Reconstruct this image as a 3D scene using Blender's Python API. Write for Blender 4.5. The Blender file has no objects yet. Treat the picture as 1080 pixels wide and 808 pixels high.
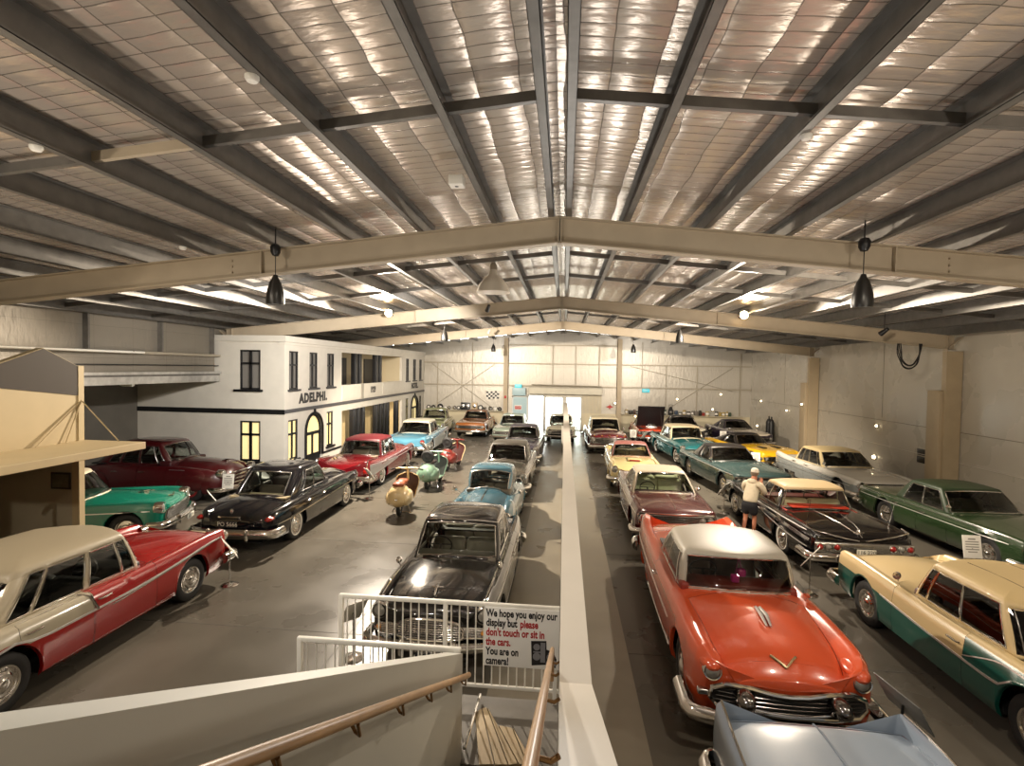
import bpy, bmesh, math, random
from mathutils import Vector, Matrix
PI = math.pi
C = bpy.context.scene.collection
sc = bpy.context.scene
random.seed(7)

# ---------------------------------------------------------------- camera
CAM_H = 4.35
def cam_axes(yaw, pitch, roll):
    cy, sy = math.cos(yaw), math.sin(yaw)
    fwd = Vector((-sy, cy, 0)); rt = Vector((cy, sy, 0)); up = Vector((0, 0, 1))
    f2 = fwd*math.cos(pitch) - up*math.sin(pitch)
    u2 = up*math.cos(pitch) + fwd*math.sin(pitch)
    return rt*math.cos(roll) + u2*math.sin(roll), u2*math.cos(roll) - rt*math.sin(roll), f2
cr_, cu_, cf_ = cam_axes(.1002, .0284, .0159)
cam_data = bpy.data.cameras.new('camera')
cam = bpy.data.objects.new('camera', cam_data); C.objects.link(cam)
cam.matrix_world = Matrix(((cr_.x, cu_.x, -cf_.x, 0), (cr_.y, cu_.y, -cf_.y, 0), (cr_.z, cu_.z, -cf_.z, CAM_H), (0, 0, 0, 1)))
cam_data.sensor_width = 36; cam_data.sensor_fit = 'HORIZONTAL'; cam_data.lens = 548/1080*36
cam_data.clip_start = .05; cam_data.clip_end = 300
sc.camera = cam

# ---------------------------------------------------------------- world, exposure
sc.view_settings.view_transform = 'Standard'; sc.view_settings.look = 'None'
sc.view_settings.gamma = 1; sc.view_settings.exposure = -.12
sc.view_settings.use_curve_mapping = False
world = bpy.data.worlds.new('world'); sc.world = world; world.use_nodes = True
bg = world.node_tree.nodes['Background']
bg.inputs[0].default_value = (1.0, .98, .95, 1); bg.inputs[1].default_value = 13.0
sc.cycles.max_bounces = 7; sc.cycles.diffuse_bounces = 4; sc.cycles.glossy_bounces = 4
sc.cycles.transparent_max_bounces = 10; sc.cycles.sample_clamp_indirect = 6
sc.cycles.caustics_reflective = False; sc.cycles.caustics_refractive = False
sc.cycles.use_denoising = True

# ---------------------------------------------------------------- the hall's lamps, plus added lights that have no fitting
WARM = (1.0, .86, .69)
def lamp_or_fill_spot(loc, target, power, size=.12, angle=150, color=WARM, blend=.6):
    d = bpy.data.lights.new('hall_or_fill_light', 'SPOT'); d.energy = power; d.color = color
    d.shadow_soft_size = size; d.spot_size = math.radians(angle); d.spot_blend = blend
    o = bpy.data.objects.new('hall_or_fill_light', d); C.objects.link(o); o.location = loc
    v = Vector(target) - Vector(loc)
    o.rotation_euler = v.to_track_quat('-Z', 'Y').to_euler()
    return o
def unseen_area(loc, size, power, color=WARM, rot=(0, 0, 0)):
    d = bpy.data.lights.new('hall_or_fill_light', 'AREA'); d.energy = power; d.color = color
    d.shape = 'DISK'; d.size = size
    o = bpy.data.objects.new('hall_or_fill_light', d); C.objects.link(o); o.location = loc; o.rotation_euler = rot
    return o
FLOODS = [(-6.19, 17.8, 6.3), (5.84, 17.8, 6.35)]
NEUT = (1.0, .95, .89)
for fx, tx in ((-6.19, -3.5), (5.84, 3.6)):
    lamp_or_fill_spot((fx, 17.55, 6.05), (tx, 9.0, 0), 7500 if fx < 0 else 3200, .09, 140)
    lamp_or_fill_spot((fx, 18.75, 6.05), (tx*1.15, 24.5, 0), 7000 if fx < 0 else 5500, .10, 128)
lamp_or_fill_spot((-4.6, 9.4, 5.8), (-12.5, 18, 1.6), 2800, .12, 72, NEUT)      # onto the white building
lamp_or_fill_spot((-2.6, 13.2, 6.0), (-10, 24, 2.0), 4200, .12, 74, NEUT)
lamp_or_fill_spot((4.4, 9.4, 6.0), (9.5, 17, .5), 1300, .12, 130)
for lx in (-5.0, 5.0): lamp_or_fill_spot((lx, 28.3, 5.7), (lx*1.1, 37, 1.6), 800, .12, 110, NEUT)  # unseen spots added to brighten the far wall
for lx, ly, p in ((-7.2, 3.6, 420), (-2.2, 5.8, 150), (3.2, 4.2, 260), (8.2, 4.8, 480)):
    lamp_or_fill_spot((lx, ly, 6.3), (lx*1.02, ly+2.6, 0), p*1.5, .14, 150)
lamp_or_fill_spot((-3.6, 1.2, 6.4), (-1.6, 2.6, 3.2), 650, .12, 80, NEUT)  # unseen spot added to brighten the balustrade top
for lx in (-6.5, 7.0): lamp_or_fill_spot((lx, -3.5, 5.0), (lx*.9, 8.7, 5.6), 900, .15, 75)
for ly, p in ((-2.5, 165), (3.5, 160), (13.5, 130), (23, 140), (32, 140)):
    for lx in (-5.5, 5.5): unseen_area((lx, ly, 2.2), .5, p, (1.0, .90, .78), (PI, 0, 0))  # unseen uplights added as bounce to brighten the roof lining
for ly, p in ((5.5, 75), (12.5, 90), (20.5, 80), (30.5, 60)): unseen_area((.1, ly, 2.75), .25, p, (1.0, .97, .93), (PI, 0, 0))  # unseen uplights added over the partition for glints near the ridge
# ---------------------------------------------------------------- colours and materials
def lin(c):
    if isinstance(c, str):
        c = c.lstrip('#'); c = [int(c[i:i+2], 16)/255 for i in (0, 2, 4)]
        return tuple((v/12.92 if v <= .04045 else ((v+.055)/1.055)**2.4) for v in c)
    return tuple(c)
def mat(name, col, rough=.5, metal=0.0, coat=0.0, emit=None, estr=0.0, spec=.5, coat_rough=.04):
    m = bpy.data.materials.new(name); m.use_nodes = True
    b = m.node_tree.nodes['Principled BSDF']
    b.inputs['Base Color'].default_value = (*lin(col), 1)
    b.inputs['Roughness'].default_value = rough; b.inputs['Metallic'].default_value = metal
    b.inputs['Specular IOR Level'].default_value = spec
    if coat:
        b.inputs['Coat Weight'].default_value = coat; b.inputs['Coat Roughness'].default_value = coat_rough
    if emit is not None:
        b.inputs['Emission Color'].default_value = (*lin(emit), 1); b.inputs['Emission Strength'].default_value = estr
    return m
def noisy(m, scale, amount, rough_amt=0.0, bump=0.0, detail=6, stretch=(1, 1, 1), bump_scale=None):
    """multiplies the base colour by a noise; optional roughness and bump variation"""
    nt = m.node_tree; N = nt.nodes; Lk = nt.links; b = N['Principled BSDF']
    tc = N.new('ShaderNodeTexCoord'); mp = N.new('ShaderNodeMapping'); mp.inputs['Scale'].default_value = stretch
    no = N.new('ShaderNodeTexNoise'); no.inputs['Scale'].default_value = scale; no.inputs['Detail'].default_value = detail
    Lk.new(tc.outputs['Object'], mp.inputs[0]); Lk.new(mp.outputs[0], no.inputs['Vector'])
    mr = N.new('ShaderNodeMapRange'); mr.inputs[1].default_value = .3; mr.inputs[2].default_value = .7
    mr.inputs[3].default_value = 1-amount; mr.inputs[4].default_value = 1+amount
    Lk.new(no.outputs['Fac'], mr.inputs[0])
    mx = N.new('ShaderNodeVectorMath'); mx.operation = 'SCALE'
    mx.inputs[0].default_value = b.inputs['Base Color'].default_value[:3]
    Lk.new(mr.outputs[0], mx.inputs['Scale']); Lk.new(mx.outputs[0], b.inputs['Base Color'])
    if rough_amt:
        m2 = N.new('ShaderNodeMapRange'); r0 = b.inputs['Roughness'].default_value
        m2.inputs[1].default_value = .3; m2.inputs[2].default_value = .7
        m2.inputs[3].default_value = max(.02, r0-rough_amt); m2.inputs[4].default_value = r0+rough_amt
        Lk.new(no.outputs['Fac'], m2.inputs[0]); Lk.new(m2.outputs[0], b.inputs['Roughness'])
    if bump:
        n2 = no
        if bump_scale:
            n2 = N.new('ShaderNodeTexNoise'); n2.inputs['Scale'].default_value = bump_scale; n2.inputs['Detail'].default_value = 4
            Lk.new(mp.outputs[0], n2.inputs['Vector'])
        bp = N.new('ShaderNodeBump'); bp.inputs['Strength'].default_value = bump; bp.inputs['Distance'].default_value = .05
        Lk.new(n2.outputs['Fac'], bp.inputs['Height']); Lk.new(bp.outputs[0], b.inputs['Normal'])
    return m
def glass_mat(name, tint, refl=.9):
    m = bpy.data.materials.new(name); m.use_nodes = True
    nt = m.node_tree; N = nt.nodes; Lk = nt.links; N.remove(N['Principled BSDF'])
    out = N['Material Output']
    tr = N.new('ShaderNodeBsdfTransparent'); tr.inputs[0].default_value = (*tint, 1)
    gl = N.new('ShaderNodeBsdfGlossy'); gl.inputs['Roughness'].default_value = .02
    gl.inputs[0].default_value = (refl, refl, refl, 1)
    fr = N.new('ShaderNodeFresnel'); fr.inputs[0].default_value = 1.5
    mx = N.new('ShaderNodeMixShader')
    Lk.new(fr.outputs[0], mx.inputs[0]); Lk.new(tr.outputs[0], mx.inputs[1]); Lk.new(gl.outputs[0], mx.inputs[2])
    Lk.new(mx.outputs[0], out.inputs[0])
    return m
_paints = {}
def paint(hexcol, rough=.28):
    k = (hexcol, rough)
    if k not in _paints: _paints[k] = mat('paint_' + hexcol.strip('#'), hexcol, rough, 0, 1.0 if rough < .45 else .12, coat_rough=.06)
    return _paints[k]
M = {}
M['chrome'] = mat('chrome', (.78, .76, .73), .09, 1)
M['dull_chrome'] = mat('dull_chrome', (.55, .54, .52), .25, 1)
M['trim'] = mat('trim_bright', (.74, .72, .69), .32, .75)
M['dark_chrome'] = mat('dark_chrome', (.22, .21, .20), .16, 1)
M['rubber'] = mat('rubber', '#1b1a19', .7)
M['whitewall'] = mat('whitewall', '#d9d3c6', .6)
M['black'] = mat('black', '#0b0b0c', .5)
M['underbody'] = mat('underbody', '#0d0c0b', .9)
M['grille_dark'] = mat('grille_dark', '#141312', .5)
M['lens'] = mat('lens', '#8f8c84', .06, .35, 1)
M['taillight'] = mat('taillight', '#8c1410', .12, 0, 1)
M['amber'] = mat('amber', '#d08a30', .15, 0, 1)
M['glass'] = glass_mat('glass', (.58, .60, .57))
M['glass_dark'] = glass_mat('glass_dark', (.16, .17, .17))
M['glass_clear'] = glass_mat('glass_clear', (.80, .84, .80))
M['plate_white'] = mat('plate_white', '#ddd8c6', .5)
M['plate_black'] = mat('plate_black', '#15151a', .4)
M['ink'] = mat('ink', '#151413', .6)

# ---------------------------------------------------------------- mesh builder
class MB:
    def __init__(s): s.v = []; s.f = []; s.m = []
    def add(s, vs, fs, mi=0):
        o = len(s.v); s.v += [tuple(p) for p in vs]
        for f in fs: s.f.append(tuple(o+i for i in f)); s.m.append(mi)
    def quad(s, a, b, c, d, mi=0): s.add([a, b, c, d], [(0, 1, 2, 3)], mi)
    def box(s, x0, x1, y0, y1, z0, z1, mi=0):
        vs = [(x, y, z) for z in (z0, z1) for y in (y0, y1) for x in (x0, x1)]
        s.add(vs, [(0, 2, 3, 1), (4, 5, 7, 6), (0, 1, 5, 4), (1, 3, 7, 5), (3, 2, 6, 7), (2, 0, 4, 6)], mi)
    def obox(s, c, ax, ay, az, mi=0):
        """box by centre and three half-axis vectors"""
        c, ax, ay, az = map(Vector, (c, ax, ay, az))
        vs = [c+ax*i+ay*j+az*k for k in (-1, 1) for j in (-1, 1) for i in (-1, 1)]
        s.add(vs, [(0, 2, 3, 1), (4, 5, 7, 6), (0, 1, 5, 4), (1, 3, 7, 5), (3, 2, 6, 7), (2, 0, 4, 6)], mi)
    def rbox(s, x0, x1, y0, y1, z0, z1, r=.02, mi=0):
        bm = bmesh.new(); bmesh.ops.create_cube(bm, size=1)
        for v in bm.verts:
            v.co = Vector(((x0+x1)/2+v.co.x*(x1-x0), (y0+y1)/2+v.co.y*(y1-y0), (z0+z1)/2+v.co.z*(z1-z0)))
        r = min(r, .49*min(x1-x0, y1-y0, z1-z0))
        bmesh.ops.bevel(bm, geom=bm.edges[:], offset=r, segments=3, profile=.5, affect='EDGES')
        bm.verts.index_update()
        s.add([v.co for v in bm.verts], [[v.index for v in f.verts] for f in bm.faces], mi); bm.free()
    def tube(s, pts, r, n=8, mi=0, caps=True, closed=False):
        pts = [Vector(p) for p in pts]; k = len(pts); rs = r if isinstance(r, (list, tuple)) else [r]*k
        rings = []; prev = None
        for i, p in enumerate(pts):
            if closed: t = pts[(i+1) % k]-pts[i-1]
            else: t = pts[min(i+1, k-1)]-pts[max(i-1, 0)]
            t.normalize()
            if prev is None:
                a = Vector((0, 0, 1)) if abs(t.z) < .9 else Vector((1, 0, 0))
                nrm = (a - t*a.dot(t)).normalized()
            else:
                nrm = prev - t*prev.dot(t)
                nrm = nrm.normalized() if nrm.length > 1e-6 else t.orthogonal().normalized()
            prev = nrm; bi = t.cross(nrm)
            rings.append([p+(nrm*math.cos(2*PI*j/n)+bi*math.sin(2*PI*j/n))*rs[i] for j in range(n)])
        vs = [q for rg in rings for q in rg]; fs = []
        for i in range(k if closed else k-1):
            i2 = (i+1) % k
            for j in range(n): fs.append((i*n+j, i*n+(j+1) % n, i2*n+(j+1) % n, i2*n+j))
        if caps and not closed: fs += [tuple(range(n))[::-1], tuple((k-1)*n+j for j in range(n))]
        s.add(vs, fs, mi)
    def lathe(s, prof, n=24, mi=0, M4=None, mis=None):
        """profile [(r, z)] turned about local z, placed by matrix M4"""
        M4 = M4 or Matrix(); vs = []; k = len(prof)
        for r, z in prof:
            for j in range(n):
                a = 2*PI*j/n; vs.append(M4 @ Vector((max(r, 1e-5)*math.cos(a), max(r, 1e-5)*math.sin(a), z)))
        o = len(s.v); s.v += [tuple(p) for p in vs]
        for i in range(k-1):
            for j in range(n):
                s.f.append((o+i*n+j, o+i*n+(j+1) % n, o+(i+1)*n+(j+1) % n, o+(i+1)*n+j)); s.m.append(mis[i] if mis else mi)
    def prism(s, poly, d, mi=0, M4=None):
        """2-D polygon in local xy extruded along local z by d"""
        M4 = M4 or Matrix(); n = len(poly)
        vs = [M4 @ Vector((x, y, 0)) for x, y in poly]+[M4 @ Vector((x, y, d)) for x, y in poly]
        s.add(vs, [tuple(range(n))[::-1], tuple(range(n, 2*n))]+[(i, (i+1) % n, n+(i+1) % n, n+i) for i in range(n)], mi)
    def sphere(s, c, r, n=12, m=8, mi=0, sc=(1, 1, 1)):
        c = Vector(c)
        prof = [(r*math.sin(PI*i/m), -r*math.cos(PI*i/m)) for i in range(m+1)]
        s.lathe(prof, n, mi, Matrix.Translation(c) @ Matrix.Diagonal((*sc, 1)))
    def sweep(s, path, prof, mi=0, up=Vector((0, 0, 1)), closed=False, flip=False):
        """path: 3-D points in a horizontal-ish plane; prof: [(out, z)] closed section, out along the path's right normal"""
        path = [Vector(p) for p in path]; k = len(path); n = len(prof); vs = []
        for i, p in enumerate(path):
            t = (path[(i+1) % k]-path[i-1]) if closed else (path[min(i+1, k-1)]-path[max(i-1, 0)])
            t.normalize(); o_ = t.cross(up).normalized()
            if flip: o_ = -o_
            for a, z in prof: vs.append(p+o_*a+up*z)
        fs = []
        for i in range(k if closed else k-1):
            i2 = (i+1) % k
            for j in range(n): fs.append((i*n+j, i*n+(j+1) % n, i2*n+(j+1) % n, i2*n+j))
        if not closed: fs += [tuple(range(n)), tuple((k-1)*n+j for j in range(n))[::-1]]
        s.add(vs, fs, mi)
    def build(s, name, mats, parent=None, smooth=True, angle=40, loc=None, fix=True):
        me = bpy.data.meshes.new(name); me.from_pydata(s.v, [], s.f)
        if not isinstance(mats, (list, tuple)): mats = [mats]
        for m in mats: me.materials.append(m)
        if len(mats) > 1: me.polygons.foreach_set('material_index', s.m)
        if fix:
            bm = bmesh.new(); bm.from_mesh(me); bmesh.ops.remove_doubles(bm, verts=bm.verts[:], dist=1e-5)
            bmesh.ops.recalc_face_normals(bm, faces=bm.faces[:]); bm.to_mesh(me); bm.free()
        if smooth:
            me.polygons.foreach_set('use_smooth', [True]*len(me.polygons)); me.set_sharp_from_angle(angle=math.radians(angle))
        o = bpy.data.objects.new(name, me); C.objects.link(o)
        if parent: o.parent = parent
        if loc: o.location = loc
        return o
def tag(o, label=None, cat=None, group=None, kind=None):
    if label: o['label'] = label
    if cat: o['category'] = cat
    if group: o['group'] = group
    if kind: o['kind'] = kind
    return o
def thing(name, label, cat, loc=(0, 0, 0), rz=0, group=None):
    o = bpy.data.objects.new(name, None); C.objects.link(o); o.location = loc; o.rotation_euler = (0, 0, rz)
    o.empty_display_size = .2
    return tag(o, label, cat, group)
def struct(name, mb, m, smooth=False, **k):
    o = mb.build(name, m, None, smooth, **k); o['kind'] = 'structure'; return o
def rotm(axis, deg): return Matrix.Rotation(math.radians(deg), 4, axis)
def text_mesh(name, body, size, m, parent, M4, extrude=.003, bold=0.0, align='CENTER', xs=1.0, sp=1.0):
    cu = bpy.data.curves.new(name, 'FONT'); cu.body = body; cu.size = size; cu.extrude = extrude; cu.offset = bold
    cu.align_x = align; cu.align_y = 'CENTER'; cu.resolution_u = 3; cu.space_character = sp
    o = bpy.data.objects.new(name, cu); C.objects.link(o)
    dg = bpy.context.evaluated_depsgraph_get()
    me = bpy.data.meshes.new_from_object(o.evaluated_get(dg)); C.objects.unlink(o); bpy.data.objects.remove(o)
    me.name = name; me.materials.clear(); me.materials.append(m)
    me.transform(M4 @ Matrix.Diagonal((xs, 1, 1, 1)))
    ob = bpy.data.objects.new(name, me); C.objects.link(ob)
    if parent: ob.parent = parent
    return ob
def copy_tree(o, parent=None):
    c = o.copy(); C.objects.link(c)
    if parent: c.parent = parent
    for ch in o.children: copy_tree(ch, c)
    return c
def pchip(pts):
    xs = [p[0] for p in pts]; ys = [p[1] for p in pts]; n = len(xs)
    if n == 1: return lambda x: ys[0]
    h = [xs[i+1]-xs[i] for i in range(n-1)]; d = [(ys[i+1]-ys[i])/h[i] for i in range(n-1)]
    m = [0]*n; m[0] = d[0]; m[-1] = d[-1]
    for i in range(1, n-1):
        if d[i-1]*d[i] > 0:
            w1 = 2*h[i]+h[i-1]; w2 = h[i]+2*h[i-1]; m[i] = (w1+w2)/(w1/d[i-1]+w2/d[i])
    def f(x):
        if x <= xs[0]: return ys[0]
        if x >= xs[-1]: return ys[-1]
        i = 0
        while x > xs[i+1]: i += 1
        t = (x-xs[i])/h[i]
        return ((1+2*t)*(1-t)**2*ys[i] + t*(1-t)**2*h[i]*m[i] + t*t*(3-2*t)*ys[i+1] + t*t*(t-1)*h[i]*m[i+1])
    return f
def lerp(a, b, t): return a+(b-a)*t
# ---------------------------------------------------------------- cars: a lofted body, cut into panels, with a glazed cabin
CS = 1.08
class Car:
    """local axes: x forward, y to the car's left, z up, origin on the floor under the middle of the car"""
    def __init__(s, label, loc, heading, sp, group=None, name='car', cat='car'):
        s.root = thing(name, label, cat, (loc[0], loc[1], 0), math.radians(heading), group)
        d = dict(L=5.0, W=1.9, zb=[(0, .34), (.06, .24), (.5, .22), (.94, .24), (1, .32)], zs=[(0, .9), (1, .9)], zc=[(0, .85), (1, .85)],
                 w=[(0, .93), (.1, .98), (.4, 1), (.7, .99), (1, .93)], fi=.80, tin=.06, crw=.06, f3=[(0, .6), (1, .6)], wr=.34, tw=.19, ax=(1.5, -1.4),
                 arch=.40, rskirt=None, rw=.10, rz=.05, rb=.05, rl=.14, bow=(.06, .10), zv=None, top=True,
                 cab=(-1.3, .75), cabtop=(-.8, .2), cabbow=(.12, .10), topbow=(.06, .06), wt=.62, zr=1.5, dome=.07, zrd=.02, bulge=.02,
                 windows=((.08, .48), (.52, .86)), bpillar=None, rear=(.06, .94), hood=None, trunk=None, doors=(), hdr=.9, sill=.08,
                 paint='#800000', roofpaint=None, pillarpaint=None, col=None, paints=None, glass='glass', seat='#2a2420', seats=True, wheel_in=.02,
                 whitewall=False, hubcol=None, hub=.2, zcap=0, finish=.25, cowl=None, seatback=.98)
        d.update(sp); s.p = d; s.L = d['L']; s.hw = d['W']/2
        s.fn = {k: pchip([(-s.L/2+t*s.L, v) for t, v in d[k]]) for k in ('zb', 'zs', 'zc', 'w', 'f3')}
        s.fif = pchip([(-s.L/2+t*s.L, v) for t, v in d['fi']]) if isinstance(d['fi'], list) else (lambda x: d['fi'])
        s.zvf = pchip([(-s.L/2+t*s.L, v) for t, v in d['zv']]) if d['zv'] else None
        s.body(); s.cabin(); s.running(); s.inside()
    # ---- helpers
    def B(s, mb, name, mats, parent=None, smooth=True, angle=40, fix=True):
        o = mb.build(name, mats, parent or s.root, smooth, angle, fix=fix)
        o.data.transform(Matrix.Scale(CS, 4)); return o
    def endf(s, x):
        r = s.p['rl']; d = min(s.L/2-abs(x), r)/r; d = max(0, min(1, d))
        return 1-math.sqrt(max(0, 1-(1-d)**2))
    def shear(s, x, y):
        t = (x+s.L/2)/s.L; b = s.p['bow'][1]*max(0, (t-.8)/.2)**2 if t > .5 else -s.p['bow'][0]*max(0, (.2-t)/.2)**2
        return -b*(y/s.hw)**2
    def section(s, x):
        p = s.p; e = s.endf(x)
        w = s.hw*s.fn['w'](x)-p['rw']*e; zs = s.fn['zs'](x)-p['rz']*e; zc = s.fn['zc'](x)-p['rz']*e; zb = s.fn['zb'](x)+p['rb']*e
        zv = s.zvf(x)-p['rz']*e if s.zvf else min(zs-.012, zc-.004)
        f3 = s.fn['f3'](x); H = zs-zb; tin = p['tin']; fi = s.fif(x)*s.hw*s.fn['w'](x)-p['rw']*e*.8
        pts = [(w-.09, zb), (w-.03, zb+.05), (w, zb+H*f3*.5), (w, zb+H*f3), (w-.3*tin, zb+H*(f3+(1-f3)*.5)),
               (w-.62*tin, zb+H*(f3+(1-f3)*.86)), (w-tin-.03, zs), (w-tin-.03-p['crw'], zs-.15*(zs-zv)-.004)]
        a = zb
        for xw in p['ax']:
            dx = abs(x-xw)
            if dx < p['arch']+1e-4:
                za = p['wr']+math.sqrt(max(0, p['arch']**2-dx**2))
                if xw == p['ax'][1] and p['rskirt'] is not None: za = min(za, p['rskirt'])
                a = max(a, za)
        if a > zb:
            out = []
            for i, (y, z) in enumerate(pts):
                if i <= 5: z = max(z, a+i*.012); z = min(z, zs-(6-i)*.008)
                if i == 0: y = w-.05
                if i == 1: y = w-.004
                out.append((y, z))
            pts = out
        fi = min(fi, pts[7][0]-.02)
        for k in (1, .76, .5, .25, 0):
            pts.append((fi*k, zv+(zc-zv)*(1-k**2.2)))
        return pts
    def topz(s, x, y):
        P = s.section(x)[6:]
        y = abs(y)
        for (ya, za), (yb, zb) in zip(P[:-1], P[1:]):
            if yb <= y <= ya: return lerp(zb, za, (y-yb)/max(1e-6, ya-yb))
        return P[0][1]
    def side(s, x, z):
        P = s.section(x)[:8]
        for (ya, za), (yb, zb) in zip(P[:-1], P[1:]):
            if za <= z <= zb: return lerp(ya, yb, (z-za)/max(1e-6, zb-za))
        return P[3][0] if z < P[3][1] else P[6][0]
    def side3(s, x, off=0):
        y, z = s.section(x)[3]; return y, z
    # ---- body panels
    def body(s):
        p = s.p; L = s.L; xs = set()
        for i in range(57): xs.add(round(-L/2+L*i/56, 4))
        for k in range(7):
            d = p['rl']*(1-math.cos(k/6*PI/2)); xs |= {round(-L/2+d, 4), round(L/2-d, 4)}
        for xw in p['ax']:
            for k in range(15):
                xs.add(round(xw+p['arch']*math.cos(PI*k/14), 4))
            xs |= {round(xw-p['arch']-.004, 4), round(xw+p['arch']+.004, 4)}
        marks = []
        for k in ('hood', 'trunk'):
            if p[k]: marks += list(p[k][:2])
        for d in p['doors']: marks += list(d)
        marks += list(p.get('marks', ()))
        marks = [round(v, 4) for v in marks]
        xs = sorted(x for x in xs if all(abs(x-q) > .012 for q in marks)); xs = sorted(set(xs+marks))
        out = [xs[0]]
        for x in xs[1:]:
            if x-out[-1] > .0035 or x in marks: out.append(x)
        xs = out; rows = []
        for x in xs:
            h = s.section(x); full = h+[(-y, z) for y, z in h[-2::-1]]
            rows.append([Vector((x+s.shear(x, y), y, z)) for y, z in full])
        nr = len(rows[0]); nb = nr-1; half = nb//2
        s.frontx = L/2; groups = {}
        paints = p['paints'] or [p['paint']]
        colf = p['col'] or (lambda x, band, fr: 0)
        for i in range(len(xs)-1):
            xm = (xs[i]+xs[i+1])/2
            for b in range(nb):
                band = b if b < half else nb-1-b; left = b < half; key = 'body'
                if p['top'] and band >= 8:
                    rr = (abs(rows[i][b].y)+abs(rows[i][b+1].y))/2/max(.1, s.fif(xm)*s.hw*s.fn['w'](xm))
                    if p['cab'][0]+p['cabbow'][0]*rr*rr+.05 < xm < p['cab'][1]-p['cabbow'][1]*rr*rr-.05: continue
                if p['hood'] and p['hood'][0] < xm < p['hood'][1] and band >= p['hood'][2]: key = 'hood'
                elif p['trunk'] and p['trunk'][0] < xm < p['trunk'][1] and band >= p['trunk'][2]: key = 'trunk_lid'
                elif 1 <= band <= 5:
                    for k, d in enumerate(p['doors']):
                        if d[0] < xm < d[1]: key = ('door', k, left)
                groups.setdefault(key, []).append((i, b, colf(xm, band, 0)))
        for key, cells in groups.items():
            vid = {}; vs = []; fs = []; ms = []; cnt = {}
            for i, b, c in cells:
                q = []
                for (ii, bb) in ((i, b), (i+1, b), (i+1, b+1), (i, b+1)):
                    if (ii, bb) not in vid: vid[(ii, bb)] = len(vs); vs.append(rows[ii][bb].copy())
                    q.append(vid[(ii, bb)])
                fs.append(tuple(q)); ms.append(c)
            if key == 'body':
                for ii in (0, len(xs)-1):
                    ids = [vid[(ii, bb)] for bb in range(nr) if (ii, bb) in vid]
                    if len(ids) == nr:
                        cc = len(vs); vs.append(Vector((xs[ii]+.0, 0, sum(rows[ii][b].z for b in range(nr))/nr)))
                        for a, b_ in zip(ids[:-1], ids[1:]): fs.append((a, b_, cc)); ms.append(colf(xs[ii], 4, 0) if p.get('endcol') is None else p['endcol'][0 if ii == 0 else 1])
                        fs.append((ids[-1], ids[0], cc)); ms.append(0)
            mb = MB(); mb.v = [tuple(v) for v in vs]; mb.f = fs; mb.m = ms
            if key != 'body':
                # leave a shut line: pull the panel's edge in by a few millimetres and down
                ed = {}
                for f in fs:
                    for a, b_ in zip(f, f[1:]+f[:1]): ed[tuple(sorted((a, b_)))] = ed.get(tuple(sorted((a, b_))), 0)+1
                bv = {v for e_, n_ in ed.items() if n_ == 1 for v in e_}
                cen = sum(vs, Vector())/len(vs)
                for v in bv:
                    dirv = cen-vs[v]; dirv.z *= .2
                    if key[0] == 'door': dirv.y = 0
                    if abs(vs[v].y) < 1e-4: dirv.y = 0
                    q = vs[v]+dirv.normalized()*.006
                    mb.v[v] = (q.x, q.y, q.z-.0015)
            nm = key if isinstance(key, str) else 'door'
            pm = [paint(c, p['finish']) if isinstance(c, str) else c for c in paints]
            o = s.B(mb, nm, pm, angle=50)
            if nm == 'door':
                x0, x1 = p['doors'][key[1]]; sg = 1 if key[2] else -1
                xh = x0+.16; zh = s.section(xh)[4][1]; yh = s.side(xh, zh)+.03
                hb = MB(); hb.tube([(xh-.09, sg*(yh-.03), zh), (xh-.08, sg*yh, zh), (xh+.08, sg*yh, zh+.004), (xh+.09, sg*(yh-.03), zh)], .012, 6)
                s.B(hb, 'door_handle', M['chrome'], o)
        # dark floor pan and wheel wells
        mb = MB(); w = s.hw
        mb.box(-L/2+.22, L/2-.22, -w+.34, w-.34, .2, .48)
        for xw in p['ax']:
            mb.box(xw-.44, xw+.44, -w+.30, w-.30, .3, min(.74, s.fn['zs'](xw)-.1))
        a0, a1 = p['ax'][1]+p['arch']+.03, p['ax'][0]-p['arch']-.03
        mb.box(a0, a1, -w+.12, w-.12, .24, .34)
        s.B(mb, 'underbody', M['underbody'], smooth=False)
    # ---- cabin
    def cabin(s):
        p = s.p
        if not p['top']: return
        rb, fb = p['cab']; rt, ft = p['cabtop']; bf, br = p['cabbow'][1], p['cabbow'][0]; tf, tr = p['topbow'][1], p['topbow'][0]
        wt = p['wt']; zr = p['zr']; ze = zr-p['dome']
        us = {0, 1}
        for a, b in p['windows']: us |= {a, b, a+(b-a)*.25, a+(b-a)*.5, a+(b-a)*.75}
        us |= {.03, .97}
        if p['windows']: us |= {(p['windows'][-1][1]+1)/2}
        us = sorted(us); ys = [-1, -.94, -.8, -.55, -.28, 0, .28, .55, .8, .94, 1][::-1]
        pts = []; kind = []      # loop: front (left to right), right side (front to rear), rear, left side
        def fwid(x): return s.fif(x)*s.hw*s.fn['w'](x)
        def base(x, y): return Vector((x, y, s.topz(x, y)-.012))
        xfc, xrc = fb-bf, rb+br; xtf, xtr = ft-tf, rt+tr
        wf, wr_ = fwid(xfc), fwid(xrc)
        wtf = p.get('wtf', wt*.96); wtr = p.get('wtr', wt*.93)
        def tw(u): return lerp(wtf, wtr, u)+(wt-max(wtf, wtr))*4*u*(1-u)
        loop = []
        for y in ys: loop.append((base(fb-bf*y*y, y*wf), Vector((ft-tf*y*y, y*wtf, ze+(zr-ze)*.55*(1-y*y))), ('F', y)))
        for u in us[1:-1]:
            x = lerp(xfc, xrc, u); xt = lerp(xtf, xtr, u)
            loop.append((base(x, -fwid(x)), Vector((xt, -tw(u), ze)), ('R', u)))
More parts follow.
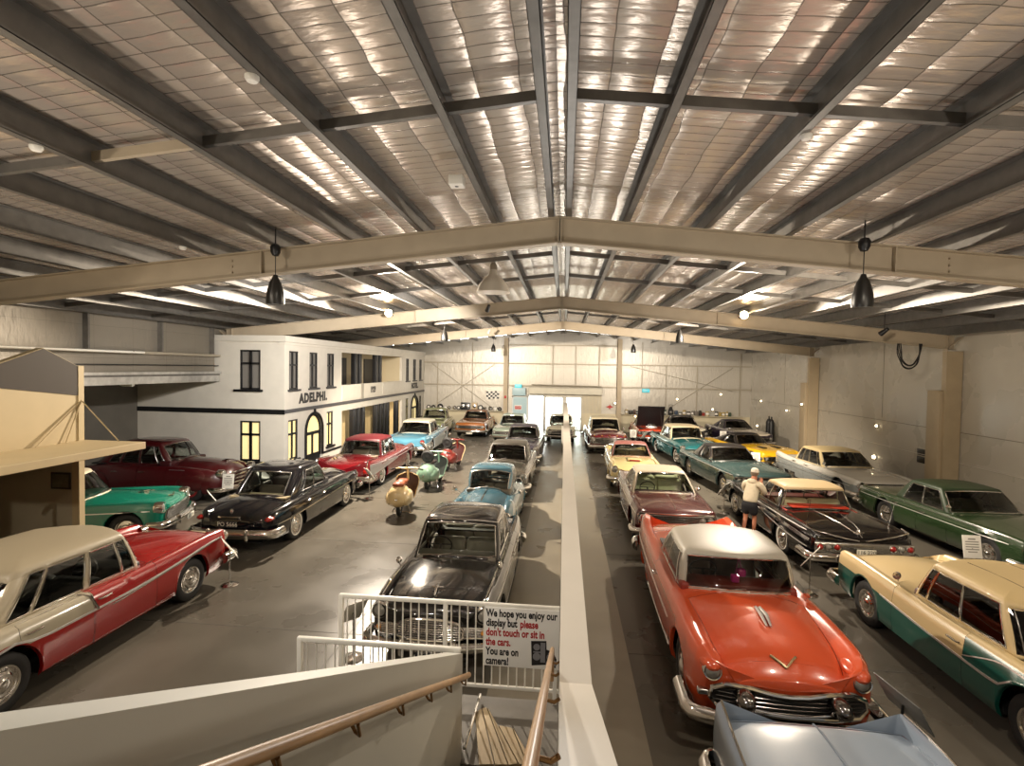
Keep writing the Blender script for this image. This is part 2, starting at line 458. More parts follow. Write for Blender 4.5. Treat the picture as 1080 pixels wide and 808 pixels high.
        for y in ys[::-1]: loop.append((base(rb+br*y*y, y*wr_), Vector((rt+tr*y*y, y*wtr, ze-p['zrd']+(zr-ze)*.55*(1-y*y))), ('B', y)))
        for u in us[1:-1][::-1]:
            x = lerp(xfc, xrc, u); xt = lerp(xtf, xtr, u)
            loop.append((base(x, fwid(x)), Vector((xt, tw(u), ze)), ('L', u)))
        n = len(loop); vsl = [0, p['sill'], .22, .42, .62, .78, p['hdr'], 1.0]
        cx = (ft+rt)/2; rows = []
        for v in vsl:
            row = []
            for (b, t, k) in loop:
                q = b.lerp(t, v); od = Vector((b.x-(rb+fb)/2, b.y*1.0, 0))
                if k[0] in 'RL': od = Vector((0, math.copysign(1, b.y), 0))
                elif k[0] == 'F': od = Vector((1, 0, 0))
                else: od = Vector((-1, 0, 0))
                row.append(q+od.normalized()*p['bulge']*4*v*(1-v))
            rows.append(row)
        nv = len(vsl)
        parts = {}
        def segkind(j):
            a, b = loop[j][2], loop[(j+1) % n][2]
            if a[0] == b[0]: return a[0], (a[1]+b[1])/2
            sk = a[0] if a[0] in 'RL' else b[0]
            # a corner cell between an end and a side
            if sk in 'RL':
                u = a[1] if a[0] in 'RL' else b[1]
                return sk, u/2 if u < .5 else (u+1)/2
            return 'R', 0
        fl = p.get('front', (.0, 1.0))
        for i in range(nv-1):
            for j in range(n):
                k, val = segkind(j); glassrow = 0 < i < nv-2; key = 'roof'
                if k == 'F': key = 'windshield' if glassrow and abs(val) < .96 else 'roof'
                elif k == 'B':
                    key = 'rear_window' if glassrow and abs(val) < p['rear'][1] else 'roof'
                else:
                    if glassrow:
                        for wi, (a, b) in enumerate(p['windows']):
                            if a < val < b: key = ('side_window', wi, k)
                parts.setdefault(key, []).append((i, j))
        rp = p['roofpaint'] or p['paint']
        roofm = rp if not isinstance(rp, str) else paint(rp, p['finish'] if rp == p['paint'] or p['roofpaint'] is None else .46); pm = paint(p['pillarpaint'], p['finish']) if p['pillarpaint'] else roofm
        for key, cells in parts.items():
            mb = MB(); vid = {}
            for i, j in cells:
                q = []
                for ii, jj in ((i, j), (i, (j+1) % n), (i+1, (j+1) % n), (i+1, j)):
                    if (ii, jj) not in vid:
                        vid[(ii, jj)] = len(mb.v); mb.v.append(tuple(rows[ii][jj]))
                    q.append(vid[(ii, jj)])
                mb.f.append(tuple(q)); mb.m.append(1 if (key == 'roof' and i < nv-2) else 0)
            if key == 'roof':
                prev = rows[-1]; pid = [vid[(nv-1, j)] for j in range(n)]
                c = Vector((cx, 0, 0)); R0 = rows[-1]
                for sfac, lift in ((.97, .30), (.92, .52), (.82, .74), (.65, .90), (.42, .97), (.2, 1.0)):
                    nid = []
                    for j in range(n):
                        q = R0[j].copy(); q.x = cx+(q.x-cx)*(sfac if sfac > .9 else lerp(sfac, .95, .0)); q.y *= sfac
                        tgt = zr - p.get('roofarc', .03)*((q.x-cx)/max(.3, (ft-rt)/2))**2
                        q.z = lerp(R0[j].z, tgt, lift); nid.append(len(mb.v)); mb.v.append(tuple(q))
                    for j in range(n): mb.f.append((pid[j], pid[(j+1) % n], nid[(j+1) % n], nid[j])); mb.m.append(0)
                    pid = nid
                mb.v.append((cx, 0, zr)); cc = len(mb.v)-1
                for j in range(n): mb.f.append((pid[j], pid[(j+1) % n], cc)); mb.m.append(0)
                o = s.B(mb, 'roof', [roofm, pm], angle=60)
                sm = o.modifiers.new('thickness', 'SOLIDIFY'); sm.thickness = .022*CS; sm.offset = -1
                s.roof = o
            else:
                nm = key if isinstance(key, str) else key[0]
                s.B(mb, nm, M[p['glass']], angle=60)
        s.loop = loop; s.rows = rows; s.n = n
        # bright surrounds of the two end windows and the side openings
        def surround(name, js, lo, hi, r=.011):
            pts = [rows[lo][j] for j in js]+[rows[i][js[-1]] for i in range(lo+1, hi)]+[rows[hi][j] for j in js[::-1]]+[rows[i][js[0]] for i in range(hi-1, lo, -1)]
            mb = MB(); mb.tube(pts, r, 6, closed=True); s.B(mb, name, M[p.get('surround', 'chrome')])
        fj = [j for j in range(n) if loop[j][2][0] == 'F']; surround('windshield_trim', fj[1:-1], 1, nv-2)
        bj = [j for j in range(n) if loop[j][2][0] == 'B' and abs(loop[j][2][1]) <= p['rear'][1]+.001]
        if len(bj) > 2: surround('rear_window_trim', bj, 1, nv-2)
        if p.get('sidetrim', True):
            for sd in 'RL':
                mb = MB()
                for (a, b) in p['windows']:
                    js = sorted([j for j in range(n) if loop[j][2][0] == sd and a-1e-6 <= loop[j][2][1] <= b+1e-6])
                    if len(js) < 2: continue
                    pts = [rows[1][j] for j in js]+[rows[i][js[-1]] for i in range(2, nv-2)]+[rows[nv-2][j] for j in js[::-1]]+[rows[i][js[0]] for i in range(nv-3, 1, -1)]
                    mb.tube(pts, .009, 5, closed=True)
                if mb.v: s.B(mb, 'window_trim', M[p.get('surround', 'chrome')])
    # ---- wheels
    def running(s):
        p = s.p; r = p['wr']; tw = p['tw']; key = (r, tw, p['whitewall'], p['hubcol'], p['hub'])
        for xw in p['ax']:
            for sg in (1, -1):
                yc = sg*(s.hw*s.fn['w'](xw)-tw/2-.035-p['wheel_in'])
                if key not in _wheels:
                    mb = MB(); h = tw/2; ri = r*.60
                    prof = [(ri, -h*.8), (r*.74, -h*.98), (r*.92, -h*.9), (r*.985, -h*.62), (r, 0), (r*.985, h*.62), (r*.92, h*.9), (r*.74, h*.98), (r*.64, h*.88), (ri, h*.8)]
                    mi = [0]*9
                    if p['whitewall']: mi[7] = 1
                    mb.lathe(prof, 32, 0, mis=mi); o = s.B(mb, 'wheel', [M['rubber'], M['whitewall']], angle=50)
                    hb = MB(); q = p['hub']/.2
                    rim = M['chrome'] if p['hubcol'] is None else paint(p['hubcol'], .4)
                    hb.lathe([(ri*1.01, h*.70), (ri*1.02, h*.84), (ri*.94, h*.80), (ri*.86, h*.5), (ri*.7*q, h*.62)], 28, 0)
                    hb.lathe([(ri*.72*q, h*.60), (ri*.70*q, h*.80), (ri*.58*q, h*.98), (ri*.42*q, h*.94), (ri*.3*q, h*1.12), (ri*.12*q, h*1.22), (0, h*1.24)], 24, 1)
                    ho = s.B(hb, 'hubcap', [rim, M['chrome']], o, angle=30); _wheels[key] = o; w = o
                else:
                    w = copy_tree(_wheels[key], s.root)
                w.location = (xw*CS, yc*CS, r*CS); w.rotation_euler = (-PI/2*sg, 0, 0)
    # ---- seats, dashboard, steering wheel
    def inside(s):
        p = s.p
        if not (p['top'] and p['seats']): return
        fx = p['cabtop'][1]; sm = mat('upholstery', p['seat'], .7) if p['seat'] not in _seatm else _seatm[p['seat']]; _seatm[p['seat']] = sm
        hw = s.hw-.30; zt = p['seatback']
        for k, x0 in enumerate((fx-.48, fx-.48-p.get('seatgap', .95))):
            zt_, zg = p["zr"]-.08, s.topz(p["cab"][0], 0); xl = p["cabtop"][0]-(p["cabtop"][0]-p["cab"][0])*(zt_-zt)/max(.1, zt_-zg)+p.get('shelfroom', .32)
            if k: x0 = max(x0, xl)
            if k and (p.get("one_seat") or fx-.48-x0 < .5): continue
            mb = MB(); mb.rbox(x0-.05, x0+.45, -hw, hw, .42, .60, .06); 
            for sg in (-1, 1): mb.rbox(x0-.22, x0-.02, sg*.01 if sg > 0 else -hw, hw if sg > 0 else -.01, .45, zt, .07)
            s.B(mb, 'seat', sm)
        mb = MB(); xd = p['cab'][1]-p['cabbow'][1]-.12; zd = s.topz(p['cab'][1], 0)
        mb.rbox(xd-.18, xd+.2, -hw-.08, hw+.08, zd-.28, zd-.03, .05); s.B(mb, 'dashboard', paint(p.get('dash', '#191614'), .5))
        if p.get('shelf', True):
            mb = MB(); xr = p['cab'][0]+.02; mb.box(xr, xr+.42, -hw-.05, hw+.05, s.topz(xr, 0)-.06, s.topz(xr, 0)-.03)
            s.B(mb, 'parcel_shelf', paint(p.get('shelfcol', '#191614'), .6), smooth=False)
        mb = MB(); c = Vector((xd-.34, -.36 if p.get('rhd', True) else .36, zd-.02)); t = rotm('Y', -62)
        mb.tube([c+(t @ Vector((.19*math.cos(a*PI/12), .19*math.sin(a*PI/12), 0))) for a in range(24)], .012, 6, closed=True)
        mb.tube([c+(t @ Vector((0, -.19, 0))), c, c+(t @ Vector((0, .19, 0)))], .011, 6); mb.tube([c, Vector((xd-.1, c.y, zd-.2))], .02, 6)
        s.B(mb, 'steering_wheel', mat('wheel_rim', '#2a2622', .4) if 'swm' not in _seatm else _seatm['swm'])
    # ---- fittings
    def face(s, y, end=1, off=0.0):
        """x of the nose (or tail) at a given y"""
        x = s.L/2*end; return x+s.shear(x, y)+off*end
    def ribbon(s, name, pts, m, wid=.03, out=.008, both=True, parent=None):
        """bright strip along the side: pts are (x, z)"""
        if m is M['chrome']: m = M['trim']
        for sg in ((1, -1) if both is True else (both,)):
            mb = MB(); n = 24; f = pchip(pts) if len(pts) > 2 else (lambda x: lerp(pts[0][1], pts[1][1], (x-pts[0][0])/(pts[1][0]-pts[0][0])))
            x0, x1 = pts[0][0], pts[-1][0]; ring = []
            for i in range(n+1):
                x = lerp(x0, x1, i/n); z = f(x); w_ = wid*(.6 if i in (0, n) else 1)
                y0 = s.side(x, z-w_/2); y1 = s.side(x, z+w_/2); xx = x+s.shear(x, y0)
                ring.append([(xx, sg*(y0-.01), z-w_/2), (xx, sg*(y0+out), z-w_/2*.7), (xx, sg*(y1+out), z+w_/2*.7), (xx, sg*(y1-.01), z+w_/2)])
            for a, b in zip(ring[:-1], ring[1:]):
                for k in range(3): mb.quad(a[k], b[k], b[k+1], a[k+1])
            mb.quad(*ring[0]); mb.quad(*ring[-1])
            s.B(mb, name, m, parent)
    def ribbon3(s, x0, x1, m=None, wid=.03, out=.008, name='side_trim', both=True):
        n = 14; s.ribbon(name, [(lerp(x0, x1, i/n), s.section(lerp(x0, x1, i/n))[3][1]) for i in range(n+1)], m or M['chrome'], wid, out, both)
    def bumper(s, end=1, z=.48, h=.16, t=.07, out=.10, wrap=.35, bow=.12, name=None, guards=(), w=1.0, gh=.2, dip=0.0, m=None, bullet=False):
        mb = MB(); hw = (s.hw+.02)*w; xe = s.L/2+out; path = []; n = 18
        for i in range(n+1):
            y = lerp(-hw+.09, hw-.09, i/n); path.append((end*(xe-bow*(y/hw)**2), y, 0))
        a0 = path[0]; a1 = path[-1]
        pre = [(a0[0]-end*wrap, -hw, 0), (a0[0]-end*wrap*.5, -hw, 0), (a0[0]-end*.10, -hw+.005, 0), (a0[0]-end*.03, -hw+.04, 0)]
        post = [(q[0], -q[1], 0) for q in pre[::-1]]
        path = pre+path+post
        prof = [(-t*.3, -h/2), (t*.35, -h*.42), (t*.8, -h*.2), (t, .02*h), (t*.8, h*.25), (t*.35, h*.45), (-t*.3, h/2)]
        path = [Vector(q)+Vector((0, 0, z-dip*(1-(q[1]/hw)**2))) for q in path]
        mb.sweep(path, prof, flip=(end < 0))
        for g in guards:
            for sg in ((1, -1) if g else (1,)):
                xg = end*(xe-bow*(g/hw)**2+t*.7)
                if bullet:
                    mb.lathe([(.10, -.12), (.10, 0), (.085, .07), (.05, .13), (0, .15)], 16, 0, Matrix.Translation((xg-end*.03, sg*g, z+.06)) @ rotm('Y', 90*end))
                else:
                    mb.rbox(xg-.05, xg+.04, sg*g-.035, sg*g+.035, z-gh*.55, z+gh*.6, .03)
        return s.B(mb, name or ('front_bumper' if end > 0 else 'rear_bumper'), m or M['chrome'], angle=50)
    def disc_lamp(s, name, x, y, z, r, m, end=1, depth=.05, ring=.018, tilt=0, both=True, hood=0.0):
        for sg in ((1, -1) if both else (1,)):
            T = Matrix.Translation((x, sg*y, z)) @ rotm('Y', 90*end-tilt*end)
            mb = MB(); mb.lathe([(r+ring, -depth), (r+ring, 0), (r+ring*.6, .012+hood), (r, .008), (r*.97, -.01)], 24, 0, T)
            o = s.B(mb, name, M['chrome'])
            mb = MB(); mb.lathe([(r*.99, -.005), (r*.9, .012), (r*.6, .03), (r*.3, .038), (0, .04)], 24, 0, T)
            s.B(mb, 'lens', m, o)
    def pod(s, name, x, y, z, sx, sy, sz, m, both=True, sg1=1, parent=None):
        for sg in ((1, -1) if both else (sg1,)):
            mb = MB(); mb.sphere((x, sg*y, z), 1, 16, 10, sc=(sx, sy, sz)); s.B(mb, name, m, parent)
    def rblock(s, name, x0, x1, y0, y1, z0, z1, m, r=.02, both=False, parent=None):
        o = None
        for sg in ((1, -1) if both else (1,)):
            mb = MB(); a, b = sorted((sg*y0, sg*y1)); mb.rbox(min(x0, x1), max(x0, x1), a, b, min(z0, z1), max(z0, z1), r); o = s.B(mb, name, m, parent)
        return o
    def grille(s, outline, nbars=8, vertical=False, end=1, off=.012, bar=.007, frame=.018, back='grille_dark', barm='chrome', depth=.02, bow=None):
        """outline: list of (y, z) for the left half from bottom centre round to top centre; mirrored"""
        full = outline+[(-y, z) for y, z in outline[::-1] if abs(y) > 1e-6]
        if bow is None: bow = lambda y: s.face(y, end, off)
        P = [Vector((bow(y), y, z)) for y, z in full]
        mb = MB(); zc = sum(q.z for q in P)/len(P); c = Vector((bow(0), 0, zc)); n = len(P)
        # backing built as a grid so it follows the bow of the nose
        ys = [y for y, z in full]; ymax = max(ys); zf = []
        def span(y):
            zz = []
            for (ya, za), (yb, zb) in zip(full, full[1:]+full[:1]):
                if (ya-y)*(yb-y) <= 0 and abs(ya-yb) > 1e-9: zz.append(lerp(za, zb, (y-ya)/(yb-ya)))
            return (min(zz), max(zz)) if len(zz) >= 2 else (zc, zc)
        K = 28; cols = []
        for i in range(K+1):
            y = lerp(-ymax*.995, ymax*.995, i/K); a, b = span(y); cols.append((y, a, b))
        for (y0, a0, b0), (y1, a1, b1) in zip(cols[:-1], cols[1:]):
            mb.quad((bow(y0), y0, a0), (bow(y1), y1, a1), (bow(y1), y1, b1), (bow(y0), y0, b0))
        o = s.B(mb, 'grille', M[back], smooth=False, fix=False)
        fb = MB(); fb.tube([q+Vector((.004*end, 0, 0)) for q in P], frame, 8, closed=True); s.B(fb, 'grille_surround', M['chrome'], o)
        bb = MB()
        if vertical:
            for i in range(1, nbars):
                y = lerp(-ymax, ymax, i/nbars); a, b = span(y)
                if b-a > .02: bb.tube([(bow(y)+.01*end, y, a), (bow(y)+.018*end, y, (a+b)/2), (bow(y)+.01*end, y, b)], bar, 5)
        else:
            zs = [z for y, z in full]; z0, z1 = min(zs), max(zs)
            for i in range(1, nbars):
                z = lerp(z0, z1, i/nbars); yy = [y for (y, a, b) in cols if a <= z <= b]
                if len(yy) > 1:
                    y0, y1 = min(yy), max(yy); bb.tube([(bow(lerp(y0, y1, k/10))+.012*end, lerp(y0, y1, k/10), z) for k in range(11)], bar, 5)
        if bb.v: s.B(bb, 'grille_bars', M[barm], o)
        return o
    def plate(s, end, z, body, m='plate_white', ink='ink', w=.36, h=.11, off=.02, y=0, bow=0.0):
        x = end*(s.L/2+off); mb = MB(); mb.rbox(x-.008, x+.008, y-w/2, y+w/2, z-h/2, z+h/2, .006)
        o = s.B(mb, 'number_plate', M[m])
        T = Matrix.Translation((x+end*.009, y, z)) @ rotm('Z', 90*end) @ rotm('X', 90)
        t = text_mesh('plate_characters', body, h*.95, M[ink], o, T, .001); t.data.transform(Matrix.Scale(CS, 4))
    def mirror(s, x, y, z, both=True, sg1=1, r=.06):
        for sg in ((1, -1) if both else (sg1,)):
            mb = MB(); mb.tube([(x, sg*y, z-.10), (x, sg*(y+.03), z-.02), (x+.01, sg*(y+.04), z)], .008, 6)
            mb.lathe([(0, -.035), (r*.7, -.025), (r, .005), (r*.94, .012), (0, .010)], 16, 0, Matrix.Translation((x, sg*(y+.04), z+.02)) @ rotm('Y', -90))
            s.B(mb, 'wing_mirror', M['chrome'])
    def wipers(s):
        fj = [j for j in range(s.n) if s.loop[j][2][0] == 'F']
        for a, b in ((3, 1), (7, 5)):
            mb = MB(); mb.tube([s.rows[1][fj[a]]+Vector((.02, 0, -.01)), s.rows[1][fj[b]].lerp(s.rows[2][fj[b]], .5)+Vector((.02, 0, 0))], .006, 5)
            s.B(mb, 'wiper', M['dull_chrome'])
    def ornament(s, x, kind='jet', l=.3):
        z = s.topz(x, 0); mb = MB()
        if kind == 'jet':
            mb.tube([(x-l/2, 0, z+.015), (x, 0, z+.045), (x+l*.35, 0, z+.05), (x+l/2, 0, z+.045)], [.008, .022, .018, .004], 8)
            for sg in (1, -1): mb.add([(x, 0, z+.045), (x-l*.5, sg*.09, z+.035), (x-l*.35, sg*.02, z+.04)], [(0, 1, 2), (2, 1, 0)])
            mb.rbox(x-.05, x+.05, -.012, .012, z-.01, z+.04, .008)
        elif kind == 'v':
            for sg in (1, -1): mb.tube([(x, 0, s.topz(x, 0)+.008), (x+.0-l*.35, sg*l*.75, s.topz(x-l*.35, l*.75)+.008)], .012, 6)
        s.B(mb, 'hood_ornament', M['chrome'])
_wheels = {}; _seatm = {}
# ---------------------------------------------------------------- surfaces of the hall
RX = -.12; SL = .0996
m_floor = noisy(mat('polished_concrete', '#5a554c', .30, spec=.28), .9, .14, .06, .010, 8, bump_scale=3)
m_walk = noisy(mat('walkway_concrete', '#857d6e', .35), 1.4, .12, .08, 0, 6)
m_wallR = noisy(mat('painted_precast', '#b6afa1', .28), .8, .05, .06, .02, 4)
m_cream = noisy(mat('cream_paint', '#c9bd9f', .6), 2, .05)
m_beam = noisy(mat('beige_steel', '#a89a84', .5), 3, .05)
m_galv = noisy(mat('galvanised', '#716e69', .40, .5), 6, .14)
m_girt = mat('girt_steel', '#a59c8a', .5, .2)
m_white = mat('white_paint', '#dedad0', .45)
m_blackp = mat('black_paint', '#121214', .4)
def foil_material(name, col, rough, metal, sx, sy, puff, line=.5):
    """quilted foil blanket behind wire mesh: grid lines and pillows from object coordinates"""
    m = mat(name, col, rough, metal); nt = m.node_tree; N = nt.nodes; K = nt.links; b = N['Principled BSDF']
    tc = N.new('ShaderNodeTexCoord'); sp = N.new('ShaderNodeSeparateXYZ')
    nz = N.new('ShaderNodeTexNoise'); nz.inputs['Scale'].default_value = 1.3; nz.inputs['Detail'].default_value = 2
    ad = N.new('ShaderNodeMixRGB'); ad.blend_type = 'ADD'; ad.inputs[0].default_value = .10
    K.new(tc.outputs['Object'], nz.inputs['Vector']); K.new(tc.outputs['Object'], ad.inputs[1]); K.new(nz.outputs['Color'], ad.inputs[2]); K.new(ad.outputs[0], sp.inputs[0])
    def math_(op, a, b_=None):
        q = N.new('ShaderNodeMath'); q.operation = op
        for i, v in enumerate((a, b_)):
            if v is None: continue
            if isinstance(v, (int, float)): q.inputs[i].default_value = v
            else: K.new(v, q.inputs[i])
        return q.outputs[0]
    fs = []
    for out, s_ in ((sp.outputs[sx[0]], sx[1]), (sp.outputs[sy[0]], sy[1])):
        f = math_('FRACT', math_('DIVIDE', out, s_)); fs.append(math_('ABSOLUTE', math_('SUBTRACT', f, .5)))
    lines = math_('MAXIMUM', math_('GREATER_THAN', fs[0], .5-.006/sx[1]), math_('GREATER_THAN', fs[1], .5-.006/sy[1]))
    pill = math_('MULTIPLY', math_('SUBTRACT', .25, math_('POWER', fs[0], 2)), math_('SUBTRACT', .25, math_('POWER', fs[1], 4)))
    n2 = N.new('ShaderNodeTexNoise'); n2.inputs['Scale'].default_value = 9; n2.inputs['Detail'].default_value = 5
    mp2 = N.new('ShaderNodeMapping'); mp2.inputs['Scale'].default_value = (1, 1, 1); mp2.inputs['Scale'].default_value[{'X': 0, 'Y': 1, 'Z': 2}[sx[0]]] = .35
    K.new(tc.outputs['Object'], mp2.inputs[0]); K.new(mp2.outputs[0], n2.inputs['Vector'])
    h = math_('ADD', math_('MULTIPLY', pill, puff), math_('MULTIPLY', n2.outputs['Fac'], .35))
    bp = N.new('ShaderNodeBump'); bp.inputs['Strength'].default_value = .8; bp.inputs['Distance'].default_value = .05
    K.new(h, bp.inputs['Height']); K.new(bp.outputs[0], b.inputs['Normal'])
    mx = N.new('ShaderNodeMixRGB'); mx.inputs[1].default_value = (*lin(col), 1); mx.inputs[2].default_value = (*[v*.35 for v in lin(col)], 1)
    K.new(math_('MULTIPLY', lines, line), mx.inputs[0]); K.new(mx.outputs[0], b.inputs['Base Color'])
    return m
m_foil = foil_material('roof_foil', '#cabdaf', .27, .6, ('X', .42), ('Y', .18), 7, .9)
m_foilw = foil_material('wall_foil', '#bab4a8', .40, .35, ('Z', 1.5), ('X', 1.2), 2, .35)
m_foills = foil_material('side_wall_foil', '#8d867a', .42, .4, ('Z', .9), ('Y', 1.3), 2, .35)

# floor, walkway bands each side of the partition
mb = MB(); mb.box(-16.1, 12.9, -7, 37.1, -.2, 0); struct('floor', mb, m_floor)
mb = MB(); mb.box(.207, 1.05, 2.0, 31, 0, .004); struct('trim_1', mb, m_walk)
mb = MB(); mb.box(-.95, 0, 5.6, 29, 0, .004); struct('trim_2', mb, m_walk)
mb = MB()
for y in (4, 8, 12.3, 16.5, 21, 25.5, 30): mb.box(-12.5, -.96, y, y+.012, 0, .003)
for y in (8, 12.3, 16.5, 21, 25.5, 30): mb.box(1.06, 12.7, y, y+.012, 0, .003)
mb.box(-3.4, -3.388, -2, 37, 0, .003); mb.box(-9.0, -8.988, -2, 37, 0, .003)
struct('trim_3', mb, mat('joint_sealant', '#4d4943', .7))
mb = MB(); mb.quad((-60, 37.1, -.06), (60, 37.1, -.06), (60, 120, -.06), (-60, 120, -.06)); struct('ground', mb, noisy(mat('outside_concrete', '#c9c6bf', .8), .5, .1))

# roof lining
def roofz(x, off=0): return 7.153-SL*abs(x-RX)+off
mb = MB()
for x0, x1 in ((-12.8, RX), (RX, 12.85)):
    mb.add([(x0, -7, roofz(x0)), (x1, -7, roofz(x1)), (x1, 37.1, roofz(x1)), (x0, 37.1, roofz(x0)), (x0, -7, roofz(x0)+.12), (x1, -7, roofz(x1)+.12), (x1, 37.1, roofz(x1)+.12), (x0, 37.1, roofz(x0)+.12)],
           [(0, 1, 2, 3), (4, 7, 6, 5), (0, 4, 5, 1), (2, 6, 7, 3), (0, 3, 7, 4), (1, 5, 6, 2)])
struct('ceiling', mb, m_foil)
# purlins
def purlin(x, side):
    z0 = roofz(x, -.285); z1 = roofz(x, -.004); mb = MB(); t = .006; f = .092*side
    a, b = sorted((x, x+t*side)); mb.box(a, b, -7, 37.0, z0, z1)
    a, b = sorted((x, x+f)); mb.box(a, b, -7, 37.0, z0, z0+t); mb.box(a, b, -7, 37.0, z1-t, z1)
    a, b = sorted((x+f, x+f-t*side)); mb.box(a, b, -7, 37.0, z0, z0+.022)
    o = mb.build('purlin', m_galv, None, False); o['kind'] = 'structure'
px = [.19, 1.13]+[1.13+1.255*k for k in range(1, 10)]
for d in px:
    purlin(RX+d, -1); purlin(RX-d, 1)
# bridging between purlins
rows_ = (1.2, 5.1, 11.95, 14.7, 21.3, 24.3, 30.7, 33.7)
for y in rows_:
    for sd in (1, -1):
        for k in range(len(px)-1):
            x0, x1 = RX+sd*px[k], RX+sd*px[k+1]; za = roofz(x0, -.20); zb = roofz(x1, -.20); mb = MB()
            white_piece = (y == 5.1 and sd == -1 and k == 3)
            mb.add([(x0, y-.03, za), (x1, y-.03, zb), (x1, y+.03, zb), (x0, y+.03, za), (x0, y-.03, za+.10), (x1, y-.03, zb+.10), (x1, y+.03, zb+.10), (x0, y+.03, za+.10)],
                   [(0, 3, 2, 1), (4, 5, 6, 7), (0, 1, 5, 4), (2, 3, 7, 6), (1, 2, 6, 5), (0, 4, 7, 3)])
            o = mb.build('bridging', m_beam if white_piece else m_galv, None, False); o['kind'] = 'structure'
# portal frames
def rafter(y, full=True):
    zt = lambda x: 6.866-SL*abs(x-RX); zb = lambda x: 6.43-SL*abs(x-RX)
    mb = MB(); hw = .10; tf = .022; tw = .012
    for x0, x1 in ((-12.5, RX), (RX, 12.5)):
        for (lo, hi, w) in ((lambda x: zb(x), lambda x: zb(x)+tf, hw), (lambda x: zt(x)-tf, lambda x: zt(x), hw), (lambda x: zb(x)+tf, lambda x: zt(x)-tf, tw/2)):
            mb.add([(x0, y-w, lo(x0)), (x1, y-w, lo(x1)), (x1, y+w, lo(x1)), (x0, y+w, lo(x0)), (x0, y-w, hi(x0)), (x1, y-w, hi(x1)), (x1, y+w, hi(x1)), (x0, y+w, hi(x0))],
                   [(0, 3, 2, 1), (4, 5, 6, 7), (0, 1, 5, 4), (2, 3, 7, 6), (1, 2, 6, 5), (0, 4, 7, 3)])
    for x in (RX-.02, RX+.02):
        mb.box(x-.008, x+.008, y-hw, y+hw, zb(x)-.02, zt(x))
    for x in (RX+5.2, RX-5.2):
        mb.box(x-.01, x+.01, y-hw*.9, y+hw*.9, zb(x), zt(x))
    # bolts of the splice
    for sd in (-1, 1):
        for kx in (5.9, ):
            for kz in (.10, .2, .3): mb.box(sd*kx-.015, sd*kx+.015, y-hw*.4, y-.006, zb(sd*kx)+kz, zb(sd*kx)+kz+.03)
    # knee: deeper haunch plate at each end
    for sd in (-1, 1):
        xa, xb = sd*12.24, sd*11.5
        mb.box(min(xa, sd*12.26), max(xa, sd*12.26), y-hw, y+hw, zb(sd*12.24)-.06, zt(sd*12.24))
        mb.add([(sd*12.24, y-hw, zb(12.24)), (sd*12.70, y-hw, zt(12.7)), (sd*12.70, y+hw, zt(12.7)), (sd*12.24, y+hw, zb(12.24)),
                (sd*12.26, y-hw, zb(12.24)-.02), (sd*12.72, y-hw, zt(12.7)-.02), (sd*12.72, y+hw, zt(12.7)-.02), (sd*12.26, y+hw, zb(12.24)-.02)],
               [(0, 1, 2, 3), (4, 7, 6, 5), (0, 4, 5, 1), (3, 2, 6, 7)])
    o = mb.build('rafter', m_beam, None, False); o['kind'] = 'structure'
YR = (-.7, 8.74, 18.16, 27.6)
for y in YR: rafter(y)
m_col = noisy(mat('column_paint', '#ad9c80', .5), 3, .05)
for y in YR[1:]:
    mb = MB(); z1 = 6.35-SL*12.3
    for a, b, c, d in ((12.24, 12.262, -.10, .10), (12.70, 12.722, -.10, .10), (12.262, 12.70, -.006, .006)): mb.box(a, b, y+c, y+d, 0, z1)
    mb.box(12.262, 12.70, y-.10, y+.10, 0, z1-.02)
    o = mb.build('column', m_col, None, False); o['kind'] = 'structure'
    mb = MB(); mb.rbox(12.13, 12.74, y+.0, y+.58, 0, 3.82, .012); mb.box(12.10, 12.74, y-.02, y+.60, 3.82, 3.84)
    o = mb.build('column_casing', m_wallR if False else m_col, None, True); o['kind'] = 'structure'
    mb = MB()
    for a, b, c, d in ((-12.30, -12.278, -.10, .10), (-12.76, -12.738, -.10, .10)): mb.box(a, b, y+c, y+d, 0, z1)
    mb.box(-12.74, -12.30, y-.006, y+.006, 0, z1)
    if y < 18: o = mb.build('column', m_col, None, False); o['kind'] = 'structure'

# right wall of painted precast panels
mb = MB(); mb.box(12.75, 12.95, -7, 37.1, 0, 6.1); struct('wall_right', mb, m_wallR)
mb = MB()
mb.box(12.738, 12.752, -7, 37, 2.49, 2.51)
for y in (3.2, 13.4, 22.25, 31.6): mb.box(12.74, 12.752, y, y+.014, 2.6, 5.85)
struct('trim_4', mb, mat('panel_joint', '#7c7566', .7))
mb = MB(); mb.tube([(12.72, y, 1.52) for y in (10, 14, 18, 18.6, 24, 30)], .008, 5); struct('trim_5', mb, m_white)
# left side: low lean-to aisle, upper wall over its opening
mb = MB(); mb.box(-16.05, -15.95, -7, 37.1, 0, 4.0); struct('wall_left', mb, noisy(mat('lean_to_wall', '#6f6a61', .6), 2, .08))
mb = MB(); mb.box(-16.05, -12.7, -7, 18.0, 3.78, 3.9); struct('ceiling_lean_to', mb, mat('lean_to_lining', '#5b564d', .7))
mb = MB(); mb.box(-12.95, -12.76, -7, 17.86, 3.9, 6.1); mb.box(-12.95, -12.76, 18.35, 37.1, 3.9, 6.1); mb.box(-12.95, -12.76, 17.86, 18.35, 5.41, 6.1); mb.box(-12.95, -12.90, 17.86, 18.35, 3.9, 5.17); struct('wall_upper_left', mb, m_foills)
for y in (2.2, 5.0, 7.5, 10.1, 12.65, 15.2, 17.6):
    mb = MB(); mb.box(-12.76, -12.60, y-.03, y+.03, 4.7, 5.72); struct('wall_mullion', mb, m_galv)
mb = MB(); mb.box(-12.76, -12.58, -7, 17.95, 4.60, 4.68); struct('girt', mb, m_girt)
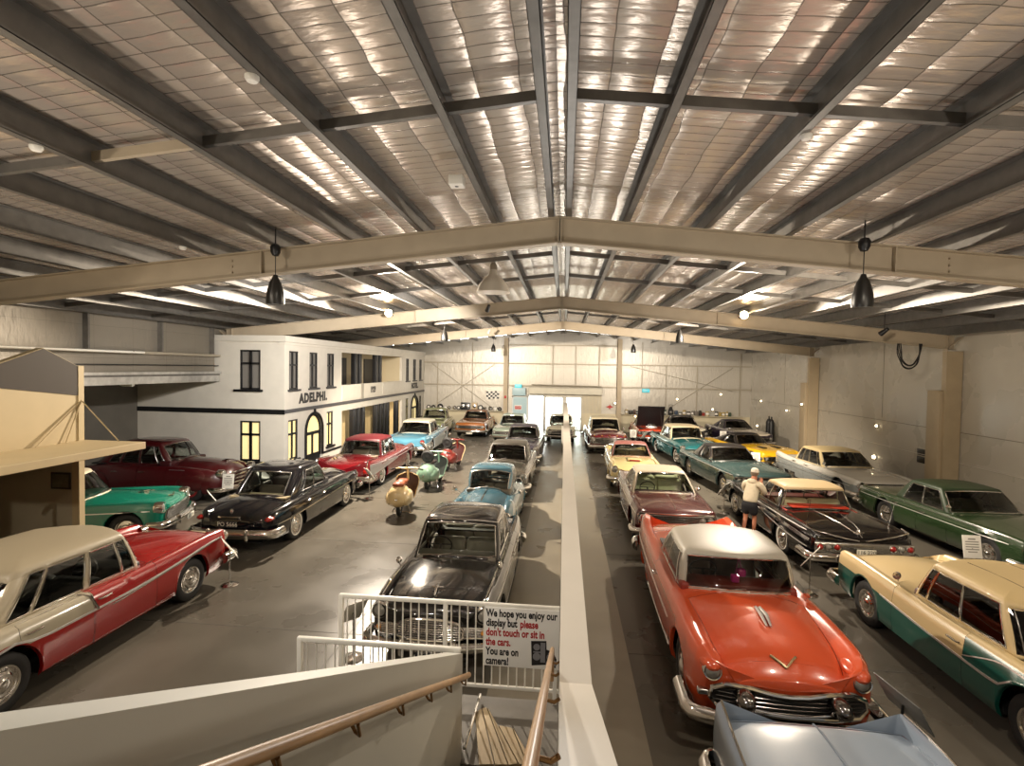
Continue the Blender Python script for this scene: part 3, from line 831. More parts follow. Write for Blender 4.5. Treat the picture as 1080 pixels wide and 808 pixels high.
mb = MB(); mb.box(-12.76, -12.66, -7, 17.95, 4.26, 4.29); struct('girt', mb, m_blackp)
m_duct = noisy(mat('silver_duct', '#c4c2bd', .3, .7), 5, .15)
mb = MB(); mb.box(-12.78, -12.62, -7, 17.95, 3.70, 3.92); mb.box(-12.78, -12.56, -7, 17.95, 3.98, 4.06); struct('eave_beam', mb, m_duct)
mb = MB(); mb.box(-12.78, -12.62, -7, 17.95, 3.92, 3.98); struct('eave_beam', mb, m_galv)
# behind the camera
mb = MB(); mb.box(-16.05, 12.95, -7.2, -7.0, 0, 7.3); struct('wall_back', mb, m_cream)

# far wall
mb = MB(); YF = 37.06
def wall_cells(mb, xs, zs, holes, y):
    for i in range(len(xs)-1):
        for j in range(len(zs)-1):
            cx, cz = (xs[i]+xs[i+1])/2, (zs[j]+zs[j+1])/2
            if any(a < cx < b and c < cz < d for a, b, c, d in holes): continue
            mb.box(xs[i], xs[i+1], y, y+.16, zs[j], zs[j+1])
holes = [(-2.48, -1.47, 0, 2.40), (-1.33, -.05, 0, 2.38), (.12, 1.24, 0, 2.38)]
wall_cells(mb, [-16, -2.48, -1.47, -1.33, -.05, .12, 1.24, 12.9], [0, 2.38, 2.40, 5.6], [(a, b, c, d) for a, b, c, d in holes], YF)
mb.add([(-12.9, YF, 5.6), (12.9, YF, 5.6), (12.9, YF, 5.85), (RX, YF, 7.12), (-12.9, YF, 5.85), (-12.9, YF+.16, 5.6), (12.9, YF+.16, 5.6), (12.9, YF+.16, 5.85), (RX, YF+.16, 7.12), (-12.9, YF+.16, 5.85)],
       [(0, 1, 2, 3, 4), (9, 8, 7, 6, 5), (4, 3, 8, 9), (3, 2, 7, 8)])
struct('wall_far', mb, m_foilw)
mb = MB(); mb.box(-12.7, -4.3, YF-.06, YF-.005, 0, 1.24); mb.box(1.3, 12.7, YF-.06, YF-.005, 0, 1.24); struct('baseboard_far', mb, m_cream)
for x0, x1 in ((-12.7, -4.35), (3.9, 12.2)):
    mb = MB(); mb.box(x0, x1, YF-.34, YF-.01, 1.24, 1.275); struct('wall_shelf', mb, noisy(mat('shelf_board', '#c9bfa6', .5), 3, .05))
for x in (-4.15, 3.83):
    mb = MB(); mb.box(x-.15, x+.15, YF-.34, YF-.02, 0, 6.5); struct('column', mb, m_col)
for z, x0, x1 in ((4.70, -12.7, 12.7), (3.12, -12.7, 12.7), (6.02, -3.9, 3.6)):
    mb = MB(); mb.box(x0, x1, YF-.16, YF-.01, z-.04, z+.04); struct('girt', mb, m_girt)
for x, z0, z1 in ((-9.15, 1.3, 4.7), (-7.37, 1.3, 4.7), (-6.6, 1.3, 6.2), (-.83, 3.1, 6.0), (.79, 3.1, 6.0), (2.43, 3.1, 6.0), (7.05, 1.3, 4.7), (9.13, 1.3, 4.7), (12.0, 1.3, 5.6), (5.4, 3.1, 6.3)):
    mb = MB(); mb.box(x-.025, x+.025, YF-.10, YF-.01, z0, z1); struct('wall_mullion', mb, m_girt)
for (xa, za, xb, zb) in ((-9.6, 1.4, -5.0, 4.6), (-9.6, 4.6, -5.0, 1.4), (4.6, 4.6, 11.5, 3.0), (6.8, 1.4, 11.5, 4.6)):
    mb = MB(); mb.tube([(xa, YF-.05, za), (xb, YF-.05, zb)], .02, 5); struct('wall_brace', mb, m_girt)
# glazed doors and roller housing
m_frame = mat('door_frame', '#cfd2cf', .4)
mb = MB()
for a, b in ((-1.33, -.05), (.12, 1.24)):
    for x in (a, b-.06): mb.box(x, x+.06, YF-.03, YF+.06, 0, 2.38)
    for z in (0, .80, 2.32): mb.box(a, b, YF-.03, YF+.06, z, z+.07)
struct('door_1', mb, m_frame)
mb = MB(); mb.box(-1.27, -.11, YF+.01, YF+.02, .07, 2.32); mb.box(.18, 1.18, YF+.01, YF+.02, .07, 2.32); struct('window_1', mb, M['glass_clear'])
mb = MB(); mb.box(-2.56, -2.48, YF-.04, YF+.1, 0, 2.46); mb.box(-1.47, -1.40, YF-.04, YF+.1, 0, 2.46); mb.box(-2.56, -1.40, YF-.04, YF+.1, 2.40, 2.48); struct('door_2', mb, m_frame)
m_bluedoor = mat('pale_blue_paint', '#a9c3c9', .4)
mb = MB(); mb.box(-3.62, -2.62, YF-.05, YF-.005, 0, 2.28); mb.box(-2.72, -2.68, YF-.12, YF-.05, 1.0, 1.14); struct('door_3', mb, m_bluedoor)
mb = MB(); mb.box(-3.7, -3.6, YF-.07, YF-.005, 0, 2.36); mb.box(-2.64, -2.56, YF-.07, YF-.005, 0, 2.36); mb.box(-3.7, -2.56, YF-.07, YF-.005, 2.28, 2.36); struct('trim_6', mb, m_frame)
mb = MB(); mb.rbox(-2.5, 2.66, YF-.42, YF-.02, 2.56, 3.02, .03); struct('trim_7', mb, noisy(mat('roller_housing', '#b9b3a2', .45, .2), 3, .05))
mb = MB(); mb.tube([(-2.3, YF-.5, 3.22), (2.6, YF-.5, 3.18)], .035, 8); struct('trim_8', mb, m_girt)
mb = MB()
for i in range(15): mb.box(1.32+i*.09, 1.32+i*.09+.05, YF-.045, YF-.005, 0, 2.55)
struct('trim_9', mb, m_cream)
mb = MB(); mb.rbox(-3.66, -2.72, YF-.36, YF-.02, 2.42, 2.98, .03); ac = mb.build('wall_unit', m_bluedoor); tag(ac, 'pale blue box unit on the far wall above the pale blue door', 'wall unit')

# partition: tall white wall with a flat cap that climbs to the stair head
mb = MB(); prof = [(2.35, 0), (2.35, 2.40), (30.2, 2.40), (30.2, 0)]
def ext(mb, poly, x0, x1): mb.add([(x0, y, z) for y, z in poly]+[(x1, y, z) for y, z in poly], [tuple(range(len(poly)))[::-1], tuple(range(len(poly), 2*len(poly)))]+[(i, (i+1) % len(poly), len(poly)+(i+1) % len(poly), len(poly)+i) for i in range(len(poly))])
ext(mb, [(-.3, 0), (-.3, 3.87), (3.2, 2.40), (30.2, 2.40), (30.2, 0)], 0.005, .205)
struct('wall_partition', mb, noisy(mat('partition_white', '#c4bdb1', .45), 2, .03))
mb = MB(); mb.box(-.10, .02, 27.95, 28.03, 0, 1.28); o = mb.build('end_panel', m_white, None, False); tag(o, 'low white panel standing at the far end of the partition', 'panel')
# ---------------------------------------------------------------- stair, balustrade, railings
m_bal = noisy(mat('balustrade_white', '#b4b2a8', .4), 2, .03)
mb = MB(); ext(mb, [(-.3, 1.7), (-.3, 4.30), (4.52, 1.79), (4.52, 0), (3.2, 0)], -1.0, -.86); struct('wall_balustrade', mb, m_bal)
m_wood = noisy(mat('handrail_timber', '#a5825a', .35), 14, .18, stretch=(1, .2, 1))
t = thing('handrail', 'long brown timber handrail on brackets along the sloping white balustrade', 'handrail', (-.86, 0, 0))
A, B_ = Vector((.075, .55, 3.70)), Vector((.075, 4.42, 1.66))
mb = MB(); mb.tube([A, A.lerp(B_, .3), A.lerp(B_, .6), B_-Vector((0, .12, -.06)), B_], .023, 12); mb.build('rail', m_wood, t)
for k in range(7):
    p = A.lerp(B_, .06+.15*k); mb = MB(); mb.tube([p-Vector((0, 0, .03)), p-Vector((0, -.02, .09)), p-Vector((.03, -.05, .10)), p-Vector((.055, -.06, .07)), p-Vector((.072, -.06, .055))], .0075, 8)
    mb.lathe([(0, 0), (.02, 0), (.02, .006), (0, .008)], 12, 0, Matrix.Translation(p-Vector((.074, -.06, .055))) @ rotm('Y', 90)); mb.build('bracket', mat('brass_bracket', '#8a6a45', .3, .8) if k == 0 else bpy.data.materials['brass_bracket'], t)
t = thing('handrail', 'short brown timber handrail on the partition beside the warning sign', 'handrail', (0, 0, 0))
mb = MB(); mb.tube([(-.065, .4, 3.78), (-.065, 1.25, 3.38), (-.065, 3.2, 2.48), (-.065, 4.86, 1.70), (-.065, 4.93, 1.62), (-.065, 4.94, 1.35)], .020, 12); mb.build('rail', m_wood, t)
for y, z in ((1.6, 3.22), (2.6, 2.76), (3.6, 2.30), (4.5, 1.87)):
    mb = MB(); mb.tube([(-.065, y, z-.03), (-.065, y, z-.09), (-.02, y, z-.10), (.006, y, z-.08)], .010, 8); mb.build('bracket', bpy.data.materials['brass_bracket'], t)
# steps down to the landing, lit patch in pale boards, landing
m_step = noisy(mat('step_carpet', '#5d5850', .85), 20, .08)
for k in range(10):
    y1 = 4.20-.265*k; z = .82+.165*(k+1)
    mb = MB(); mb.box(-.855, .0, y1-.285, y1, z-.165, z); o = mb.build('stair_step', m_step, None, False); o['kind'] = 'structure'
mb = MB(); mb.box(-2.42, 0, 4.47, 5.44, .70, .82); struct('landing', mb, noisy(mat('landing_grey', '#6b665e', .6), 6, .1))  # even grey taken from the shaded part of the decking
m_board = noisy(mat('lit_patch_pale', '#b5a07e', .5), 10, .15, stretch=(1, .15, 1))
# lit patch of the landing decking, built as pale boards laid askew
w = thing('lit_patch_boards', 'pale grooved timber boards shaped as the lit patch of landing below the warning sign', 'lit patch', (-.55, 4.6, .822))
LN = [((-0.69, 4.44), (-0.84, 5.11)), ((-0.55, 4.46), (-0.78, 5.19)), ((-0.43, 4.47), (-0.73, 5.21)), ((-0.34, 4.49), (-0.58, 4.96)), ((-0.26, 4.49), (-0.44, 4.94)), ((-0.22, 4.5), (-0.23, 4.57))]
for (b0, t0), (b1, t1) in zip(LN[:-1], LN[1:]):
    mb = MB(); g_ = .006; q = [(b0[0]+g_, b0[1]), (b1[0]-g_, b1[1]), (t1[0]-g_, t1[1]), (t0[0]+g_, t0[1])]; q = [(x+.55, y-4.6) for x, y in q]
    mb.add([(x, y, 0) for x, y in q]+[(x, y, .03) for x, y in q], [(0, 3, 2, 1), (4, 5, 6, 7), (0, 1, 5, 4), (1, 2, 6, 5), (2, 3, 7, 6), (3, 0, 4, 7)]); mb.build('board', m_board, w, False)
mb = MB(); mb.tube([(-.84, 4.55, .90), (-.83, 5.38, .87)], .016, 8); o = mb.build('edge_rail', M['chrome']); tag(o, 'thin bright metal edge rail on the landing floor by the balustrade end', 'edge rail')

def railing(name, label, x0, x1, y, z0, z1, posts, n, post_z, skip=None, right_post=True):
    t = thing(name, label, 'railing', (x0, y, 0)); L = x1-x0
    mb = MB(); mb.rbox(0, L, -.02, .02, z1-.045, z1, .008); mb.build('top_rail', m_white, t)
    mb = MB(); mb.rbox(0, L, -.015, .015, z0, z0+.035, .006); mb.build('bottom_rail', m_white, t)
    for p in posts:
        mb = MB(); mb.rbox(p-.022, p+.022, -.022, .022, post_z, z1-.01, .006); mb.build('post', m_white, t)
    for i in range(1, n):
        x = L*i/n
        if any(abs(x-p) < .05 for p in posts): continue
        mb = MB(); mb.tube([(x, 0, z0+.02), (x, 0, z1-.03)], .008, 6); mb.build('baluster', m_white, t)
    return t
railing('railing', 'white steel railing with upright bars across the landing holding the warning sign', -2.40, 0.0, 5.4, .94, 1.86, (.022, 1.18, 2.36), 27, .82)
railing('railing', 'shorter white steel railing in front, meeting the end of the sloping balustrade', -2.42, -.88, 4.54, .94, 1.83, (.022, 1.50), 17, .82)
# warning sign on the railing
s = thing('warning_sign', 'white sign in black and red lettering asking visitors not to touch the cars', 'sign', (-.395, 5.372, 1.515))
mb = MB(); mb.rbox(-.395, .395, -.006, .004, -.315, .315, .004); mb.build('board', mat('sign_white', '#e4e2dc', .4), s)
Ts = lambda x, z: Matrix.Translation((x, -.0065, z)) @ rotm('X', 90)
m_ink, m_red = mat('sign_black', '#17161a', .5), mat('sign_red', '#a81c22', .5)
sz = .112
def sline(name, body, x, z, m, xs=.68):
    return text_mesh(name, body, sz, m, s, Ts(x, z), .001, .0036, 'LEFT', xs)
for body, z, m, x in (('We hope you enjoy our', .250, m_ink, -.378), ('display but', .148, m_ink, -.378), ('please', .148, m_red, -.018), ("don't touch or sit in", .046, m_red, -.378), ('the cars.', -.056, m_red, -.378), ('You are on', -.158, m_ink, -.378), ('camera!', -.260, m_ink, -.378)):
    sline('lettering', body, x, z, m)
mb = MB()
def fl(poly): mb.prism(poly, .002, 0, Matrix.Translation((0, -.006, 0)) @ rotm('X', 90))
fl([(.10, -.02), (.26, -.01), (.27, -.26), (.11, -.28)]); fl([(.26, -.10), (.33, -.12), (.37, -.20), (.36, -.29), (.27, -.27)])
o = mb.build('camera_picture', m_ink, s, False)
for cx, cz, r in ((.16, -.08, .035), (.16, -.18, .04), (.30, -.18, .035), (.345, -.24, .03), (.285, -.25, .03)):
    mb = MB(); mb.lathe([(r, 0), (r, .0035), (r*.55, .0035), (r*.55, .004), (0, .004)], 16, 0, Matrix.Translation((cx, -.0082, cz)) @ rotm('X', 90))
    mb.build('camera_lens_picture', bpy.data.materials.get('picture_grey') or mat('picture_grey', '#77777a', .5), s)
for a_, b_, c_, d_ in ((.20, .25, -.03, -.24), (.125, .20, -.125, -.14), (.28, .34, -.135, -.145)):
    mb = MB(); mb.box(a_, b_, -.0086, -.0082, min(c_, d_), max(c_, d_)); mb.build('camera_detail_picture', bpy.data.materials['picture_grey'], s, False)
# ---------------------------------------------------------------- white two storey building front inside the hall
m_hot = noisy(mat('building_white', '#d3cdc0', .6), 2.5, .04)
m_lit = mat('lit_pane', '#f0dca0', .4, emit='#f3dc9c', estr=.75)
m_blind = mat('blind_grey', '#76726c', .5)
HX, Y0, Y1 = -10.15, 18.0, 36.95
hotel = thing('building_front', 'white two storey building front with black band, arched doors and balcony', 'building', (HX, Y0, 0))
HL = Y1-Y0
def wallgrid(mb, u0, u1, z0, z1, holes, put, th):
    us = sorted({u0, u1} | {h[0] for h in holes} | {h[1] for h in holes}); zs = sorted({z0, z1} | {h[2] for h in holes} | {h[3] for h in holes})
    us = [u for u in us if u0 <= u <= u1]; zs = [z for z in zs if z0 <= z <= z1]
    for i in range(len(us)-1):
        for j in range(len(zs)-1):
            cu, cz = (us[i]+us[i+1])/2, (zs[j]+zs[j+1])/2
            if any(a < cu < b and c < cz < d for a, b, c, d in holes): continue
            put(mb, us[i], us[i+1], zs[j], zs[j+1])
# openings on the long front, u measured from the near corner
U = lambda y: y-18.0
up = [(U(18.33), U(19.0)), (U(19.88), U(20.57)), (U(21.43), U(22.12)), (U(32.62), U(33.28)), (U(34.18), U(34.91)), (U(35.7), U(36.35))]
low = [(U(18.29), U(18.99), .78, 2.28), (U(21.42), U(22.04), .85, 2.34), (U(32.61), U(33.21), .8, 2.28), (U(35.75), U(36.3), .85, 2.3)]
arch = [(U(19.55), U(20.98), 0, 2.40), (U(33.75), U(35.35), 0, 2.38)]
logg = (U(22.9), U(31.75), 3.45, 4.95); rec = (U(22.95), U(31.8), 0, 2.26)
holes = [(a, b, 3.42, 4.86) for a, b in up]+low+arch+[logg, rec]
mb = MB(); wallgrid(mb, 0, HL, 0, 5.2, holes, lambda m, a, b, c, d: m.box(-.14, 0, a, b, c, d), .14)
# arch spandrels
for a, b, z0, z1 in arch:
    r = (b-a)/2; cu = (a+b)/2; zc = z1-r; n = 14
    for k in range(n):
        t0, t1 = PI*k/n, PI*(k+1)/n; ua, ub = cu-r*math.cos(t0), cu-r*math.cos(t1); za, zb = zc+r*math.sin(t0), zc+r*math.sin(t1)
        mb.add([(x, u, z) for x in (-.14, 0) for u, z in ((ua, za), (ub, zb), (ub, z1+.001), (ua, z1+.001))], [(0, 1, 2, 3), (4, 7, 6, 5), (0, 4, 5, 1)])
mb.build('front_wall', m_hot, hotel, False)
# end wall facing the camera
eh = [(-1.72, -.92, 3.42, 4.87), (-1.72, -.92, .78, 2.26)]
mb = MB(); wallgrid(mb, -2.72, -.141, 0, 5.2, eh, lambda m, a, b, c, d: m.box(a, b, 0, .14, c, d), .14); mb.box(-5.8, -2.72, 0, .14, 0, 3.78)
mb.build('end_wall', m_hot, hotel, False)
mb = MB(); mb.box(-3.45, .10, -.10, .3, 5.18, 5.40); mb.box(-.3, .10, .301, HL, 5.18, 5.40); mb.box(-.2, .04, -.04, HL, 5.08, 5.179); mb.build('parapet', m_hot, hotel, False)
mb = MB(); mb.box(-5.8, .034, -.035, -.002, 2.53, 2.70); mb.build('black_band', m_blackp, hotel, False)
mb = MB(); mb.box(0, .035, -.035, HL, 2.56, 2.69); mb.build('grey_band', mat('band_grey', '#4e4c4d', .5), hotel, False)
# plinth strip
mb = MB(); mb.box(0, .03, U(18.9), U(19.5), .60, .68); mb.box(0, .03, U(21.0), U(22.9), .60, .68); mb.build('plinth_line', m_blackp, hotel, False)
def window(front, a, b, z0, z1, lit, sill=True):
    """casement with black frame: front wall (u along y) or end wall (u along x)"""
    def bx(m, u0, u1, w0, w1, za, zb):
        if front: m.box(w0, w1, u0, u1, za, zb)
        else: m.box(u0, u1, -w1, -w0, za, zb)
    m = MB(); f = .055
    bx(m, a, a+f, -.10, -.02, z0, z1); bx(m, b-f, b, -.10, -.02, z0, z1); bx(m, a, b, -.10, -.02, z0, z0+f); bx(m, a, b, -.10, -.02, z1-f, z1)
    c = (a+b)/2; bx(m, c-.035, c+.035, -.10, -.03, z0, z1); zt = z0+(z1-z0)*.64; bx(m, a, b, -.10, -.03, zt-.035, zt+.035)
    o = m.build('window_frame', m_blackp, hotel, False)
    g = MB(); bx(g, a+.02, b-.02, -.09, -.08, z0+.02, z1-.02); g.build('pane', m_lit if lit else m_blind, o, False)
    if sill:
        s_ = MB(); bx(s_, a-.10, b+.10, -.02, .07, z0-.07, z0); s_.build('window_sill', m_blackp if lit or not front else mat('sill', '#3a393a', .5) if 'sill' not in bpy.data.materials else bpy.data.materials['sill'], hotel, False)
for a, b in up: window(True, a, b, 3.42, 4.86, False)
for a, b, z0, z1 in low: window(True, a, b, z0, z1, True)
def wend(a, b, z0, z1, lit): 
    m = MB(); f = .06
    for q in ((a, a+f, z0, z1), (b-f, b, z0, z1), (a, b, z0, z0+f), (a, b, z1-f, z1), ((a+b)/2-.05, (a+b)/2+.05, z0, z1), (a, b, z0+(z1-z0)*.66-.04, z0+(z1-z0)*.66+.04)): m.box(q[0], q[1], .02, .10, q[2], q[3])
    o = m.build('window_frame', m_blackp, hotel, False); g = MB(); g.box(a+.02, b-.02, .07, .08, z0+.02, z1-.02); g.build('pane', m_lit if lit else m_blind, o, False)
    s_ = MB(); s_.box(a-.2, b+.1, -.08, .02, z0-.08, z0); s_.build('window_sill', m_blackp, hotel, False)
wend(-1.72, -.92, 3.42, 4.87, False); wend(-1.72, -.92, .78, 2.26, True)
# lit rooms behind the ground floor
for a, b, z0, z1 in arch:
    r = (b-a)/2; cu = (a+b)/2; zc = z1-r; n = 16
    out = [(a, .62)]+[(cu-r*math.cos(PI*k/n), zc+r*math.sin(PI*k/n)) for k in range(n+1)]+[(b, .62)]
    m = MB(); pts = [(.03, u, z) for u, z in out]; m.tube(pts, .06, 6); pts = [(-.05, cu+(u-cu)*.88, zc+(z-zc)*.90 if z > zc else z) for u, z in out]; m.tube(pts, .05, 6)
    m.tube([(.05, cu, z1+.02), (.05, cu, z1+.16)], .05, 6); o = m.build('arch_surround', m_blackp, hotel)
    d = MB(); d.box(-.10, -.05, a+.05, b-.05, .0, .70); d.box(-.10, -.04, cu-.05, cu+.05, .62, 1.6); d.box(-.10, -.04, a+.05, b-.05, 1.52, 1.64); d.box(-.10, -.04, a+.05, b-.05, .62, .74)
    d.box(-.10, -.04, a+.05, a+.14, .62, 1.6); d.box(-.10, -.04, b-.14, b-.05, .62, 1.6)
    d.build('door_leaf', m_blackp, hotel, False)
    poly = [(cu+(u-cu)*.97, z) for u, z in out]
    g = MB(); g.add([(-.09, u, z) for u, z in poly], [tuple(range(len(poly)))]); g.build('pane', m_lit, hotel, False)
# balcony recess and ground floor recess
m_loggia = mat('recess_cream', '#c3b596', .6); m_gf = mat('recess_warm', '#dcc48e', .6, emit='#e0c48a', estr=.12)
mb = MB(); a, b = logg[0], logg[1]; mb.box(-1.4, -1.3, a, b, 3.0, 5.0); mb.box(-1.4, 0-.14, a-.06, a, 3.0, 5.0); mb.box(-1.4, -.14, b, b+.06, 3.0, 5.0); mb.box(-1.4, -.02, a, b, 4.97, 5.03); mb.build('balcony_wall', m_loggia, hotel, False)
mb = MB(); mb.box(-1.4, 0, a, b, 2.72, 2.80); mb.build('balcony_floor', m_hot, hotel, False)
mb = MB(); a, b = rec[0], rec[1]; mb.box(-.9, -.8, a, b, 0, 2.7); mb.box(-1.4, -.14, a-.06, a, 0, 2.7); mb.box(-1.4, -.14, b, b+.06, 0, 2.7); mb.build('porch_wall', mat('porch_cream', '#d9c08c', .6), hotel, False)
for u0, u1 in ((U(23.64), U(24.33)), (U(25.7), U(26.2)), (U(28.9), U(29.9)), (U(30.5), U(31.1))):
    m = MB(); m.box(-1.3, -1.24, u0-.15, u1+.1, 3.0, 4.75); m.build('balcony_door', mat('dark_door', '#1b1918', .5) if 'dark_door' not in bpy.data.materials else bpy.data.materials['dark_door'], hotel, False)
for u0, u1, z1 in ((U(30.0), U(30.7), 2.1),):
    m = MB(); m.box(-.8, -.76, u0, u1, .0, z1); m.build('porch_door', bpy.data.materials['dark_door'], hotel, False)
for u in (U(24.75), U(25.3), U(27.6), U(28.2)):
    m = MB(); m.rbox(-.30, -.05, u-.13, u+.13, 3.0, 4.97, .02); m.build('balcony_post', m_blackp, hotel)
for u in (U(24.6), U(25.1), U(25.75), U(27.75), U(28.35), U(28.95), U(29.5), U(31.2)):
    m = MB(); m.rbox(-.30, -.04, u-.15, u+.15, 0, 2.58, .02); m.build('porch_post', m_blackp, hotel)
m = MB(); m.box(-.10, .02, logg[0], logg[1], 2.72, 3.45)
for a, b in ((22.95, 25.1), (25.5, 28.0), (28.2, 31.6)): m.box(.02, .035, U(a), U(b), 2.8, 3.40)
m.build('balcony_front', m_hot, hotel, False)
m = MB(); m.box(.0, .05, U(25.12), U(25.45), 2.69, 3.47); m.build('balcony_pier', mat('pier_grey', '#9c968a', .6), hotel, False)
m_let = mat('letter_grey', '#33312f', .6)
Th = lambda u, z: Matrix.Translation((.036, u, z)) @ rotm('Z', 90) @ rotm('X', 90)
text_mesh('lettering', 'ADELPHI.', .50, m_let, hotel, Matrix.Translation((.004, U(20.25), 3.03)) @ rotm('Z', 90) @ rotm('X', 90), .008, .03, 'CENTER', 1.0, 1.16)
text_mesh('lettering', '1929', .42, m_let, hotel, Th(U(26.75), 3.10), .008, .022, 'CENTER', .85, 1.1); text_mesh('lettering', 'HOTEL.', .46, m_let, hotel, Matrix.Translation((.004, U(34.6), 3.05)) @ rotm('Z', 90) @ rotm('X', 90), .008, .03, 'CENTER', 1.0)

# porch lamps under the balcony floor
for u in (U(24.0), U(26.7), U(30.3)): unseen_area((HX-.45, 18+u, 2.66), .25, 22, NEUT, (0, 0, 0))
mb = MB()
for za, zb_, ua, ub in ((.95, 2.2, U(23.0), U(23.75)),):
    for q in ((ua, ua+.05, za, zb_), (ub-.05, ub, za, zb_), (ua, ub, za, za+.06), (ua, ub, zb_-.05, zb_), ((ua+ub)/2-.025, (ua+ub)/2+.025, za, zb_), (ua, ub, 1.75, 1.81)): mb.box(-.8, -.74, *q)
o = mb.build('window_frame', m_blackp, hotel, False); mb = MB(); mb.box(-.79, -.77, U(23.02), U(23.73), .97, 2.18); mb.build('pane', m_lit, o, False)
# ---------------------------------------------------------------- cream shopfront near the left edge
m_sh = noisy(mat('shopfront_cream', '#b7a580', .6), 2, .04)
sh = thing('shopfront', 'cream gabled shopfront with flat awning on tie rods at the left edge', 'shopfront', (-9.65, 9.55, 0))
mb = MB()
ext2 = lambda poly, x0, x1: mb.add([(x0, y, z) for y, z in poly]+[(x1, y, z) for y, z in poly], [tuple(range(len(poly)))[::-1], tuple(range(len(poly), 2*len(poly)))]+[(i, (i+1) % len(poly), len(poly)+(i+1) % len(poly), len(poly)+i) for i in range(len(poly))])
g = [(0, 2.66), (0, 4.26), (-.12, 4.26), (-.80, 4.59), (-1.55, 4.30), (-1.95, 4.15), (-4.4, 4.15), (-4.4, 2.66)]
ext2(g, -.14, 0); mb.build('front_wall', m_sh, sh, False)
mb = MB(); ext2([(-.12, 3.67), (-.12, 4.25), (-.80, 4.575), (-1.55, 4.285), (-1.93, 4.14), (-1.93, 3.92)], .0, .012); mb.build('gable_dark', mat('gable_brown', '#33291d', .7), sh, False)  # gable is dark brown above a sloping line
mb = MB(); mb.box(-.14, .02, -.12, 0, 0, 4.262); mb.build('corner_post', m_sh, sh, False)
mb = MB(); mb.rbox(0, 1.32, -4.4, .05, 2.62, 2.76, .01); mb.build('awning', m_sh, sh, False)
for x, y in ((.05, -1.0), (.05, -.42), (.80, -.02)):
    mb = MB(); mb.tube([(.02, -.06, 3.57), (x, y, 2.76)], .012, 6); mb.build('tie_rod', m_sh, sh)
mb = MB(); mb.box(-4.0, -.14, -.12, 0, 0, 2.7); mb.build('side_wall', noisy(mat('inside_grey', '#a39a85', .6), 2, .05), sh, False)
mb = MB(); mb.box(-4.0, -3.9, -4.4, 0, 0, 4.0); mb.box(-4.0, 0, -4.4, -4.3, 0, 2.66); mb.box(-4.0, -.14, -4.4, 0, 2.66, 2.72); mb.build('back_wall', m_sh, sh, False)
mb = MB(); mb.rbox(-3.0, -2.0, -.5, -.12, 0, 1.55, .02); mb.build('counter', mat('counter_brown', '#6b5738', .5), sh)
mb = MB(); mb.box(-.06, .0, -1.92, -1.84, 0, 2.66); mb.box(-.06, .0, -2.6, -1.84, 1.95, 2.02); mb.build('door_frame', mat('frame_grey', '#b3a68c', .5), sh, False)
pic = thing('framed_picture', 'small dark framed picture on the shopfront wall under the awning', 'picture', (-9.98, 9.42, 2.0))
pic.location = (-10.01, 9.412, 1.95)
mb = MB(); mb.rbox(-.22, .22, -.015, .005, -.17, .17, .01); mb.build('frame', mat('picture_frame', '#2b2418', .4), pic)
mb = MB(); mb.box(-.18, .18, -.019, -.015, -.13, .13); mb.build('print', noisy(mat('picture_print', '#5b5442', .6), 6, .4), pic, False)
# ---------------------------------------------------------------- body styles
def fifties(**k):
    d = dict(L=5.1, W=1.92, wr=.35, ax=(1.66, -1.27), arch=.41, fi=.80,
             zs=[(0, .93), (.05, .98), (.14, .95), (.3, .93), (.5, .92), (.65, .94), (.85, .95), (.96, .93), (1, .90)],
             zc=[(0, .74), (.03, .84), (.1, .92), (.22, .99), (.3, 1.0), (.6, 1.01), (.67, 1.03), (.8, 1.0), (.93, .93), (1, .82)],
             zv=[(0, .80), (.05, .87), (.14, .91), (.3, .915), (.5, .91), (.65, .92), (.8, .90), (.95, .85), (1, .80)],
             cab=(-1.42, .98), cabtop=(-.92, .50), cabbow=(.30, .38), topbow=(.10, .16), wt=.66, zr=1.54, dome=.08,
             windows=((.05, .14), (.16, .50), (.53, .85)), rear=(.06, .99), bow=(.05, .14), doors=((-.32, .72), (-1.18, -.33)),
             hood=(.82, 2.42, 8), trunk=(-2.42, -1.40, 8), hub=.2)
    d.update(k); return d
def sixties(**k):
    d = dict(L=5.2, W=2.0, wr=.35, ax=(1.66, -1.36), arch=.40, fi=.84, crw=.04, tin=.07,
             zs=[(0, .86), (.05, .90), (.3, .90), (.5, .89), (.7, .90), (.9, .89), (1, .86)],
             zc=[(0, .78), (.05, .88), (.25, .92), (.6, .93), (.68, .95), (.85, .92), (.96, .88), (1, .80)],
             cab=(-1.30, .92), cabtop=(-.86, .22), cabbow=(.22, .24), topbow=(.08, .08), wt=.66, zr=1.40, dome=.07,
             windows=((.06, .50), (.52, .82)), rear=(.06, .99), bow=(.05, .10), doors=((-.45, .80),),
             hood=(.86, 2.50, 8), trunk=(-2.5, -1.36, 8), rl=.10)
    d.update(k); return d
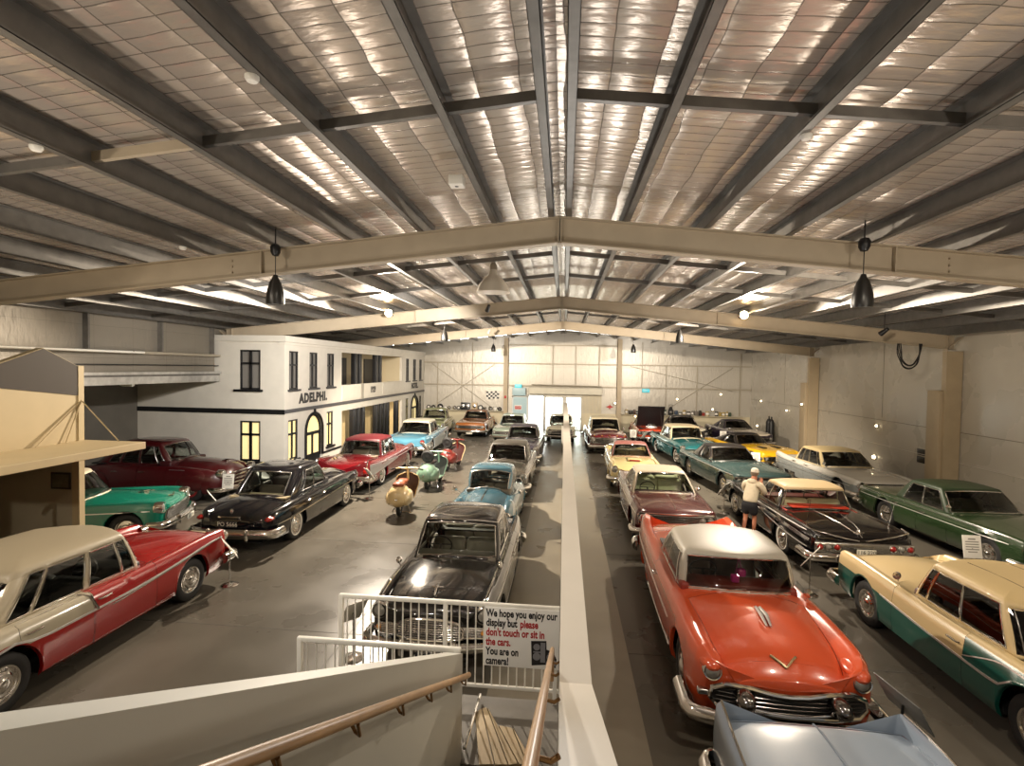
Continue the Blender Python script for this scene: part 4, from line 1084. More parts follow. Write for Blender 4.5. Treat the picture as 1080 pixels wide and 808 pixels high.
def forties(**k):
    d = dict(L=5.2, W=1.95, wr=.37, ax=(1.62, -1.33), arch=.42, fi=.66, tin=.14, crw=.10,
             zs=[(0, .66), (.06, .80), (.16, .92), (.3, .96), (.5, .98), (.62, 1.0), (.75, .99), (.88, .95), (.96, .86), (1, .74)],
             zc=[(0, .62), (.06, .80), (.15, 1.0), (.24, 1.12), (.6, 1.12), (.66, 1.15), (.8, 1.13), (.92, 1.05), (.97, .96), (1, .80)],
             zv=[(0, .62), (.06, .78), (.16, .93), (.3, 1.0), (.6, 1.0), (.75, .97), (.88, .90), (1, .72)],
             w=[(0, .70), (.05, .84), (.16, .97), (.4, 1), (.7, 1), (.9, .97), (1, .84)],
             cab=(-1.75, .75), cabtop=(-.95, .25), cabbow=(.14, .20), topbow=(.14, .10), wt=.60, zr=1.66, dome=.12, bulge=.05,
             windows=((.07, .16), (.18, .42), (.46, .70)), rear=(.1, .62), bow=(.16, .16), doors=((-.30, .66), (-1.1, -.31)),
             hood=(.75, 2.42, 8), trunk=(-2.45, -1.75, 8), rl=.3, rw=.22, rz=.12, rb=.06, surround='dull_chrome')
    d.update(k); return d
def small_sedan(**k):
    d = dict(L=4.5, W=1.72, wr=.32, ax=(1.38, -1.24), arch=.37, fi=.80, tin=.06,
             zs=[(0, .84), (.06, .90), (.3, .90), (.6, .90), (.85, .90), (.96, .87), (1, .84)],
             zc=[(0, .76), (.04, .88), (.2, .93), (.6, .95), (.68, .97), (.85, .94), (.96, .87), (1, .80)],
             cab=(-1.25, .78), cabtop=(-.85, .20), cabbow=(.14, .14), topbow=(.06, .06), wt=.60, zr=1.45, dome=.07,
             windows=((.06, .47), (.50, .84)), rear=(.06, .94), bow=(.05, .08), doors=((-.28, .68), (-1.0, -.29)),
             hood=(.74, 2.16, 8), trunk=(-2.16, -1.30, 8), rl=.12)
    d.update(k); return d

# ---------------------------------------------------------------- the cars right of the partition
def cadillac():
    c = Car('coral red car with pale grey roof and wide black grille behind silver tail fins', (2.66, 8.98), -91.6, fifties(
        L=5.5, W=1.98, wr=.37, ax=(1.82, -1.46), arch=.43, rskirt=.52, paint='#d2522b', roofpaint='#a9a294', dash='#7a2415', fi=[(0, .74), (.3, .78), (.6, .78), (.8, .72), (1, .66)],
        zs=[(0, 1.02), (.03, 1.08), (.10, 1.03), (.2, .98), (.45, .97), (.6, .99), (.8, 1.02), (.92, 1.01), (.97, .99), (1, .96)],
        zc=[(0, .76), (.03, .88), (.1, .98), (.2, 1.05), (.3, 1.07), (.6, 1.08), (.67, 1.12), (.8, 1.13), (.9, 1.07), (.96, .98), (1, .86)],
        zv=[(0, .78), (.05, .88), (.14, .94), (.3, .97), (.6, .97), (.72, 1.0), (.8, .98), (.92, .91), (1, .78)],
        crw=.09, tin=.08, w=[(0, .90), (.1, .97), (.4, 1), (.7, .99), (.9, .97), (1, .90)], rl=.20, rz=.05, rw=.09, bow=(.05, .16),
        cab=(-1.12, 1.32), cabtop=(-.50, .98), cabbow=(.36, .40), topbow=(.20, .20), wt=.72, wtf=.69, zr=1.57, dome=.10, bulge=.03,
        windows=((.04, .12), (.14, .52), (.535, .86)), doors=((-.22, .98),), hood=(1.28, 2.60, 8), trunk=(-2.6, -1.14, 8), glass='glass', seat='#6a5a50'))
    r = c.root
    out = [(0, .47), (.45, .46), (.70, .48), (.78, .56), (.76, .66), (.62, .725), (.38, .72), (.18, .685), (0, .675)]
    g = c.grille(out, 6, off=.03, frame=.026, bar=.0045, barm='dark_chrome')
    c.disc_lamp('headlight', c.face(.74, 1, .0), .745, .815, .082, M['lens'], ring=.018, depth=.16, tilt=6)
    c.pod('headlight_hood', c.face(.74, 1, -.17), .745, .865, .225, .125, .09, paint('#d2522b', .25))
    c.bumper(1, .40, .17, .07, .16, .55, .18)
    for sg in (1, -1):
        x = c.face(.46, 1, .10); mb = MB()
        mb.lathe([(.09, -.18), (.105, -.02), (.10, .06), (.075, .13), (.03, .17), (0, .175)], 20, 0, Matrix.Translation((x, sg*.46, .63)) @ rotm('Y', 80))
        c.B(mb, 'bumper_bullet', M['dark_chrome'])
    mb = MB(); mb.tube([(c.face(y, 1, .07), y, .555-.05*(1-(y/.5)**2)) for y in [i*.05 for i in range(-9, 10)]], .012, 8); c.B(mb, 'grille_bar', M['chrome'])
    for sg in (1, -1):
        x = c.face(.72, 1, .0); c.rblock('indicator', x-.06, x+.02, sg*.78, sg*.90, .56, .62, M['dull_chrome'], .015)
    # crest and V on the nose, ornament on the hood
    mb = MB()
    for sg in (1, -1): mb.tube([(2.66, 0, c.topz(2.66, 0)+.012), (2.61, sg*.06, c.topz(2.61, .06)+.014), (2.55, sg*.13, c.topz(2.55, .13)+.014)], .016, 6)
    c.B(mb, 'emblem', mat('gold_chrome', (.75, .62, .38), .15, 1))
    z = c.topz(1.95, 0); mb = MB()
    for sg in (1, -1): mb.tube([(1.74, sg*.022, z+.035), (1.95, sg*.03, z+.04), (2.13, sg*.022, c.topz(2.1, 0)+.012)], [.018, .022, .012], 8)
    c.B(mb, 'hood_ornament', M['trim'])
    c.ribbon('side_trim', [(-2.5, .70), (-1.0, .70), (.9, .69), (1.2, .69)], M['chrome'], .03)
    c.ribbon('sill_trim', [(-.9, .30), (1.2, .30)], M['dull_chrome'], .05)
    c.bumper(-1, .46, .2, .08, .08, .4, .1)
    for sg in (1, -1): c.rblock('tail_lamp', -2.76, -2.62, sg*.80, sg*.90, .86, 1.0, M['taillight'], .03)
    c.mirror(1.12, .80, 1.08, False, 1); c.wipers()
    # pink fluffy dice under the windscreen
    d = MB(); d.rbox(.80, .90, .02, .12, 1.18, 1.28, .02); d.tube([(.85, .07, 1.28), (.85, .03, 1.44)], .004, 5)
    o1 = c.B(d, 'fluffy_dice', mat('pink_fluff', '#c2287c', .9))
    d = MB(); d.rbox(.82, .92, -.07, .03, 1.10, 1.20, .02); d.tube([(.87, -.02, 1.20), (.85, .03, 1.44)], .004, 5); c.B(d, 'fluffy_dice', M_pink())
    return c
def M_pink(): return bpy.data.materials['pink_fluff']

def silver_finned():
    c = Car('silver blue car with upright tail fins cut by the bottom edge', (2.44, 2.16), -90.0, sixties(
        L=5.6, W=1.80, paint='#8e9aa8', fi=.90, crw=.012, tin=.03, rl=.06, rz=.02, rw=.03, finish=.3,
        zs=[(0, 1.02), (.03, 1.02), (.15, .98), (.3, .93), (.5, .90), (.8, .90), (1, .86)],
        zc=[(0, .90), (.02, .93), (.06, .945), (.2, .955), (.3, .96), (.6, .96), (.7, .96), (1, .80)],
        zv=[(0, .84), (.02, .87), (.06, .89), (.2, .905), (.4, .885), (.7, .89), (1, .78)], w=[(0, .93), (.1, .97), (.5, 1), (1, .95)],
        ax=(1.75, -1.45), bow=(-.10, .1), roofpaint='#8e9aa8', trunk=(-2.74, -1.2, 8)))
    c.bumper(-1, .42, .2, .07, .06, .4, -.06)
    mb = MB(); mb.tube([(-2.78, 0, .905), (-2.62, 0, .938), (-2.2, 0, .952), (-1.5, 0, .963)], .012, 6); c.B(mb, 'trunk_crease', paint('#8e9aa8', .3))
    for sg in (1, -1):
        mb = MB(); n = 14; pts = []
        for i in range(n+1):
            x = lerp(-2.76, -1.3, i/n); P = c.section(x); pts.append((x+c.shear(x, P[6][0]), sg*P[6][0], P[6][1]+.004))
        mb.tube(pts, .012, 6); c.B(mb, 'fin_trim', M['chrome'])
        mb = MB(); pts = []
        for i in range(n+1):
            x = lerp(-2.74, -1.3, i/n); P = c.section(x); pts.append((x, sg*(P[8][0]), P[8][1]+.004))
        mb.tube(pts, .008, 6); c.B(mb, 'deck_edge', paint('#8e9aa8', .3))
        c.rblock('tail_lamp', -2.84, -2.72, sg*.76, sg*.80, .62, .9, M['taillight'], .015)
    return c

def impala_black():
    c = Car('glossy black car with white roof and gull wing tail, a person leaning at it', (6.28, 14.45), 91.5, sixties(
        L=5.35, W=2.05, paint='#0c0a0b', roofpaint='#b09a74', pillarpaint='#1a1614', fi=.80, crw=.03, finish=.14,
        zs=[(0, .86), (.04, .90), (.15, .92), (.3, .90), (.5, .89), (.7, .90), (.9, .88), (1, .84)],
        zc=[(0, .70), (.02, .80), (.06, .86), (.2, .93), (.6, .95), (.68, .96), (.9, .90), (1, .80)],
        zv=[(0, .82), (.03, .86), (.12, .90), (.3, .90), (.7, .89), (1, .80)],
        ax=(1.72, -1.31), cab=(-1.10, .92), cabtop=(-.80, .20), cabbow=(.30, .34), topbow=(.10, .10), wt=.70, zr=1.42, dome=.06,
        windows=((.04, .11), (.13, .52), (.53, .92)), rear=(.02, .995), bow=(.04, .1), doors=((-.52, .80),), trunk=(-2.6, -1.14, 8), whitewall=True,
        seat='#d8c7a2', shelfcol='#b5331c', dash='#5a1510', glass='glass_clear', seatback=1.04, shelfroom=.62, rhd=True))
    c.rblock('rear_shelf', -1.04, -.72, -.62, .62, .95, .995, paint('#c23a1e', .6), .02)
    # lamp panel across the tail
    mb = MB(); c.rblock('tail_panel', -2.72, -2.66, -.93, .93, .52, .72, M['dull_chrome'], .03)
    for sg in (1, -1):
        for k, m in ((.84, 'taillight'), (.68, 'lens'), (.52, 'taillight')):
            c.disc_lamp('tail_lamp', -2.725, sg*k, .63, .058, M[m], -1, .02, .014, both=False)
        mb = MB(); mb.tube([(-2.62, sg*.06, .735), (-2.66, sg*.32, .79), (-2.66, sg*.6, .86), (-2.55, sg*.9, .905), (-2.3, sg*.93, .915)], .016, 7); c.B(mb, 'gull_wing_trim', M['chrome'])
        mb = MB(); mb.tube([(-2.55, sg*.04, .84), (-2.1, sg*.13, .925), (-1.2, sg*.24, .962)], .007, 6); c.B(mb, 'deck_strip', M['chrome'])
    mb = MB(); mb.tube([(-2.48, -.10, .87), (-2.52, 0, .86), (-2.48, .10, .87)], .018, 6); mb.tube([(-2.62, 0, .80), (-2.42, 0, .885)], .012, 6); c.B(mb, 'trunk_emblem', M['chrome'])
    c.bumper(-1, .42, .18, .07, .07, .45, .05)
    c.plate(-1, .56, '116 220', 'plate_white', off=.09)
    c.ribbon('side_trim', [(-2.55, .70), (-1.5, .73), (-.2, .74)], M['dull_chrome'], .09)
    c.ribbon('side_trim', [(-2.5, .55), (-1.6, .58), (-.1, .72)], M['chrome'], .025); c.ribbon('belt_trim', [(-2.4, .86), (-1.2, .845), (1.0, .84)], M['chrome'], .022)
    c.ribbon('sill_trim', [(-.8, .27), (1.1, .27)], M['chrome'], .05)
    # aerials on the rear wings
    for sg in (1, -1):
        mb = MB(); mb.tube([(-2.1, sg*.80, .9), (-2.25, sg*.82, 1.45)], .005, 5); c.B(mb, 'aerial', M['chrome'])
    c.bumper(1, .44, .16); c.mirror(.70, .85, 1.02, False, 1)
    return c

def cream_teal():
    cream, teal = '#c2ab7e', '#0d4a40'
    c = Car('cream over teal hardtop with brown glass seen side on at the right edge', (6.28, 7.70), 91.0, fifties(
        L=5.3, W=1.98, paint=cream, roofpaint='#bda678', paints=[cream, teal], fi=.80, finish=.3,
        zs=[(0, .88), (.04, .93), (.14, .94), (.3, .93), (.5, .93), (.65, .95), (.85, .97), (.96, .95), (1, .91)],
        f3=[(0, .60), (.3, .54), (.6, .60), (.9, .68), (1, .68)],
        col=lambda x, band, fr: 1 if (band < 3 or (x < -.42 and x > -2.5 and band < 5)) else 0, marks=(-.42,),
        ax=(1.66, -1.31), cab=(-1.36, 1.16), cabtop=(-.84, .70), cabbow=(.44, .44), topbow=(.22, .20), wt=.73, zr=1.49, dome=.07,
        windows=((.03, .12), (.14, .50), (.515, .93)), doors=((-.42, .92),), rear=(.02, .99), trunk=(-2.5, -1.4, 8), glass='glass_dark', seat='#4a2418', dash='#4a2418',
        hood=(1.12, 2.42, 8)))
    c.ribbon3(-2.45, 1.2, wid=.035)
    c.ribbon('side_trim', [(-.42, .66), (-1.0, .85), (-2.5, .82)][::-1], M['chrome'], .02)
    c.bumper(1, .46, .18, .07, .10, .35, .14, guards=(.5,)); c.bumper(-1, .46, .18)
    for y in (.83, .66): c.disc_lamp('headlight', c.face(y, 1, .0), y, .74, .075, M['lens'], ring=.016)
    c.grille([(0, .46), (.5, .46), (.6, .52), (.55, .66), (0, .67)], 7)
    for sg in (1, -1):
        mb = MB(); n = 10; pts = [(lerp(.6, 2.3, i/n), sg*.40, c.topz(lerp(.6, 2.3, i/n), .40)+.003) for i in range(n+1)] if False else None
    for y in (.27, -.27):
        mb = MB(); z = 1.49; mb.tube([(x, y, z-.002-.034*((x+.07)/.77)**2) for x in (-.8, -.5, -.2, .2, .5)], .005, 5); c.B(mb, 'roof_groove', M['underbody'])
    c.mirror(.98, .84, 1.05, False, 1); c.wipers()
    c.rblock('tail_lamp', -2.66, -2.58, .72, .86, .62, .8, M['taillight'], .03, True)
    return c

def maroon_sixties():
    c = Car('dark red two door sedan with pale roof just behind the coral red car', (2.80, 15.33), -91.0, sixties(
        L=4.85, W=1.92, paint='#48070d', roofpaint='#b8ac96', ax=(1.55, -1.25), cab=(-1.25, .98), cabtop=(-.80, .22), wt=.64, zr=1.42, cabbow=(.2, .22),
        hood=(.94, 2.36, 8), trunk=(-2.36, -1.3, 8), zs=[(0, .90), (.1, .92), (.5, .91), (.8, .92), (.96, .91), (1, .89)],
        zc=[(0, .80), (.05, .90), (.3, .94), (.6, .955), (.68, .975), (.8, .97), (.96, .92), (1, .86)], rl=.07,
        seat='#cdd0a8', dash='#3a1015', glass='glass_clear', seatback=1.05))
    c.bumper(1, .44, .15, .06, .09, .3, .08); c.bumper(-1, .46, .15)
    c.grille([(0, .56), (.82, .57), (.84, .80), (.80, .83), (0, .82)], 7, off=.006, frame=.014)
    for y in (.74, .56): c.disc_lamp('headlight', c.face(y, 1, .02), y, .70, .072, M['lens'], ring=.014)
    c.ribbon('side_trim', [(-2.3, .78), (2.3, .78)], M['chrome'], .022); c.ribbon('sill_trim', [(-.85, .25), (1.1, .25)], M['chrome'], .05)
    mb = MB(); mb.tube([(x, 0, c.topz(x, 0)+.004) for x in (1.02, 1.4, 1.9, 2.3)], .010, 6); c.B(mb, 'hood_strip', M['chrome'])
    c.mirror(.62, .82, 1.02); c.wipers(); return c

def thunderbird():
    c = Car('cream two seater with dusty pink hardtop and red hood scoop', (2.70, 21.1), -92.0, fifties(
        L=4.6, W=1.80, wr=.34, ax=(1.42, -1.18), paint='#c8b680', roofpaint='#7d4e48', cab=(-.98, .62), cabtop=(-.72, -.02), cabbow=(.16, .30), topbow=(.08, .10),
        wt=.60, zr=1.36, dome=.08, windows=((.08, .62),), doors=((-.62, .50),), hood=(.56, 2.18, 8), trunk=(-2.15, -1.05, 8), one_seat=True, rear=(.06, .9), dash='#5c2020',
        zs=[(0, .92), (.05, .95), (.2, .88), (.5, .87), (.8, .90), (.95, .88), (1, .85)], zc=[(0, .70), (.05, .82), (.2, .88), (.6, .92), (.7, .93), (.9, .86), (1, .74)],
        zv=[(0, .74), (.1, .82), (.5, .86), (.8, .85), (1, .72)], seat='#c9b98a', pillarpaint='#8c5a54'))
    c.disc_lamp('headlight', c.face(.70, 1, .0), .70, .74, .09, M['lens'], ring=.022, depth=.1)
    c.rblock('hood_scoop', .95, 1.5, -.24, .24, c.topz(1.2, 0)-.05, c.topz(1.2, 0)+.05, paint('#c8b680'), .04)
    c.rblock('scoop_mouth', 1.47, 1.52, -.18, .18, c.topz(1.4, 0)-.0, c.topz(1.4, 0)+.055, paint('#8a1512'), .01)
    c.bumper(1, .46, .14, .06, .10, .3, .1, guards=(.38,), bullet=True); c.bumper(-1, .46, .14)
    c.grille([(0, .46), (.52, .47), (.58, .54), (.5, .62), (0, .63)], 6); c.wipers()
    c.ribbon('side_trim', [(-2.0, .62), (1.9, .62)], M['chrome'], .02); return c

def pickup_maroon():
    c = Car('dark red car with cream roof and chrome grille beside the far end of the partition', (2.25, 29.3), -88.0, fifties(
        L=4.9, W=1.86, paint='#6a1420', roofpaint='#cfc4a6', zr=1.62, wt=.68, cabtop=(-.95, .40), cabbow=(.2, .24), glass='glass', whitewall=False,
        zs=[(0, .90), (.1, .95), (.5, .96), (.8, .97), (.95, .95), (1, .90)], zc=[(0, .8), (.1, .95), (.3, 1.0), (.6, 1.05), (.7, 1.07), (.9, 1.03), (1, .95)], zv=None,
        L_=0, ax=(1.5, -1.25), hood=(.82, 2.35, 8), trunk=(-2.35, -1.4, 8)))
    c.grille([(0, .52), (.80, .53), (.86, .62), (.84, .80), (0, .82)], 5, off=.012, frame=.022, bar=.018)
    c.disc_lamp('headlight', c.face(.75, 1, .03), .75, .74, .09, M['lens'], ring=.02)
    for y in (.0, .35, .7): c.disc_lamp('grille_lamp', c.face(y, 1, .03), y, .92, .03, M['amber'], ring=.01)
    c.bumper(1, .42, .16, .06, .10, .35, .1); c.bumper(-1, .45, .15); c.mirror(.75, .86, 1.08); c.wipers()
    c.ribbon('side_trim', [(-2.2, .78), (2.2, .78)], M['chrome'], .03); return c

def orange_open():
    c = Car('orange car with its black hood propped open near the far wall', (5.25, 32.9), -92.0, sixties(
        L=4.5, W=1.80, paint='#b8401f', roofpaint='#241c18', ax=(1.4, -1.25), cab=(-1.2, .55), cabtop=(-.6, -.02), zr=1.38, wt=.60, cabbow=(.2, .2), hood=None, trunk=(-2.15, -1.25, 8),
        zs=[(0, .86), (.5, .87), (.95, .86), (1, .83)]))
    P = [c.section(.7)[8], c.section(2.1)[8]]; hb = MB(); w = .72
    a = Vector((.62, 0, .95)); d = Vector((1.25*math.cos(1.05), 0, 1.25*math.sin(1.05)))
    hb.obox(a+d*.5, d*.5, (0, w, 0), (-.03, 0, .017)); c.B(hb, 'hood', M['black'], smooth=False)
    mb = MB(); mb.rbox(.75, 2.0, -.66, .66, .70, .885, .03); c.B(mb, 'engine_bay', M['underbody'])
    mb = MB(); mb.rbox(1.05, 1.55, -.3, .3, .86, 1.0, .05); mb.lathe([(.20, 0), (.2, .08), (.1, .11), (0, .12)], 20, 0, Matrix.Translation((1.3, 0, 1.0))); c.B(mb, 'engine', M['dull_chrome'])
    mb = MB(); mb.tube([(1.95, .5, .88), (1.1, .5, 1.75)], .012, 6); c.B(mb, 'hood_prop', M['dull_chrome'])
    c.grille([(0, .58), (.80, .59), (.82, .76), (0, .77)], 6, off=.006, frame=.012)
    for y in (.72, .54): c.disc_lamp('headlight', c.face(y, 1, .02), y, .68, .07, M['lens'], ring=.014)
    c.bumper(1, .42, .14); c.bumper(-1, .44, .14); return c

def chevy_turquoise():
    c = Car('turquoise car with cream roof and chrome bullet bumper facing the camera behind the teal fastback', (5.98, 26.8), -84.0, fifties(
        L=5.0, W=1.88, paint='#1a6468', roofpaint='#d3c3a0', paints=['#1a6468', '#d3c3a0'], pillarpaint='#d3c3a0', zr=1.54, dash='#1d5258', whitewall=True))
    c.grille([(0, .50), (.62, .50), (.72, .58), (.66, .70), (0, .70)], 6)
    c.disc_lamp('headlight', c.face(.76, 1, .0), .76, .78, .095, M['lens'], ring=.03, depth=.12)
    c.bumper(1, .46, .17, .07, .12, .35, .14, guards=(.45,), bullet=True); c.bumper(-1, .46, .16)
    c.ribbon('side_trim', [(-2.4, .80), (-1.0, .76), (1.0, .72), (2.2, .74)], M['chrome'], .03); c.ornament(1.9); c.wipers()
    for y in (.3,): 
        for sg in (1, -1):
            mb = MB(); mb.tube([(1.3, sg*y, c.topz(1.3, y)+.02), (1.75, sg*y, c.topz(1.75, y)+.02)], [.03, .02], 8); c.B(mb, 'hood_rocket', M['chrome'])
    return c

def teal_fastback():
    c = Car('teal two door coupe with black roof to the left of the white finned car', (6.38, 20.75), -83.0, sixties(
        L=5.2, W=2.0, paint='#384d4c', roofpaint='#1d1a19', pillarpaint='#1d1a19', cab=(-1.55, .70), cabtop=(-.90, .02), windows=((.06, .50),), rear=(.06, .9), zr=1.40,
        hood=(.64, 2.5, 8), whitewall=False, dash='#15302f'))
    c.grille([(0, .50), (.90, .51), (.93, .76), (0, .77)], 5, off=.01, frame=.02)
    for y in (.80, .64): c.disc_lamp('headlight', c.face(y, 1, .02), y, .65, .075, M['lens'], ring=.014)
    c.bumper(1, .40, .17, .07, .10, .4, .1); c.bumper(-1, .44, .15); c.mirror(.6, .84, 1.0)
    c.ribbon('side_trim', [(-2.4, .80), (2.4, .80)], M['chrome'], .018); c.ribbon('sill_trim', [(-.9, .27), (1.2, .27)], M['chrome'], .06); c.wipers(); return c

def white_finned():
    c = Car('white finned car with silver grey flank and cream roof behind the green sedan', (10.2, 20.4), -85.0, sixties(
        L=5.0, W=2.04, paint='#c6c2b8', roofpaint='#c0ac80', paints=['#c6c2b8', '#8b8f8d'], f3=[(0, .80), (.2, .80), (.6, .76), (1, .72)], col=lambda x, b, f: 1 if b < 3 else 0,
        zs=[(0, .98), (.04, .99), (.2, .93), (.5, .90), (.9, .88), (1, .84)], zc=[(0, .74), (.05, .86), (.25, .92), (.6, .93), (.68, .95), (.9, .90), (1, .80)],
        zv=[(0, .78), (.05, .86), (.3, .90), (.7, .89), (1, .80)], zr=1.43, ax=(1.60, -1.25), rskirt=.42, windows=((.05, .13), (.15, .46), (.48, .70), (.72, .92)), doors=((-.3, .8), (-1.1, -.31)),
        cabbow=(.34, .32), topbow=(.02, .10), wt=.70, cabtop=(-1.05, .18), cab=(-1.5, .9)))
    c.ribbon3(-2.35, 2.3, wid=.03); c.ribbon('side_trim', [(-2.35, .62), (.8, .62), (2.2, .62)], M['chrome'], .02)
    c.grille([(0, .50), (.85, .51), (.88, .68), (0, .69)], 6, off=.01)
    for y in (.82, .66): c.disc_lamp('headlight', c.face(y, 1, .02), y, .66, .07, M['lens'], ring=.016)
    c.bumper(1, .42, .16); c.bumper(-1, .44, .16); c.wipers(); c.mirror(.7, .84, 1.02, False, -1)
    return c

def green_sixties():
    c = Car('dark green sedan with long bare hood parked along the right wall', (10.30, 14.35), -86.0, sixties(
        L=5.15, W=2.0, paint='#263820', roofpaint='#22311c', zr=1.42, wt=.70, windows=((.06, .44), (.46, .84)), rear=(.04, .96),
        cab=(-1.35, .80), cabtop=(-.95, .22), ax=(1.66, -1.36), doors=((-.2, .72), (-1.1, -.21)), seat='#3a3a2a', dash='#26351f', seatback=1.02))
    c.grille([(0, .50), (.92, .51), (.94, .74), (0, .75)], 7, off=.012, frame=.016)
    for y in (.82, .66): c.disc_lamp('headlight', c.face(y, 1, .03), y, .64, .075, M['lens'], ring=.016)
    c.bumper(1, .40, .15, .06, .1, .35, .08); c.bumper(-1, .44, .15)
    c.ribbon('side_trim', [(-2.4, .70), (2.2, .72)], M['chrome'], .02); c.ribbon('belt_trim', [(-2.4, .85), (-1.2, .845), (2.2, .845)], M['dull_chrome'], .014)
    c.mirror(.62, .84, 1.02); c.wipers()
    for sg in (1, -1): c.rblock('tail_lamp', -2.62, -2.52, sg*.62, sg*.86, .60, .72, M['taillight'], .03)
    return c

def yellow_coupe():
    y_ = '#d3a416'
    c = Car('bright yellow muscle coupe with black roof and black side stripe', (8.9, 25.95), -74.0, sixties(
        L=4.6, W=1.90, paint=y_, roofpaint='#151312', pillarpaint='#151312', cab=(-1.75, .52), cabtop=(-.80, -.12), zr=1.30, wt=.60, cabbow=(.2, .2), windows=((.06, .50),), rear=(.08, .92),
        zs=[(0, .84), (.15, .90), (.35, .86), (.55, .84), (.85, .86), (.97, .80), (1, .76)], zc=[(0, .76), (.05, .84), (.3, .88), (.6, .90), (.9, .84), (.97, .76), (1, .68)],
        hood=(.46, 2.2, 8), trunk=(-2.2, -1.8, 8), doors=((-.75, .45),), ax=(1.5, -1.28), bow=(.05, .2)))
    c.ribbon('black_stripe', [(-2.15, .72), (-.5, .69), (2.0, .67)], M['black'], .10, .004)
    c.grille([(0, .44), (.80, .46), (.84, .60), (0, .62)], 8, off=.006, frame=.012)
    for sg in (1, -1): c.rblock('hood_scoop', 1.1, 1.55, sg*.22, sg*.42, c.topz(1.3, .3)-.03, c.topz(1.3, .3)+.025, M['black'], .02)
    c.bumper(1, .40, .12); c.bumper(-1, .44, .12); c.disc_lamp('headlight', c.face(.70, 1, .01), .70, .54, .07, M['lens'], ring=.012); c.wipers(); return c

def purple_coupe():
    c = Car('dark purple coupe with pale hood behind the yellow coupe', (10.35, 32.4), -84.0, sixties(
        L=4.9, W=1.92, paint='#241a2e', roofpaint='#1d1622', paints=['#241a2e', '#c8bda8'], cab=(-1.6, .55), cabtop=(-.85, -.10), zr=1.36, wt=.60, windows=((.06, .52),), rear=(.08, .92),
        col=lambda x, b, f: 1 if (b >= 8 and x > .5) else 0, hood=(.5, 2.35, 8)))
    c.grille([(0, .48), (.80, .49), (.84, .66), (0, .68)], 6, off=.006, frame=.012); c.disc_lamp('headlight', c.face(.74, 1, .01), .74, .62, .08, M['lens'], ring=.014)
    c.bumper(1, .40, .13); c.bumper(-1, .44, .12); return c

def black_coupe_far():
    c = Car('black roofed coupe with white hood against the far wall beside the open orange car', (7.55, 34.0), -90.0, sixties(
        L=4.9, W=1.92, paint='#2a2a2c', roofpaint='#1c1b1c', paints=['#2a2a2c', '#cfc6ae'], cab=(-1.5, .55), cabtop=(-.8, -.05), zr=1.40, wt=.62, windows=((.06, .55),), rear=(.08, .92),
        col=lambda x, b, f: 1 if (b >= 8 and x > .5) else 0, hood=(.5, 2.35, 8)))
    c.grille([(0, .52), (.84, .53), (.86, .70), (0, .72)], 6, off=.006, frame=.014); c.disc_lamp('headlight', c.face(.74, 1, .02), .74, .63, .08, M['lens'], ring=.014)
    c.bumper(1, .42, .14); c.bumper(-1, .44, .12); return c
RIGHT_CARS = [cadillac, silver_finned, impala_black, cream_teal, maroon_sixties, thunderbird, pickup_maroon, orange_open, chevy_turquoise, teal_fastback, white_finned, green_sixties, yellow_coupe, purple_coupe, black_coupe_far]
